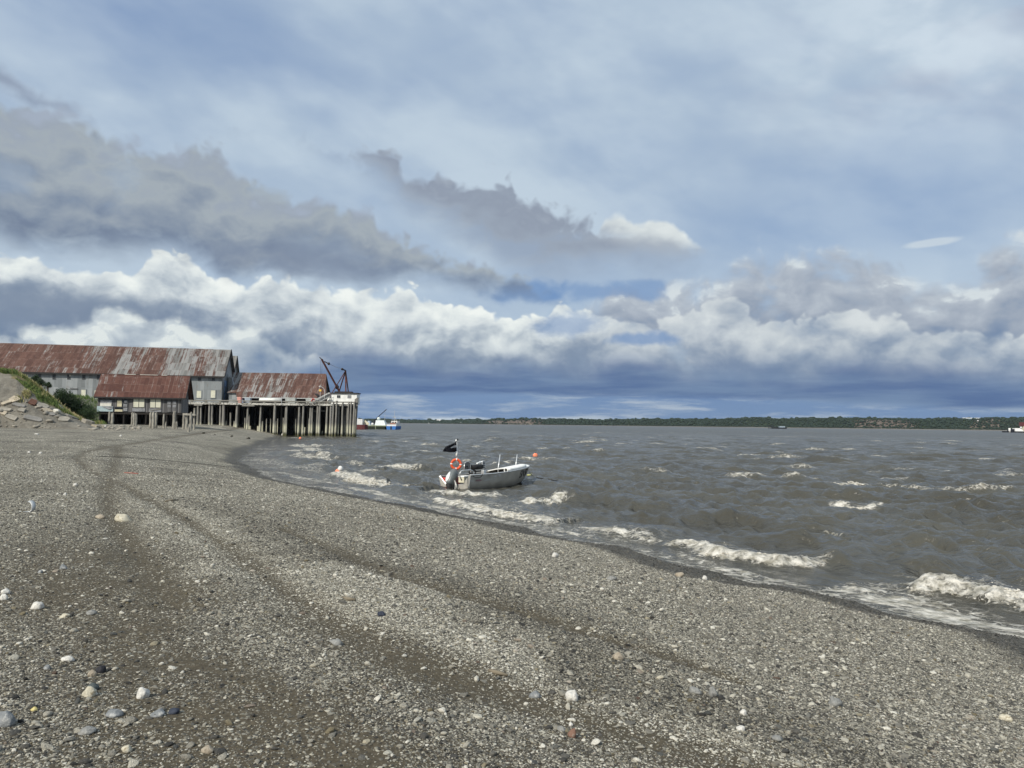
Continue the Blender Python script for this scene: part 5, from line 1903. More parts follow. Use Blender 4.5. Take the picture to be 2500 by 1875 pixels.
for a in (
        (310, 815, 250, 110, 'concrete_tan', 'pale tan concrete slab highest on the bare embankment', .2, -.55),
        (660, 900, 155, 105, 'rust_slab', 'rust-brown slab among the grey ones on the embankment', .3, -.6),
        (460, 1035, 165, 70, 'concrete', 'small grey slab with a dark gap beneath, left half of the embankment', .2, -.4),
        (110, 1035, 360, 60, 'concrete', 'long flat slab jutting out at the left edge of the photo', .2, -.12),
        (75, 1120, 190, 60, 'concrete_tan', 'light slab with a black shadow below at the left edge', .2, -.5),
        (1265, 985, 150, 150, 'concrete', 'steeply tilted slab just under the end of the grass', .2, -1.0),
        (1055, 1130, 170, 70, 'concrete_grey', 'slab overhanging a black hollow in the middle of the embankment', .2, -.35),
        (870, 955, 270, 110, 'concrete', 'broad slab right of the rust-brown one', .22, -.5),
        (985, 1055, 210, 70, 'concrete_tan', 'narrow light slab beside the white rock', .2, -.3),
        (700, 1215, 420, 95, 'concrete_grey', 'largest flat slab low in the middle of the embankment', .2, -.4),
        (1330, 1240, 260, 110, 'concrete', 'rugged slab at the foot of the embankment near its middle', .3, -.3),
        (1530, 1200, 420, 95, 'concrete_grey', 'long slanting slab above the foot of the embankment at right', .22, -.55),
        (1840, 1225, 210, 150, 'concrete', 'upright block at the right end of the embankment', .5, -.9),
        (2010, 1320, 250, 80, 'concrete_tan', 'low slab lying on the sand past the upright block', .22, -.1),
        (140, 900, 110, 120, 'concrete_tan', 'small light slab standing near the left edge', .22, -.9),
        (390, 960, 280, 60, 'concrete_grey', 'narrow dark grey slab below the highest tan one', .2, -.45),
        (240, 1210, 300, 70, 'concrete', 'lowest slab at the left foot of the embankment', .2, -.5),
        (1660, 1040, 300, 110, 'concrete_grey', 'smooth grey slab below the dark bushes', .18, -.65)):
    slab(*a[:6], th=a[6], spin=a[7])
q, n = mound_at(1168 / 8.508, 880 + 1080 / 8.508)
o = tag(MB().blob((0, 0, 0), .45, 9, 6, .18, (1.2, 1, .75)).build('rock', MATS['white_rock'], smooth=False), 'single white rock lying on the embankment slabs', 'rock')
o.location = q + n * .15

def build_rubble():
    rng = np.random.default_rng(3)
    C, Sz = [], []
    for _ in range(400):
        if rng.random() < .62:
            px, py = rng.uniform(215, 345), 1030 + 22 * rng.random() ** .7
            if py < 1036 and px > 300:
                continue
            w = on_ground(px, py) if py > 1040 else on_ground(px, max(py, 1041))
            s = .085 * (1 - rng.random()) ** -.42
        else:
            a, b = rng.uniform(-20, 235), rng.uniform(975, 1046)
            w, _n = mound_at(a, b)
            s = .075 * (1 - rng.random()) ** -.45
        C.append((w.x, w.y, w.z + s * .2))
        Sz.append(min(s, .38))
    C, Sz = np.array(C), np.array(Sz)
    sq = np.stack([rng.uniform(.8, 1.9, len(C)), rng.uniform(.7, 1.4, len(C)), rng.uniform(.4, .8, len(C))], 1)
    v, f = scatter_blobs(C, Sz, .3, rng, sq)
    tag(link('rubble', np_mesh('rubble', v, f), MATS['concrete']), 'loose stone rubble at the foot of the embankment and shed', 'rubble', kind='stuff')
build_rubble()

# ------------------------------------------------------------------ grass and bushes
def m_grass(g, p):
    dry = attr(g, 'dry')
    rn = g.noise(objv(g), .8, 4, .6)
    f = g.clamp(g.add(dry, g.mul(g.sub(rn, .5), .5)))
    g.put(p.inputs['Base Color'], g.ramp(f, [(0, (.065, .115, .028)), (.4, (.14, .18, .05)), (.65, (.30, .27, .11)), (1, (.50, .42, .24))]))
    p.inputs['Roughness'].default_value = .8
mat('grass', m_grass)
def m_leaf(c0, c1):
    def fn(g, p):
        n = g.noise(objv(g), 1.1, 5, .65)
        rnd = attr(g, 'shade')
        g.put(p.inputs['Base Color'], g.mix(g.clamp(g.add(g.mul(n, .5), g.mul(rnd, .5))), c0, c1))
        p.inputs['Roughness'].default_value = .7
        tr = g.n('ShaderNodeBsdfTranslucent')
        g.put(tr.inputs[0], c1)
        mx = g.n('ShaderNodeMixShader')
        mx.inputs[0].default_value = .18
        g.nt.links.new(p.outputs[0], mx.inputs[1])
        g.nt.links.new(tr.outputs[0], mx.inputs[2])
        g.nt.links.new(mx.outputs[0], g.out.inputs[0])
    return fn
mat('leaf', m_leaf((.012, .028, .010), (.050, .085, .030)))
plain('bark', (.07, .055, .04), .9)
def blades(P, h, w, rng, lean=(-.35, 0)):
    """grass blades as bent triangles pairs"""
    n = len(P)
    a = rng.uniform(0, 6.283, n)
    u = np.stack([np.cos(a), np.sin(a), np.zeros(n)], 1) * w[:, None] / 2
    b = np.stack([rng.normal(lean[0], .25, n), rng.normal(lean[1], .25, n), np.ones(n)], 1) * h[:, None]
    mid = P + b * .55 + np.array([0, 0, .03])
    tip = P + b * np.array([1.5, 1.5, .95])
    v = np.stack([P - u, P + u, mid + u * .7, mid - u * .7, tip], 1)
    i = (np.arange(n) * 5)[:, None]
    f = np.concatenate([i + np.array([[0, 1, 2]]), i + np.array([[0, 2, 3]]), i + np.array([[3, 2, 4]])])
    return v.reshape(-1, 3), f
def build_grass():
    rng = np.random.default_rng(8)
    pts, dry, hh = [], [], []
    vi = np.where((MV > .4) & (MV < 1.25))[0]
    for _ in range(26000):
        c = rng.integers(0, NU)
        u = _us[c]
        lo_ = np.interp(u, [-260, 0, 25, 60, 110, 150, 180, 215], [.97, .955, .85, .70, .66, .72, .84, .99])
        v = lo_ + rng.random() * (1.22 - lo_)
        if u > 205 or v < lo_:
            continue
        k = np.interp(v, MV, np.arange(NV))
        k0 = int(k)
        c2 = min(c + 1, NU - 1)
        t, s_ = k - k0, rng.random()
        p = (MP[k0, c] * (1 - s_) + MP[k0, c2] * s_) * (1 - t) + (MP[min(k0 + 1, NV - 1), c] * (1 - s_) + MP[min(k0 + 1, NV - 1), c2] * s_) * t
        nz_ = vnoise(np.array([p[0] * .35]), np.array([p[1] * .35]), 303)[0]
        if nz_ < .25 and v < .93:
            continue
        pts.append(p)
        d_ = .25 + .75 * sstep(.86, 1.0, np.array([v]))[0] * (.4 + .6 * nz_) if u > 45 else .18 + .3 * nz_
        dry.append(min(1, max(0, d_ + rng.normal(0, .16))))
        hh.append(rng.uniform(.25, .62) * (1.35 if v > .9 else .9))
    # tufts lower on the bare slope
    for (a, b, n_, d_) in ((66, 966, 420, .72), (102, 974, 340, .2), (110, 968, 160, .7), (47, 978, 80, .6)):
        for _ in range(n_):
            q, _n = mound_at(a + rng.normal(0, 4), b + rng.normal(0, 3.2))
            pts.append(np.array(q)); dry.append(min(1, max(0, d_ + rng.normal(0, .15)))); hh.append(rng.uniform(.3, .7))
    # green bank between the bushes and the shed
    for _ in range(9000):
        x, y = rng.uniform(-92, -66), rng.uniform(116, 158)
        px, py = project([(x, y, gz(x, y))])
        if not (150 < px[0] < 262):
            continue
        pts.append(np.array((x, y, gz(x, y))))
        dry.append(min(1, max(0, (.12 if y > 126 else .5) + rng.normal(0, .14))))
        hh.append(rng.uniform(.4, .9))
    P, dry, hh = np.array(pts), np.array(dry), np.array(hh)
    v, f = blades(P, hh, rng.uniform(.05, .13, len(P)), rng)
    tag(link('grass', np_mesh('grass', v, f, {'dry': np.repeat(dry, 5)}), MATS['grass']), 'wind-bent green and straw grass along the embankment top', 'grass', kind='stuff')
    print('GRASS', len(P))
build_grass()
def shrub(px, py, D, rx, rz, label, n=1500, leaf=.17):
    n = int(n * 1.9)
    rng = np.random.default_rng(int(px * 7))
    top = at(px, py, D)
    b = Vector((top.x, D, top.z - rz * 1.9))
    root = empty('bush', b, 0, label, 'bush', 'dark bushes behind the embankment')
    # clumps, then leaves round each clump
    nc = 16
    cl = []
    for _ in range(nc):
        d = rng.normal(0, 1, 3)
        d /= np.linalg.norm(d)
        cl.append(d * np.array([rx * .68, rx * .62, rz * .7]) * rng.uniform(.35, 1.0) + np.array([0, 0, rz]))
    cl = np.array(cl)
    ci = rng.integers(0, nc, n)
    d = rng.normal(0, 1, (n, 3))
    d /= np.linalg.norm(d, axis=1)[:, None]
    P = cl[ci] + d * (rx * .40 * rng.uniform(.45, 1.12, n) ** .6)[:, None]
    nrm = d + rng.normal(0, .7, (n, 3))
    nrm /= np.linalg.norm(nrm, axis=1)[:, None]
    t = np.cross(nrm, rng.normal(0, 1, (n, 3)))
    t /= np.linalg.norm(t, axis=1)[:, None]
    bt = np.cross(nrm, t)
    s_ = rng.uniform(.5, 1.2, n)[:, None] * leaf / 2
    v = np.stack([P - t * s_, P + bt * s_ * .6, P + t * s_ * 1.1, P - bt * s_ * .6], 1).reshape(-1, 3)
    f = np.arange(n * 4).reshape(n, 4)
    link('crown', np_mesh('crown', v, f, {'shade': np.repeat(rng.random(n), 4)}), MATS['leaf'], root)
    m = MB()
    for k in range(5):
        c = cl[k]
        m.tube([(0, 0, -.8), (c[0] * .3, c[1] * .3, c[2] * .5), tuple(c)], [.09, .06, .03], 5)
    m.build('trunk', MATS['bark'], root)
for a in ((150, 945, 117, 1.6, 1.7, 'dark bush at the top of the row, beside the grassy crest', 1900),
          (166, 953, 118, 2.0, 2.1, 'second dark bush down the row behind the embankment', 2400),
          (184, 966, 119, 2.1, 2.1, 'middle dark bush of the row below the boarded warehouse window', 2400),
          (202, 980, 119, 2.0, 1.9, 'fourth dark bush down the row behind the embankment', 2200),
          (219, 993, 119, 1.8, 1.5, 'lowest dark bush of the row, nearest the wooden shed', 2000),
          (84, 914, 116, .8, .8, 'small round bush on the crest before the first warehouse window', 500),
          (100, 922, 116, .9, .9, 'small bush on the crest under the second warehouse window', 600),
          (118, 931, 116, .65, .75, 'smallest bush standing alone on the crest', 420)):
    shrub(*a)

# ------------------------------------------------------------------ far shore
def far_D(px):
    return np.interp(px, [700, 860, 1000, 1150, 1300, 1500, 1800, 2150, 2700], [2400, 2350, 2300, 2100, 2000, 2000, 1950, 1750, 1500])
def far_top(px):
    return np.interp(px, [700, 870, 1000, 1070, 1190, 1260, 1340, 1500, 1750, 1842, 2030, 2100, 2230, 2350, 2410, 2500, 2700],
                         [1018, 1020, 1022.8, 1022.6, 1022, 1020.5, 1020, 1021, 1020.5, 1018.5, 1018, 1018.5, 1018.8, 1018.5, 1017.5, 1018, 1019])
def m_far(g, p):
    v = objv(g)
    bl, be = attr(g, 'bluff'), attr(g, 'beach')
    n = g.noise(v, .03, 6, .65)
    n2 = g.noise(g.vm('MULTIPLY', v, (1, 1, .35)), .16, 5, .7)
    col = g.mix(g.sm(n, .35, .65), (.016, .030, .016), (.045, .062, .026))
    col = g.mix(g.sm(g.add(bl, g.mul(g.sub(n2, .5), 1.1)), .45, .62), col, g.mix(g.sm(n2, .35, .65), (.070, .057, .047), (.150, .122, .098)))
    col = g.mix(be, col, (.20, .185, .16))
    g.put(p.inputs['Base Color'], col)
    p.inputs['Roughness'].default_value = .95
    bump(g, n2, 4.0, .8)
mat('far_land', m_far)
mat('far_leaf', m_leaf((.012, .026, .017), (.030, .050, .026)))
def build_far_shore():
    us = np.linspace(700, 2700, 1000)
    prof = np.array([(-14, -.04), (0, .0), (12, .045), (16, .09), (24, .30), (34, .55), (48, .80), (75, .93), (130, .97), (260, 1.0), (600, 1.0), (1200, .6)])
    V, B, E = [], [], []
    for (back, hf) in prof:
        for u in us:
            D = far_D(u)
            w = at(u, 1030, D)
            top = at(u, far_top(u) + 1.6 * (vnoise(np.array([u * .011]), np.array([3.]), 421)[0] - .5) + 1.2 * (vnoise(np.array([u * .05]), np.array([3.]), 422)[0] - .5), D + 200)
            H = max(6, top.z - 5.5)
            x, y = w.x * (1 + back / D), D + back
            z = hf * H
            z += (fbm(np.array([x * .006]), np.array([y * .006]), 3, 401)[0] - .5) * H * .5 * (0.15 < hf < .95)
            z += (fbm(np.array([x * .025]), np.array([y * .025]), 3, 405)[0] - .5) * 5 * (hf > .2)
            bf = (math.exp(-((u - 1250) / 85) ** 4) * 1.0 + math.exp(-((u - 2160) / 95) ** 4) * .85 + math.exp(-((u - 2410) / 60) ** 4) * .6 + math.exp(-((u - 1840) / 50) ** 4) * .35)
            V.append((x, y, z))
            B.append(bf * (1.0 if .06 < hf < .85 else (.3 if hf < .9 else 0)))
            E.append(1.0 if 0 <= hf < .08 else 0.0)
    nr, nc = len(prof), len(us)
    idx = np.arange(nr * nc).reshape(nr, nc)
    f = np.stack([idx[:-1, :-1], idx[:-1, 1:], idx[1:, 1:], idx[1:, :-1]], -1).reshape(-1, 4)
    V = np.array(V)
    tag(link('far_shore', np_mesh('far_shore', V, f, {'bluff': B, 'beach': E}), MATS['far_land'], smooth=True), kind='structure')
    # woods
    rng = np.random.default_rng(4)
    C, Sz = [], []
    B = np.array(B).reshape(nr, nc)
    Vg = V.reshape(nr, nc, 3)
    for _ in range(24000):
        k = rng.uniform(2.6, 9.4)
        c = rng.integers(0, nc - 1)
        k0 = int(k)
        t, s_ = k - k0, rng.random()
        q = (Vg[k0, c] * (1 - s_) + Vg[k0, c + 1] * s_) * (1 - t) + (Vg[k0 + 1, c] * (1 - s_) + Vg[k0 + 1, c + 1] * s_) * t
        if rng.random() < B[k0, c] * 1.15 - .05 * k0:
            continue
        s = rng.uniform(1.3, 3.0) * (1.0 if rng.random() > .04 else 1.9) * (1.0 if k > 6 else .9)
        C.append(q + np.array([0, 0, s * .55]))
        Sz.append(s)
    C, Sz = np.array(C), np.array(Sz)
    sq = np.stack([rng.uniform(.8, 1.5, len(C)), rng.uniform(.8, 1.5, len(C)), rng.uniform(.45, .8, len(C))], 1)
    v, f = scatter_blobs(C, Sz, .35, rng, sq)
    tag(link('far_woods', np_mesh('far_woods', v, f, {'shade': np.repeat(rng.random(len(C)), 12)}), MATS['far_leaf']), 'low dark green woods covering the far shore', 'woods', kind='stuff')
build_far_shore()
plain('far_white', (.72, .72, .70), .6)
plain('far_blue', (.16, .23, .30), .6)
plain('far_roof', (.20, .20, .20), .7)
def far_house(x0, x1, yt, yb, D, label, wall='far_white', roof='far_roof', rh=.35):
    a, b = at(x0, yb, D), at(x1, yt, D)
    root = empty('house', ((a.x + b.x) / 2, D, a.z - 2), 0, label, 'building', 'small buildings on the far shore')
    w, h = b.x - a.x, b.z - a.z
    MB().span(-w / 2, w / 2, 0, w * .5 + 4, 0, h * (1 - rh) + 2).build('wall', MATS[wall], root)
    zz = h * (1 - rh) + 2
    d = w * .5 + 4
    m = MB()
    m.quad((-w * .53, -.5, zz), (w * .53, -.5, zz), (w * .53, d / 2, zz + h * rh), (-w * .53, d / 2, zz + h * rh))
    m.quad((-w * .53, d / 2, zz + h * rh), (w * .53, d / 2, zz + h * rh), (w * .53, d + .5, zz), (-w * .53, d + .5, zz))
    m.quad((-w * .5, 0, zz), (-w * .5, d / 2, zz + h * rh), (-w * .5, d, zz)).quad((w * .5, 0, zz), (w * .5, d, zz), (w * .5, d / 2, zz + h * rh))
    m.build('roof', MATS[roof], root)
for a in ((2356, 2399, 1020.0, 1026, 1720, 'long blue-grey building on the far ridge at right', 'far_blue', 'far_white', .3),
          (2376, 2381.5, 1020.5, 1026, 1700, 'tiny white house before the long blue-grey building', 'far_white', 'far_white', .3),
          (2389, 2401, 1026, 1030, 1680, 'low white-roofed house below the long blue-grey building', 'far_blue', 'far_white', .7),
          (1066, 1076, 1023, 1027, 2250, 'white house on the far ridge at left', 'far_white', 'far_white', .3),
          (1046, 1056, 1031, 1034.5, 2250, 'left one of two white houses at the far waterline', 'far_white', 'far_roof', .3),
          (1061, 1071, 1030.5, 1034.5, 2240, 'right one of two white houses at the far waterline', 'far_white', 'far_roof', .3),
          (1124, 1144, 1031, 1034.6, 2150, 'long white building at the far waterline left of the bare bluff', 'far_white', 'far_white', .3),
          (1590, 1596, 1024, 1027, 2040, 'small pale house among the far trees in the middle', 'far_white', 'far_roof', .4)):
    far_house(*a)

# ------------------------------------------------------------------ boats in the distance
plain('hull_green', (.022, .032, .020), .6, var=.25)
plain('rub_green', (.26, .30, .20), .7)
plain('hull_maroon', (.14, .045, .045), .6, var=.25)
plain('hull_blue', (.045, .17, .47), .5, var=.15)
plain('hull_dark', (.016, .018, .024), .6)
plain('canvas_white', (.66, .72, .70), .7)
plain('canvas_grey', (.36, .43, .50), .7)
plain('rust_light', (.30, .16, .12), .8)
plain('cream_paint', (.68, .64, .48), .6)
def hull(L, W, H, bow=.25, draft=.5, flare=1.1):
    rows = []
    for t in (0, .05, .3, .6, 1 - bow, 1 - bow * .45, 1):
        k = 1.0 if t <= 1 - bow else math.sqrt(max(.0, 1 - ((t - 1 + bow) / bow) ** 2)) * .96 + .04
        sh = H * (1 + .25 * max(0, t - .6))
        x = (t - .5) * L
        rows.append([(x, -W / 2 * k, sh), (x, -W / 2 * k / flare, -draft), (x, W / 2 * k / flare, -draft), (x, W / 2 * k, sh)])
    return MB().loft(rows, True, True)
def box_tent(x0, x1, y0, y1, z0, z1, ins):
    m = MB()
    lo_ = [(x0, y0, z0), (x1, y0, z0), (x1, y1, z0), (x0, y1, z0)]
    hi_ = [(x0 + ins * .4, y0 + ins, z1), (x1 - ins, y0 + ins, z1), (x1 - ins, y1 - ins, z1), (x0 + ins * .4, y1 - ins, z1)]
    return m.loft([lo_, hi_], True, True)
def build_far_boats():
    D = 330.0
    S_ = D / F
    def rt(name, px, label, cat, rz=0.0, D=D, grp=None):
        w = at(px, 1048, D)
        return empty(name, (w.x, D, 0), rz, label, cat, grp)
    grp = 'boats moored beyond the dock'
    # barge
    r_ = rt('barge', 920.5, 'dark green moored barge carrying pale tents and a crane boom', 'barge', grp=grp)
    L = 50 * S_
    hull(L, 7, 1.35, .06, .6, 1.03).build('hull', MATS['hull_green'], r_)
    MB().span(-L / 2, L / 2 + .3, -3.65, 3.6, 1.35, 1.75).build('rub_rail', MATS['rub_green'], r_)
    MB().span(-.15, .15, -3.72, -3.5, -.2, 1.6).build('fender', MATS['rub_green'], r_)
    box_tent(-L * .45, -L * .26, -2.8, 2.5, 1.75, 3.6, .7).build('small_tent', MATS['canvas_grey'], r_)
    box_tent(-L * .06, L * .47, -3.0, 2.5, 1.75, 3.9, .9).build('tent', MATS['canvas_white'], r_)
    MB().blob((L * .08, -.5, 4.6), .75, 10, 6, 0, (1, 1, .9)).build('dome', MATS['canvas_white'], r_, True)
    MB().span(-L * .16, -L * .08, -1, 1, 1.75, 4.2).build('crane_house', MATS['hull_dark'], r_)
    MB().bar((-L * .1, 0, 4.2), (L * .44, 0, 8.6), .3).build('crane_boom', MATS['hull_dark'], r_)
    MB().tube([(L * .36, .5, 3.9), (L * .37, .5, 9.0)], [.09, .05], 6).build('mast', MATS['pale_metal'], r_)
    MB().blob((-L * .17, -2.6, 2.2), .6, 9, 6, .1).build('float_bag', MATS['far_white'], r_, True)
    # maroon tender, half hidden by the dock
    r_ = rt('tender', 882, 'maroon work boat with a white cabin, partly hidden by the dock piles', 'boat', grp=grp, D=318)
    L = 32 * 318 / F
    hull(L, 4.2, 1.9, .4, .5).build('hull', MATS['hull_maroon'], r_)
    MB().span(-L * .5, L * .14, -1.9, 1.9, 2.05, 4.3).build('cabin', MATS['far_white'], r_)
    MB().quad((-L * .5, -1.9, 4.3), (-L * .30, -1.9, 4.3), (-L * .5, -1.9, 5.3)).quad((-L * .5, 1.9, 4.3), (-L * .5, 1.9, 5.3), (-L * .30, 1.9, 4.3)).quad((-L * .5, -1.9, 5.3), (-L * .30, -1.9, 4.3), (-L * .30, 1.9, 4.3), (-L * .5, 1.9, 5.3)).build('cabin_roof', MATS['far_white'], r_)
    MB().bar((L * .2, 0, 3.2), (L * .52, 0, 1.9), .5, 1.6).build('foredeck', MATS['cream_paint'], r_)
    # blue boat seen from the end
    r_ = rt('fishing_boat', 964, 'bright blue fishing boat with white upperworks seen end-on', 'boat', R(80), grp=grp)
    hull(10, 4.3, 1.5, .4, .5, 1.2).build('hull', MATS['hull_blue'], r_)
    MB().span(-5.06, -4.9, -.3, .3, -.2, 1.5).build('rudder_post', MATS['hull_dark'], r_)
    MB().span(-4.6, 1.5, -2.1, -1.9, 1.4, 2.7).span(-4.6, 1.5, 1.9, 2.1, 1.4, 2.3).span(-4.7, -4.5, -2.1, 2.1, 1.4, 2.2).build('bulwark', MATS['far_white'], r_)
    c_ = MB().span(-1, 2.6, -1.3, 1.3, 1.4, 3.7).build('wheelhouse', MATS['far_white'], r_)
    MB().span(-1.04, -1.0, -.9, -.2, 2.5, 3.3).span(-1.04, -1.0, .2, .9, 2.5, 3.3).build('window', MATS['dark_glass'], c_)
    MB().span(-4, -1.4, -1.5, .8, 2.0, 2.9).build('net_reel', MATS['rust_light'], r_)
    MB().tube([(0, .3, 3.7), (0, .3, 8.2)], [.1, .05], 6).bar((0, -.5, 5.2), (0, 1.0, 5.0), .1).build('mast', MATS['pale_metal'], r_)
    MB().tube([(-1, -1.0, 3.7), (0, .2, 5.8)], .07, 5).tube([(-1, 1.2, 3.7), (0, .4, 5.8)], .07, 5).build('rigging', MATS['steel_grey'], r_)
    # scow at the right edge
    D2 = 780.0
    s2 = D2 / F
    w = at(2489, 1052, D2)
    r_ = empty('scow', (w.x, D2, 0), 0, 'dark work boat with white deck gear cut by the right photo edge', 'boat')
    L = 72 * s2
    hull(L, 9, 1.3, .1, .6, 1.05).build('hull', MATS['hull_dark'], r_)
    X = lambda px: at(px, 1050, D2).x - w.x
    MB().tube([(X(2458.5), -4, 0), (X(2458.5), -4, 4.4)], 1.0, 12).build('bow_tank', MATS['far_white'], r_, True)
    box_tent(X(2473), X(2493), -4, 3, 1.3, 4.4, 1.6).build('deck_shelter', MATS['far_white'], r_)
    MB().span(X(2495), X(2520), -3, 3, 1.3, 6.5).build('deckhouse', MATS['cream_paint'], r_)
    MB().span(X(2492), X(2522), -2.5, 2.5, 6.5, 10.5).build('upper_house', MATS['hull_maroon'], r_)
    MB().span(X(2462), X(2472), -3, 2, 1.3, 3.6).build('winch', MATS['hull_dark'], r_)
    MB().blob((X(2488), -3, 5.0), 1.0, 9, 6, .1).build('float_bag', MATS['far_white'], r_, True)
    # small wharf with a barge on the far side
    D3 = 1150.0
    w = at(1903, 1043, D3)
    r_ = empty('landing_barge', (w.x, D3, 0), 0, 'dark landing barge lying at posts before the far shore', 'barge')
    s3 = D3 / F
    hull(36 * s3, 9, 2.0, .15, .6).build('hull', MATS['hull_dark'], r_)
    MB().span(-.5 * s3, 12 * s3, -3, 3, 2.0, 3.8).build('deckhouse', MATS['canvas_grey'], r_)
    for k in range(4):
        MB().tube([((-24 + k * 3.4) * s3, 4, -1), ((-24 + k * 3.4) * s3, 4, 5.0)], .5, 6).build('post', MATS['hull_dark'], r_)
    MB().span(-25 * s3, -12 * s3, 3, 6, 4.2, 5.0).build('pier_deck', MATS['hull_dark'], r_)
build_far_boats()

# ------------------------------------------------------------------ buoys
mat('buoy_orange', lambda g, p: (g.put(p.inputs['Base Color'], g.mix(g.sm(g.noise(objv(g), 2.5, 5, .65), .45, .7), (.80, .22, .11), (.86, .55, .40))), g.put(p.inputs['Roughness'], .45)))
def buoy(px, py, pb, w, label, mt='buoy_orange'):
    b = on_z(px, pb, .05)
    D = b.y
    r_ = w / 2 / F * D
    root = empty('buoy', (b.x, D, .05), .4, label, 'buoy', 'round buoys floating off the beach')
    m = MB()
    rows = []
    for k in range(13):
        th = math.pi * k / 12
        rr = r_ * (math.sin(th) + .02)
        rows.append([(rr * math.cos(6.283 * i / 18), rr * math.sin(6.283 * i / 18), r_ * .72 + r_ * 1.02 * math.cos(th)) for i in range(18)])
    m.loft(rows, True, True)
    m.build('float', MATS[mt], root, True)
    MB().torus((0, 0, r_ * 1.82), (1, 0, 0), r_ * .16, r_ * .06, 14, 6).tube([(0, 0, r_ * 1.6), (0, 0, r_ * 1.75)], r_ * .16, 8).build('eye', MATS['black_rubber'], root, True)
    return root
buoy(1307, 1111, 1117, 12.5, 'orange buoy floating alone beyond the skiff bow')
b_ = buoy(826, 1152, 1158, 16, 'orange and white buoy tossed in the surf left of the skiff')
MB().blob((.10, -.12, .34), .17, 8, 6, .1).build('white_panel', MATS['far_white'], b_, True)
buoy(733, 1070, 1072.5, 6.5, 'small pink buoy in the surf near the dock')

# ------------------------------------------------------------------ the skiff at its mooring
plain('aluminium', (.47, .45, .40), .45, metal=.35, var=.14, scale=1.4, spec=.5)
plain('aluminium_bright', (.66, .67, .66), .35, metal=.5, var=.08)
plain('inside_grey', (.20, .195, .185), .7, var=.2)
plain('white_vinyl', (.82, .82, .78), .5, var=.05)
plain('motor_grey', (.13, .145, .145), .35, var=.1, spec=.5)
plain('motor_silver', (.66, .68, .67), .3, var=.05, spec=.5)
plain('flag_black', (.010, .010, .014), .8, var=.3)
plain('ring_orange', (.72, .105, .035), .55, var=.10)
plain('tote_red', (.70, .10, .085), .5)
plain('decal_rose', (.30, .19, .19), .5)
plain('decal_pale', (.52, .52, .50), .5)
plain('rope_pale', (.42, .42, .34), .9)
plain('rope_dark', (.030, .030, .030), .9)
plain('float_yellow', (.42, .42, .16), .6)

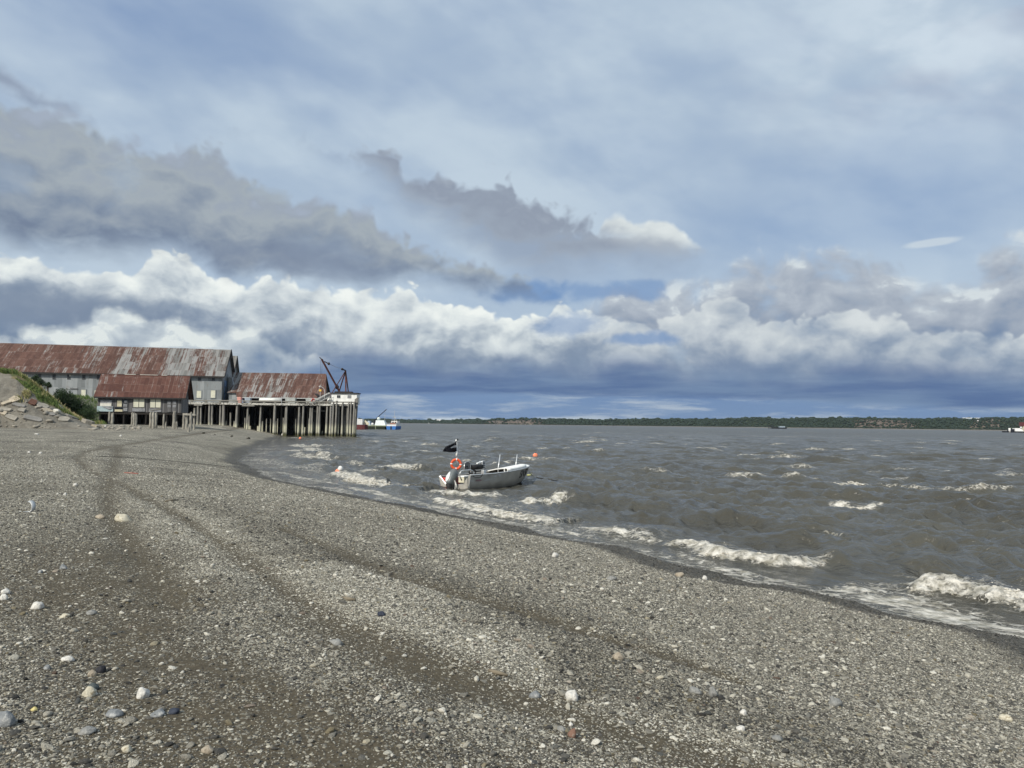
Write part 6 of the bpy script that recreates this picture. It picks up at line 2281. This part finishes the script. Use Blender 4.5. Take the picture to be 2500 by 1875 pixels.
HEAD = R(55)
def build_skiff():
    c0 = on_z(1145, 1193.5, 0.06)                        # near corner of the transom, at the water
    rot = Matrix.Rotation(HEAD, 4, 'Z') @ Matrix.Rotation(R(-.3), 4, 'Y') @ Matrix.Rotation(R(-4.5), 4, 'X')
    org = c0 - (rot.to_3x3() @ Vector((0, -.86, 0)))
    Mb = Matrix.Translation(org) @ rot
    Mi = Mb.inverted()
    root = empty('skiff', org, 0, 'open aluminium skiff with outboard, life ring and black flag, moored off the beach', 'boat')
    root.rotation_euler = rot.to_euler()
    root.location = org
    def bl(px, py, y):
        """the place in the boat, on its own lengthwise plane y, seen at that spot"""
        o, d = Mi @ Vector((0, 0, EYE)), Mi.to_3x3() @ ray(px, py)
        return o + d * ((y - o.y) / d.y)
    A, BR_ = MATS['aluminium'], MATS['aluminium_bright']
    # stations: x, half width at chine, half width at gunwale, keel z, chine z, gunwale z
    ST = [(0, .80, .97, -.24, -.13, .64), (.8, .83, 1.0, -.26, -.14, .62), (1.8, .84, 1.03, -.28, -.14, .62), (2.9, .82, 1.03, -.28, -.12, .645),
          (3.8, .74, .98, -.27, -.06, .69), (4.5, .61, .88, -.22, .04, .74), (5.05, .44, .73, -.12, .17, .785), (5.45, .27, .55, .02, .30, .82),
          (5.72, .14, .37, .20, .43, .85), (5.88, .05, .20, .40, .56, .87), (5.95, .01, .04, .60, .68, .88)]
    ST = [(q[0] * 1.05,) + q[1:] for q in ST]
    def row(s, inset=0.0):
        x, cb, gb, kz, cz, gz_ = s
        cb, gb = max(cb - inset, .004), max(gb - inset, .006)
        mid = ((cb + gb) / 2 + .035 * (gb > .3), (cz + gz_) / 2)
        p = [(x, -gb, gz_), (x, -mid[0], mid[1]), (x, -cb, cz + inset), (x, 0, kz + inset), (x, cb, cz + inset), (x, mid[0], mid[1]), (x, gb, gz_)]
        return p
    fine = []
    for a, b in zip(ST[:-1], ST[1:]):
        for k in range(3):
            t = k / 3
            fine.append(tuple(p + (q - p) * t for p, q in zip(a, b)))
    fine.append(ST[-1])
    h = MB()
    h.loft([row(s)[::-1] for s in fine])
    h.build('hull', A, root, True)
    i_ = MB()
    i_.loft([row(s, .035) for s in fine])
    i_.build('inner_hull', MATS['inside_grey'], root, True)
    fl = MB()
    fl.loft([[(s[0], -s[1] * .9, max(s[4] + .10, .02)), (s[0], s[1] * .9, max(s[4] + .10, .02))] for s in fine[:22]])
    fl.build('floor', MATS['inside_grey'], root)
    # transom with its motor cut-out
    tp = [(-.97, .64), (-.80, -.13), (0, -.24), (.80, -.13), (.97, .64), (.90, .64), (.50, .20), (-.52, .20), (-.90, .62)]
    t_ = MB()
    for xx, rv in ((-.02, 1), (.03, 0)):
        q = [(xx, y, z) for y, z in tp]
        # two wings and the middle, so that each face is convex
        for idx in ((0, 1, 7, 8), (1, 2, 3, 6, 7), (3, 4, 5, 6)):
            f_ = [q[k] for k in idx]
            t_.quad(*(f_ if not rv else f_[::-1]))
    for (a, b) in zip(tp, tp[1:] + tp[:1]):
        t_.quad((-.02, a[0], a[1]), (-.02, b[0], b[1]), (.03, b[0], b[1]), (.03, a[0], a[1]))
    t_.build('transom', A, root)
    # pale rim along the cut-out, gunwale rails, knee plates
    MB().tube([(0, y, z) for y, z in ((-.97, .65), (-.90, .63), (-.52, .21), (.50, .21), (.90, .65), (.97, .65))], .022, 6).build('transom_rim', BR_, root)
    for sgn in (-1, 1):
        MB().tube([(s[0], sgn * s[2], s[5] + .01) for s in fine], .030, 8).build('gunwale', BR_ if sgn < 0 else A, root, True)
    MB().tube([(6.24, -.05, .885), (6.29, 0, .885), (6.24, .05, .885)], .035, 8).build('bow_cap', BR_, root, True)
    MB().tube([(s[0], -(s[1] * .45 + s[2] * .55) - .022, s[4] * .45 + s[5] * .55) for s in fine[:26]], .010, 5).build('side_rib', A, root, True)
    MB().bar((.01, -.985, .62), (.01, -.80, -.14), .03).build('corner_seam', BR_, root)
    # foredeck and the white roll along the near gunwale
    rows = []
    for s in [q for q in fine if 3.95 < q[0] < 5.9]:
        b = s[2] - .01
        rows.append([(s[0], y * b, s[5] + .05 + .10 * (1 - y * y)) for y in (-1, -.8, -.4, 0, .4, .8, 1)])
    rows2 = [[(p[0], p[1], p[2] - .05) for p in r_] for r_ in rows]
    d_ = MB()
    d_.loft(rows)
    d_.loft([r_[::-1] for r_ in rows2])
    d_.quad(*([p for p in rows[0]] + [p for p in rows2[0][::-1]]))
    d_.quad(*([p for p in rows[-1][::-1]] + [p for p in rows2[-1]]))
    n_ = len(rows)
    for k in range(n_ - 1):
        d_.quad(rows[k][0], rows2[k][0], rows2[k + 1][0], rows[k + 1][0])
        d_.quad(rows[k][-1], rows[k + 1][-1], rows2[k + 1][-1], rows2[k][-1])
    d_.build('foredeck', MATS['white_vinyl'], root, False)
    roll = [(s[0], -(s[2] - .10), s[5] + .085) for s in fine if 2.7 < s[0] < 5.2]
    rl = MB().tube(roll, .105, 14).build('deck_roll', MATS['white_vinyl'], root, True)
    MB().tube([(roll[0][0] - .006, roll[0][1], roll[0][2]), (roll[0][0] - .001, roll[0][1], roll[0][2])], .075, 14).build('mouth_shade', MATS['rope_dark'], rl)  # dark disc stands in for the shade inside the open end
    MB().torus((roll[0][0] - .02, roll[0][1], roll[0][2]), (1, 0, 0), .11, .028, 18, 6).build('roll_lip', MATS['white_vinyl'], rl, True)
    # uprights
    for (px, y0, y1, dx) in ((1216, 1143, 1109.7, 5), (1259, 1136.5, 1109.7, 3.6)):
        a = bl(px, y0 + 2, .30)
        b = bl(px + dx, y1, .30)
        MB().tube([a - Vector((0, 0, .5)), a, b], .026, 8).build('upright', BR_, root, True)
    # motor: silver and grey cowl leaning into the boat, dark leg behind
    mo = empty('outboard_motor', (-.10, .0, .30), 0)
    mo.parent = root
    def cowl(axis0, axis1, secs, name, m_, par):
        a0, a1 = Vector(axis0), Vector(axis1)
        ax = (a1 - a0).normalized()
        sy = Vector((0, 1, 0))
        sx = sy.cross(ax).normalized()
        rows = []
        for t, wx, wy in secs:
            c = a0.lerp(a1, t)
            r_ = []
            for k in range(16):
                a = 6.283 * k / 16
                ca, sa = math.cos(a), math.sin(a)
                e = 1 / (abs(ca) ** 3 + abs(sa) ** 3) ** (1 / 3)
                r_.append(c + sx * (ca * wx * e) + sy * (sa * wy * e))
            rows.append(r_)
        return MB().loft(rows, True, True).build(name, MATS[m_], par, True)
    cowl((-.34, 0, -.06), (.20, 0, .66), ((0, .15, .12), (.10, .20, .17), (.45, .23, .20), (.8, .19, .18), (.96, .12, .12), (1, .05, .06)), 'cowl', 'motor_grey', mo)
    cowl((-.42, .07, .04), (.00, .07, .56), ((0, .03, .03), (.12, .10, .10), (.5, .15, .14), (.9, .09, .10), (1, .03, .03)), 'side_panel', 'motor_silver', mo)
    cowl((-.30, 0, -.42), (-.33, 0, .00), ((0, .09, .07), (.3, .12, .09), (1, .17, .13)), 'midsection', 'black_rubber', mo)
    cowl((-.62, 0, -.58), (-.34, 0, -.40), ((0, .05, .04), (.6, .12, .05), (1, .12, .06)), 'gearcase', 'motor_grey', mo)
    MB().bar((-.02, -.16, -.32), (-.06, -.16, .05), .12, .09).bar((-.02, .16, -.32), (-.06, .16, .05), .12, .09).bar((-.08, -.2, -.02), (-.08, .2, -.02), .07).build('bracket', MATS['aluminium_bright'], mo)
    MB().tube([(-.12, -.3, -.30), (-.2, -.30, -.05), (-.15, -.22, .12)], .03, 6).build('trim_ram', MATS['white_vinyl'], mo, True)
    MB().tube([(-.05, .1, .1), (.25, .25, .02), (.5, .3, -.15)], .03, 6).build('hose', MATS['black_rubber'], mo, True)
    # rail hoop on the near quarter
    hp = [bl(*q, -.86) for q in ((1127.5, 1173), (1122.5, 1162), (1122.6, 1155), (1125.5, 1150.5), (1130, 1148.6), (1149, 1147.6), (1153.5, 1149.6), (1155.6, 1153), (1156, 1160.5))]
    MB().tube(hp, .028, 8).build('stern_rail', MATS['aluminium_bright'], root, True)
    # mast with flag
    m0, m1 = bl(1115.2, 1150, .12), bl(1115.0, 1073.5, .12)
    m0.z = .05
    ms = MB().tube([m0, m1], .024, 8).build('mast', MATS['pale_metal'], root, True)
    a_, b_ = bl(1114.3, 1102, .12), bl(1114.8, 1115, .12)
    MB().tube([a_, a_.lerp(b_, .5), b_], [.05, .055, .045], 8).build('mast_wrap', MATS['white_vinyl'], ms, True)
    MB().blob(bl(1113.8, 1075.4, .12), .05, 10, 7, 0).build('finial_light', MATS['white_vinyl'], ms, True)
    MB().blob(bl(1117, 1073.4, .12), .045, 10, 7, 0).build('finial', MATS['flag_black'], ms, True)
    # flag: ragged black cloth blown to the left, with a tear near the hoist
    top = [(1114.6, 1078.4), (1108.8, 1081.2), (1100, 1085.4), (1088, 1090.2), (1080.4, 1101.6)]
    mid1 = [(1114.6, 1086.5), (1109, 1087.8), (1100.5, 1092), (1089, 1097), (1082, 1102)]
    mid2 = [(1114.6, 1092.3), (1108.6, 1092.4), (1100.5, 1094.5), (1090, 1100), (1083.5, 1102.6)]
    bot = [(1114.7, 1103.3), (1108.5, 1103.9), (1099, 1104.2), (1090, 1103), (1084, 1102.8)]
    def fp(q, k):
        w = .12 + .07 * math.sin(k * 1.9 + q[1] * .25) * (k > 0)
        return bl(q[0], q[1], w)
    fm = MB()
    for (u_, l_, ks) in ((top, mid1, (0, 1, 2, 3)), (mid1, mid2, (2, 3)), (mid2, bot, (0, 1, 2, 3))):
        for k in ks:
            fm.quad(fp(u_[k], k), fp(u_[k + 1], k + 1), fp(l_[k + 1], k + 1), fp(l_[k], k))
    fl_ = fm.build('flag', MATS['flag_black'], ms, True)
    so = fl_.modifiers.new('cloth', 'SOLIDIFY')
    so.thickness = .006
    # console with seat back, net roller and its head
    c_ = MB()
    P = [(1133.6, 1147), (1133.4, 1136), (1135.2, 1129.5), (1138, 1127.7), (1144.5, 1127.4), (1147.4, 1130), (1148.7, 1138), (1149, 1147)]
    f_, k_ = [bl(*q, .05) for q in P], [bl(*q, .05) + Vector((.35, .22, 0)) for q in P]
    c_.loft([f_, k_], True, True)
    c_.build('console', MATS['inside_grey'], root)
    MB().tube([bl(q[0], q[1], .04) for q in P], .02, 6).build('console_trim', MATS['aluminium_bright'], root, True)
    MB().torus(bl(1138.8, 1143, .02), (.3, 1, .3), .10, .02, 18, 6).build('steering_wheel', MATS['black_rubber'], root, True)
    a_, b_ = bl(1150, 1141.5, .10), bl(1176, 1139, .10)
    MB().tube([a_, b_], .125, 18).build('net_roller', MATS['black_rubber'], root, True)
    q0, q1 = bl(1175.8, 1145, .08), bl(1183.0, 1125, .08)
    pl = MB()
    x0, x1 = q0.x, q1.x
    pl.span(x0, x1, .02, .22, q0.z, q1.z)
    p_ = pl.build('roller_head', MATS['aluminium_bright'], root, bevel=.03)
    for k in range(4):
        zz = q0.z + (q1.z - q0.z) * (.14 + .22 * k)
        MB().span(x0 + .05, x1 - .07, .005, .02, zz, zz + (q1.z - q0.z) * .13).build('slot', MATS['rope_dark'], p_)
    a_, b_ = bl(1166, 1131, .1), bl(1180, 1126.5, .1)
    MB().tube([a_, b_], .05, 8).blob(bl(1165.5, 1132, .1), .07, 8, 6, 0).build('roller_arm', MATS['aluminium_bright'], root, True)
    a_, b_ = bl(1148, 1150, -.05), bl(1180, 1147, -.05)
    MB().bar(a_, b_, .10, .06).build('roller_base', MATS['aluminium'], root)
    MB().tube([bl(*q, -.1) for q in ((1158, 1151.5), (1172, 1150.5), (1180, 1147.5), (1185, 1145))], .03, 6).build('hose', MATS['black_rubber'], root, True)
    for q in ((1150, 1152), (1157, 1153)):
        MB().torus(bl(*q, -.3), (.5, 1, .2), .10, .035, 16, 6).build('hose_coil', MATS['black_rubber'], root, True)
    MB().span(*sorted((bl(1178, 1152, -.7).x, bl(1184, 1152, -.7).x)), -.78, -.62, .55, .84).build('cleat_block', MATS['aluminium_bright'], root, bevel=.02)
    MB().tube([bl(*q, -1.06) for q in ((1153.5, 1161.5), (1160, 1165), (1168, 1166.6), (1174, 1164.5), (1178, 1159), (1179.5, 1154))], .014, 6).build('drip_line', MATS['black_rubber'], root, True)
    MB().bar((2.1, -.9, .42), (2.1, .9, .42), .22, .05).bar((1.05, -.9, .40), (1.05, .9, .40), .25, .05).build('thwart', A, root)
    # marks on the near side: side surface of the hull at (x, height share)
    def side(x, t, off=.012):
        xs = [s[0] for s in ST]
        v = [np.interp(x, xs, [s[k] for s in ST]) for k in range(6)]
        cb, gb, cz, gz_ = v[1], v[2], v[4], v[5]
        mx_, mz_ = (cb + gb) / 2 + .035 * (gb > .3), (cz + gz_) / 2
        if t > .5:
            y, z = mx_ + (gb - mx_) * (t - .5) * 2, mz_ + (gz_ - mz_) * (t - .5) * 2
        else:
            y, z = cb + (mx_ - cb) * t * 2, cz + (mz_ - cz) * t * 2
        return Vector((x, -y - off, z))
    cu = bpy.data.curves.new('lettering', 'FONT')
    cu.body = 'SNS0'
    cu.size = 1.0
    cu.offset = .012
    tmp = bpy.data.objects.new('lettering', cu)
    me = bpy.data.meshes.new_from_object(tmp)
    bpy.data.objects.remove(tmp)
    co = np.array([v.co[:2] for v in me.vertices])
    lo_, hi_ = co.min(0), co.max(0)
    for v in me.vertices:
        u_ = (v.co.x - lo_[0]) / (hi_[0] - lo_[0])
        w_ = (v.co.y - lo_[1]) / (hi_[1] - lo_[1])
        v.co = side(4.35 + 1.05 * u_ + .10 * (w_ - .5), .38 + .54 * w_, .016)
    link('lettering', me, MATS['flag_black'], root)
    def decal(name, pts, m_):
        d = MB()
        d.quad(*[side(x, t, .018) for x, t in pts])
        return d.build(name, MATS[m_], root)
    decal('decal', [(.40, .63), (.75, .60), (.95, .66), (.70, .73), (.44, .70)], 'decal_rose')
    decal('decal', [(.02, .62), (.28, .60), (.30, .66), (.02, .70)], 'decal_pale')
    decal('decal', [(1.0, .58), (2.0, .66), (1.98, .69), (1.1, .66)], 'decal_pale')
    decal('decal', [(2.15, .92), (2.42, .92), (2.36, .70)], 'decal_pale')
    decal('decal', [(1.75, .80), (2.05, .90), (2.05, .74)], 'decal_pale')

    # ---- things carried by the skiff
    W = lambda v: Mb @ v
    c = bl(1113.6, 1133.5, -.02)
    lr = empty('life_ring', W(c), 0, 'orange life ring with white bands hung on the skiff mast', 'life ring')
    lr.rotation_euler = (Matrix.Rotation(R(12), 3, 'Z')).to_euler()
    MB().torus((0, 0, 0), (0, 1, 0), .225, .062, 36, 12).build('ring', MATS['ring_orange'], lr, True)
    for a in (1.62, .12, 3.2, 4.75):
        MB().torus((0, 0, 0), (0, 1, 0), .225, .066, 4, 12, a - .11 - math.pi / 2 + math.pi / 2, a + .11).build('band', MATS['white_vinyl'], lr, True)
    a_ = bl(1068, 1178, .62)
    t = empty('red_tote', W(Vector((.33, .52, .06))), HEAD, 'red plastic tote in the stern corner of the skiff', 'tote')
    m = MB()
    m.loft([[(-.26, -.30, 0), (.26, -.30, 0), (.26, .30, 0), (-.26, .30, 0)], [(-.30, -.34, .40), (.30, -.34, .40), (.30, .34, .40), (-.30, .34, .40)],
            [(-.33, -.37, .42), (.33, -.37, .42), (.33, .37, .42), (-.33, .37, .42)], [(-.33, -.37, .46), (.33, -.37, .46), (.33, .37, .46), (-.33, .37, .46)]], True, True)
    m.build('bin', MATS['tote_red'], t)
    MB().span(-.30, .30, -.34, .34, .462, .49).build('lid', MATS['tote_red'], t, bevel=.01)
    q = bl(1133, 1158, -.45)
    t = empty('cooler', W(Vector((q.x, -.45, .30))), HEAD, 'small cream cooler box under the stern rail of the skiff', 'cooler')
    MB().span(-.26, .26, -.17, .17, 0, .26).build('box', MATS['cream_paint'], t, bevel=.02)
    MB().span(-.27, .27, -.18, .18, .262, .33).build('lid', MATS['white_vinyl'], t, bevel=.02)
    MB().span(-.10, .10, -.20, -.18, .12, .18).build('handle', MATS['black_rubber'], t)
    # ---- mooring gear ahead of the bow
    bow = W(Vector((6.24, -.02, .80)))
    P = lambda px, py, z=.12: on_z(px, py, z)
    mr = empty('mooring_line', bow, 0, 'mooring line running from the skiff bow down to a dark taut rope', 'rope')
    q = lambda v: v - bow
    e = P(1308, 1167)
    MB().tube([q(bow), q(bow.lerp(e, .4)) - Vector((0, 0, .10)), q(bow.lerp(e, .75)) - Vector((0, 0, .08)), q(e)], .012, 6).build('painter', MATS['rope_pale'], mr, True)
    MB().tube([q(P(1309, 1164.8, .16)), q(P(1316, 1167, .15)), q(P(1345, 1171.5, .12)), q(P(1368, 1175.2, .02))], [.02, .035, .03, .02], 7).build('dark_line', MATS['rope_dark'], mr, True)  # dark tube lying along the water past the pale line
    MB().tube([q(P(1307.5, 1172.8, .10)), q(P(1313, 1169.5, .14)), q(P(1318, 1167, .15))], [.035, .045, .035], 7).build('dark_line_end', MATS['rope_dark'], mr, True)
    fy = P(1291, 1160, .30)
    fl2 = empty('trailing_float', fy, 0, 'yellow-green float and line hanging off the skiff bow', 'float')
    MB().blob((0, 0, 0), .085, 10, 7, .08, (1.5, .9, .55)).build('float', MATS['float_yellow'], fl2, True)
    MB().tube([(.1, 0, .02), P(1297.5, 1155, .30) - fy, P(1298.2, 1163, .10) - fy], .016, 6).build('line', MATS['float_yellow'], fl2, True)
build_skiff()

# ------------------------------------------------------------------ single stones and flotsam that stand out on the beach
def m_stone(c0, c1, speck=None):
    def fn(g, p):
        v = objv(g)
        n = g.noise(v, 6, 6, .65)
        f = g.noise(v, 40, 4, .65)
        col = g.mix(g.sm(g.add(g.mul(n, .65), g.mul(f, .35)), .34, .66), c0, c1)
        if speck:
            col = g.mix(g.sm(g.noise(v, 24, 3, .6), .56, .66, 0, .75), col, speck)
        g.put(p.inputs['Base Color'], col)
        p.inputs['Roughness'].default_value = .82
        bump(g, g.add(n, g.mul(f, .35)), .022, .9)
    return fn
for k, a in (('stone_cream', ((.36, .33, .25), (.62, .58, .46), (.20, .15, .08))), ('stone_white', ((.42, .41, .38), (.70, .68, .62), (.3, .29, .27))), ('stone_blue', ((.135, .145, .15), (.27, .28, .28), (.42, .42, .40))),
             ('stone_teal', ((.050, .062, .062), (.10, .115, .11), None)), ('stone_black', ((.014, .014, .017), (.035, .035, .04), None)), ('stone_grey', ((.17, .17, .16), (.30, .30, .28), (.12, .12, .115))),
             ('stone_red', ((.15, .085, .06), (.25, .15, .11), (.3, .24, .2))), ('stone_navy', ((.022, .028, .045), (.05, .058, .08), None)), ('stone_tan', ((.24, .20, .15), (.40, .35, .27), (.16, .13, .1))), ('stone_yellow', ((.40, .33, .12), (.62, .54, .25), None))):
    mat(k, m_stone(*a))
def stone(px, py, w, h, mt, label, ang=.25, depth=.8, grp='larger stones lying on the beach'):
    """w, h: its size in the photograph; py: its middle"""
    b = on_ground(px, py + h * .42)
    D = b.y
    W, H = w / F * D, h / F * D
    rng = np.random.default_rng(int(px * 13 + py))
    me_v, me_f = [], []
    n, m = 18, 11
    rows = []
    ph = rng.uniform(0, 6, 6)
    for k in range(m + 1):
        th = math.pi * k / m
        row = []
        for i in range(n):
            a = 6.283 * i / n
            d = np.array([math.sin(th) * math.cos(a), math.sin(th) * math.sin(a), math.cos(th)])
            q = 1 + .10 * math.sin(2 * d[0] * 2.1 + ph[0]) + .09 * math.sin(3 * d[1] + ph[1]) + .08 * math.sin(4 * d[2] + 2 * d[0] + ph[2]) + .05 * math.sin(7 * d[0] + 5 * d[1] + ph[3])
            # flattened facets
            for s_ in range(3):
                nn = np.array([math.cos(ph[s_]) * .8, math.sin(ph[s_]) * .8, .5])
                nn /= np.linalg.norm(nn)
                dd = d @ nn * q
                if dd > .80:
                    q *= .80 / dd * .85 + .15
            row.append(d * q * np.array([W / 2, W / 2 * depth, H * .66]))
        rows.append([Vector(p) for p in row])
    o = MB().loft(rows, closed=True).build('stone', MATS[mt], smooth=True)
    o.rotation_euler = (rng.uniform(-ang, ang), rng.uniform(-ang, ang), rng.uniform(-.6, .6))
    o.location = b + Vector((0, W * depth * .35, H * .30))
    return tag(o, label, 'stone', grp)
for a in ((295, 1267, 40, 17, 'stone_cream', 'cream flat-based boulder, largest stone on the upper beach'),
          (242, 1262, 26, 9, 'stone_tan', 'flat tan stone just left of the cream boulder'),
          (214, 1694, 33, 22, 'stone_cream', 'round cream speckled cobble in front of a dark teal stone'),
          (222, 1681, 30, 16, 'stone_teal', 'dark teal stone tucked behind the cream speckled cobble'),
          (344, 1695, 31, 26, 'stone_white', 'angular whitish stone right of the cream speckled cobble'),
          (6, 1762, 50, 32, 'stone_blue', 'big veined blue-grey rock cut by the left photo edge'),
          (243, 1636, 24, 17, 'stone_black', 'black stone beside a small tan one on the dark sand'),
          (222, 1647, 20, 14, 'stone_tan', 'small rounded tan stone touching the black one'),
          (85, 1481, 32, 18, 'stone_white', 'pale knobbly stone on the left sand above the gravel'),
          (9, 1446, 22, 13, 'stone_white', 'upper of two white stones at the left photo edge'),
          (6, 1461, 20, 14, 'stone_white', 'lower of two white stones at the left photo edge'),
          (1398, 1703, 31, 25, 'stone_white', 'whitish upright stone on pale gravel, lower middle'),
          (1305, 1698, 27, 15, 'stone_blue', 'slate-blue stone on the dark sand strip'),
          (1398, 1792, 22, 22, 'stone_red', 'reddish-brown stone in a small cluster'),
          (1372, 1783, 22, 11, 'stone_grey', 'flat grey stone left of the reddish one'),
          (1394, 1770, 11, 9, 'stone_white', 'tiny white stone above the reddish one'),
          (1510, 1606, 28, 16, 'stone_tan', 'rounded brownish stone standing alone in grey gravel'),
          (1355, 1356, 17, 10, 'stone_white', 'bright white stone high on the grey gravel'),
          (2042, 1719, 32, 18, 'stone_grey', 'smooth grey oval stone in the right-hand gravel'),
          (2033, 1705, 13, 8, 'stone_grey', 'little grey stone sitting behind the smooth oval one'),
          (1742, 1693, 24, 22, 'stone_grey', 'upright pale grey stone at the edge of the sand strip'),
          (1700, 1690, 30, 14, 'stone_grey', 'low dark grey stone left of the upright pale grey one'),
          (1816, 1742, 18, 12, 'stone_white', 'small egg-shaped white stone on the right sand strip'),
          (2460, 1755, 27, 15, 'stone_cream', 'cream elongated stone near the right photo edge'),
          (1899, 1806, 32, 11, 'stone_grey', 'long flat grey stone low on the right sand strip'),
          (1810, 1782, 20, 11, 'stone_white', 'pale oval pebble left of the long flat grey stone'),
          (306, 1832, 27, 15, 'stone_cream', 'cream oval cobble near the lower left'),
          (504, 1834, 32, 14, 'stone_tan', 'flat buff stone near the bottom, right of the cream oval'),
          (421, 1740, 25, 13, 'stone_navy', 'navy-dark stone in the middle of the lower left'),
          (382, 1747, 34, 12, 'stone_blue', 'blue-grey flat stone left of the navy one'),
          (272, 1746, 42, 13, 'stone_blue', 'wide slate slab on the dark sand, lower left'),
          (206, 1788, 44, 14, 'stone_grey', 'broad layered grey stone on the dark sand'),
          (160, 1612, 30, 13, 'stone_white', 'pale pointed flat stone on the left dark sand'),
          (112, 1631, 17, 12, 'stone_blue', 'small blue-grey stone below the pale pointed one'),
          (81, 1734, 17, 9, 'stone_yellow', 'small yellow stone on the left'),
          (155, 1505, 22, 8, 'stone_cream', 'thin flat cream stone on the dark left sand'),
          (218, 1498, 28, 10, 'stone_grey', 'flat greyish stone in the mid-left sand'),
          (96, 1397, 12, 8, 'stone_blue', 'little blue stone in the far left gravel'),
          (152, 1386, 18, 11, 'stone_blue', 'blue-grey upright chip in the far left gravel'),
          (1494, 1413, 22, 9, 'stone_grey', 'grey stone on the wet edge, left of two'),
          (1660, 1404, 22, 12, 'stone_tan', 'broad buff stone just above the wet gravel'),
          (1721, 1412, 13, 10, 'stone_white', 'pale stone at the upper rim of the wet gravel'),
          (820, 1572, 36, 12, 'stone_grey', 'narrow grey stone lying in mid-beach gravel'),
          (930, 1500, 20, 12, 'stone_navy', 'dark bluish stone above the pale gravel drift'),
          (70, 1104, 7, 5, 'stone_white', 'left of two small white stones high on the far sand'),
          (97, 1106.5, 8, 5, 'stone_white', 'right of two small white stones high on the far sand'),
          (88, 1060, 10, 4, 'stone_white', 'white stone on the sand before the embankment'),
          (256, 1041.5, 7, 4.5, 'stone_white', 'white stone near the shed rubble'),
          (294, 1064, 6, 4, 'stone_white', 'lone white stone on the open sand below the shed'),
          (689, 1061.5, 6, 5, 'stone_white', 'white stone at the waterline in front of the dock'),
          (182, 1184, 9, 6, 'stone_white', 'bright white stone on the grey upper beach'),
          (157, 1207, 10, 6, 'stone_white', 'pale stone left of the bright one on the upper beach')):
    stone(*a)
# dark lumps of weed by the dock
plain('seaweed', (.022, .020, .014), .9)
for px, py, w, lab in ((497, 1058.5, 9, 'dark weed clump, leftmost of the row before the dock'), (525, 1061.5, 5, 'smallest dark weed clump before the dock'),
                       (565, 1066.5, 8, 'peaked dark weed clump before the dock'), (606, 1071.5, 9, 'rightmost dark weed clump, nearest the waterline')):
    b = on_ground(px, py)
    r_ = w / 2 / F * b.y
    m = MB()
    for k in range(5):
        m.blob((random.uniform(-.6, .6) * r_, random.uniform(-.4, .4) * r_, r_ * random.uniform(.1, .45)), r_ * random.uniform(.35, .6), 7, 5, .3, (1.2, 1, .8))
    o = tag(m.build('weed_clump', MATS['seaweed']), lab, 'seaweed', 'dark clumps on the sand before the dock')
    o.location = b
def strand(name, pts, rad, mt, label, cat, z=.02, n=5):
    P = [on_ground(*q) for q in pts]
    o0 = P[0].copy()
    o = tag(MB().tube([p - o0 + Vector((0, 0, z)) for p in P], rad, n).build(name, MATS[mt], smooth=True), label, cat)
    o.location = o0
    return o
plain('strap_red', (.36, .10, .07), .8)
strand('shore_line', [(243, 1117), (300, 1119), (370, 1124), (450, 1131), (520, 1138), (560, 1143)], .012, 'rope_dark', 'long thin dark rope stretched across the beach', 'rope', .05)
strand('red_strap', [(303, 1156.5), (320, 1157.5), (337, 1158.5)], .012, 'strap_red', 'short red strap lying on the upper beach', 'strap', .03)
plain('driftwood', (.17, .145, .105), .9, var=.25, scale=8)
for pts, r_, lab in (([(1193, 1640), (1212, 1647), (1240, 1653)], [.012, .018, .008], 'brown driftwood stick on the sand strip, lower middle'),
                     ([(838, 1461), (850, 1466), (868, 1468)], [.012, .02, .01], 'yellowish driftwood twig in mid-beach'),
                     ([(404, 1226), (420, 1223), (436, 1222)], [.02, .03, .012], 'short dark stick on the upper beach')):
    strand('driftwood', pts, r_, 'driftwood', lab, 'driftwood', .012, 6)
def build_hoop():
    b = on_ground(70, 1249)
    D = b.y
    s_ = D / F
    root = empty('plastic_strip', b, 0, 'curled strip of pale grey plastic standing on the left beach', 'plastic strip')
    pts = [((px - 70) * s_, (dy) * s_, (1249 - py) * s_) for px, py, dy in ((66, 1226, 8), (72, 1227, 6), (78, 1231, 2), (81, 1238, 0), (81, 1245, -2), (76, 1248.5, -6), (66, 1249, -10), (55, 1248.5, -14))]
    m = MB()
    m.loft([[Vector(p) + Vector((0, -.05, -.004)), Vector(p) + Vector((0, .05, .004))] for p in pts])
    o = m.build('strip', MATS['pale_metal'], root, True)
    so = o.modifiers.new('thick', 'SOLIDIFY')
    so.thickness = .012
build_hoop()

# ------------------------------------------------------------------ the air between here and the far shore
def build_haze():
    m = bpy.data.materials.new('haze')
    m.use_nodes = True
    nt = m.node_tree
    nt.nodes.clear()
    out = nt.nodes.new('ShaderNodeOutputMaterial')
    v = nt.nodes.new('ShaderNodeVolumePrincipled')
    v.inputs['Color'].default_value = (.72, .82, .94, 1)
    v.inputs['Density'].default_value = .000040
    v.inputs['Anisotropy'].default_value = .2
    nt.links.new(v.outputs[0], out.inputs['Volume'])
    o = MB().span(-3900, 3900, -300, 4200, -6, 60).build('haze', m)
    tag(o, kind='stuff')
build_haze()
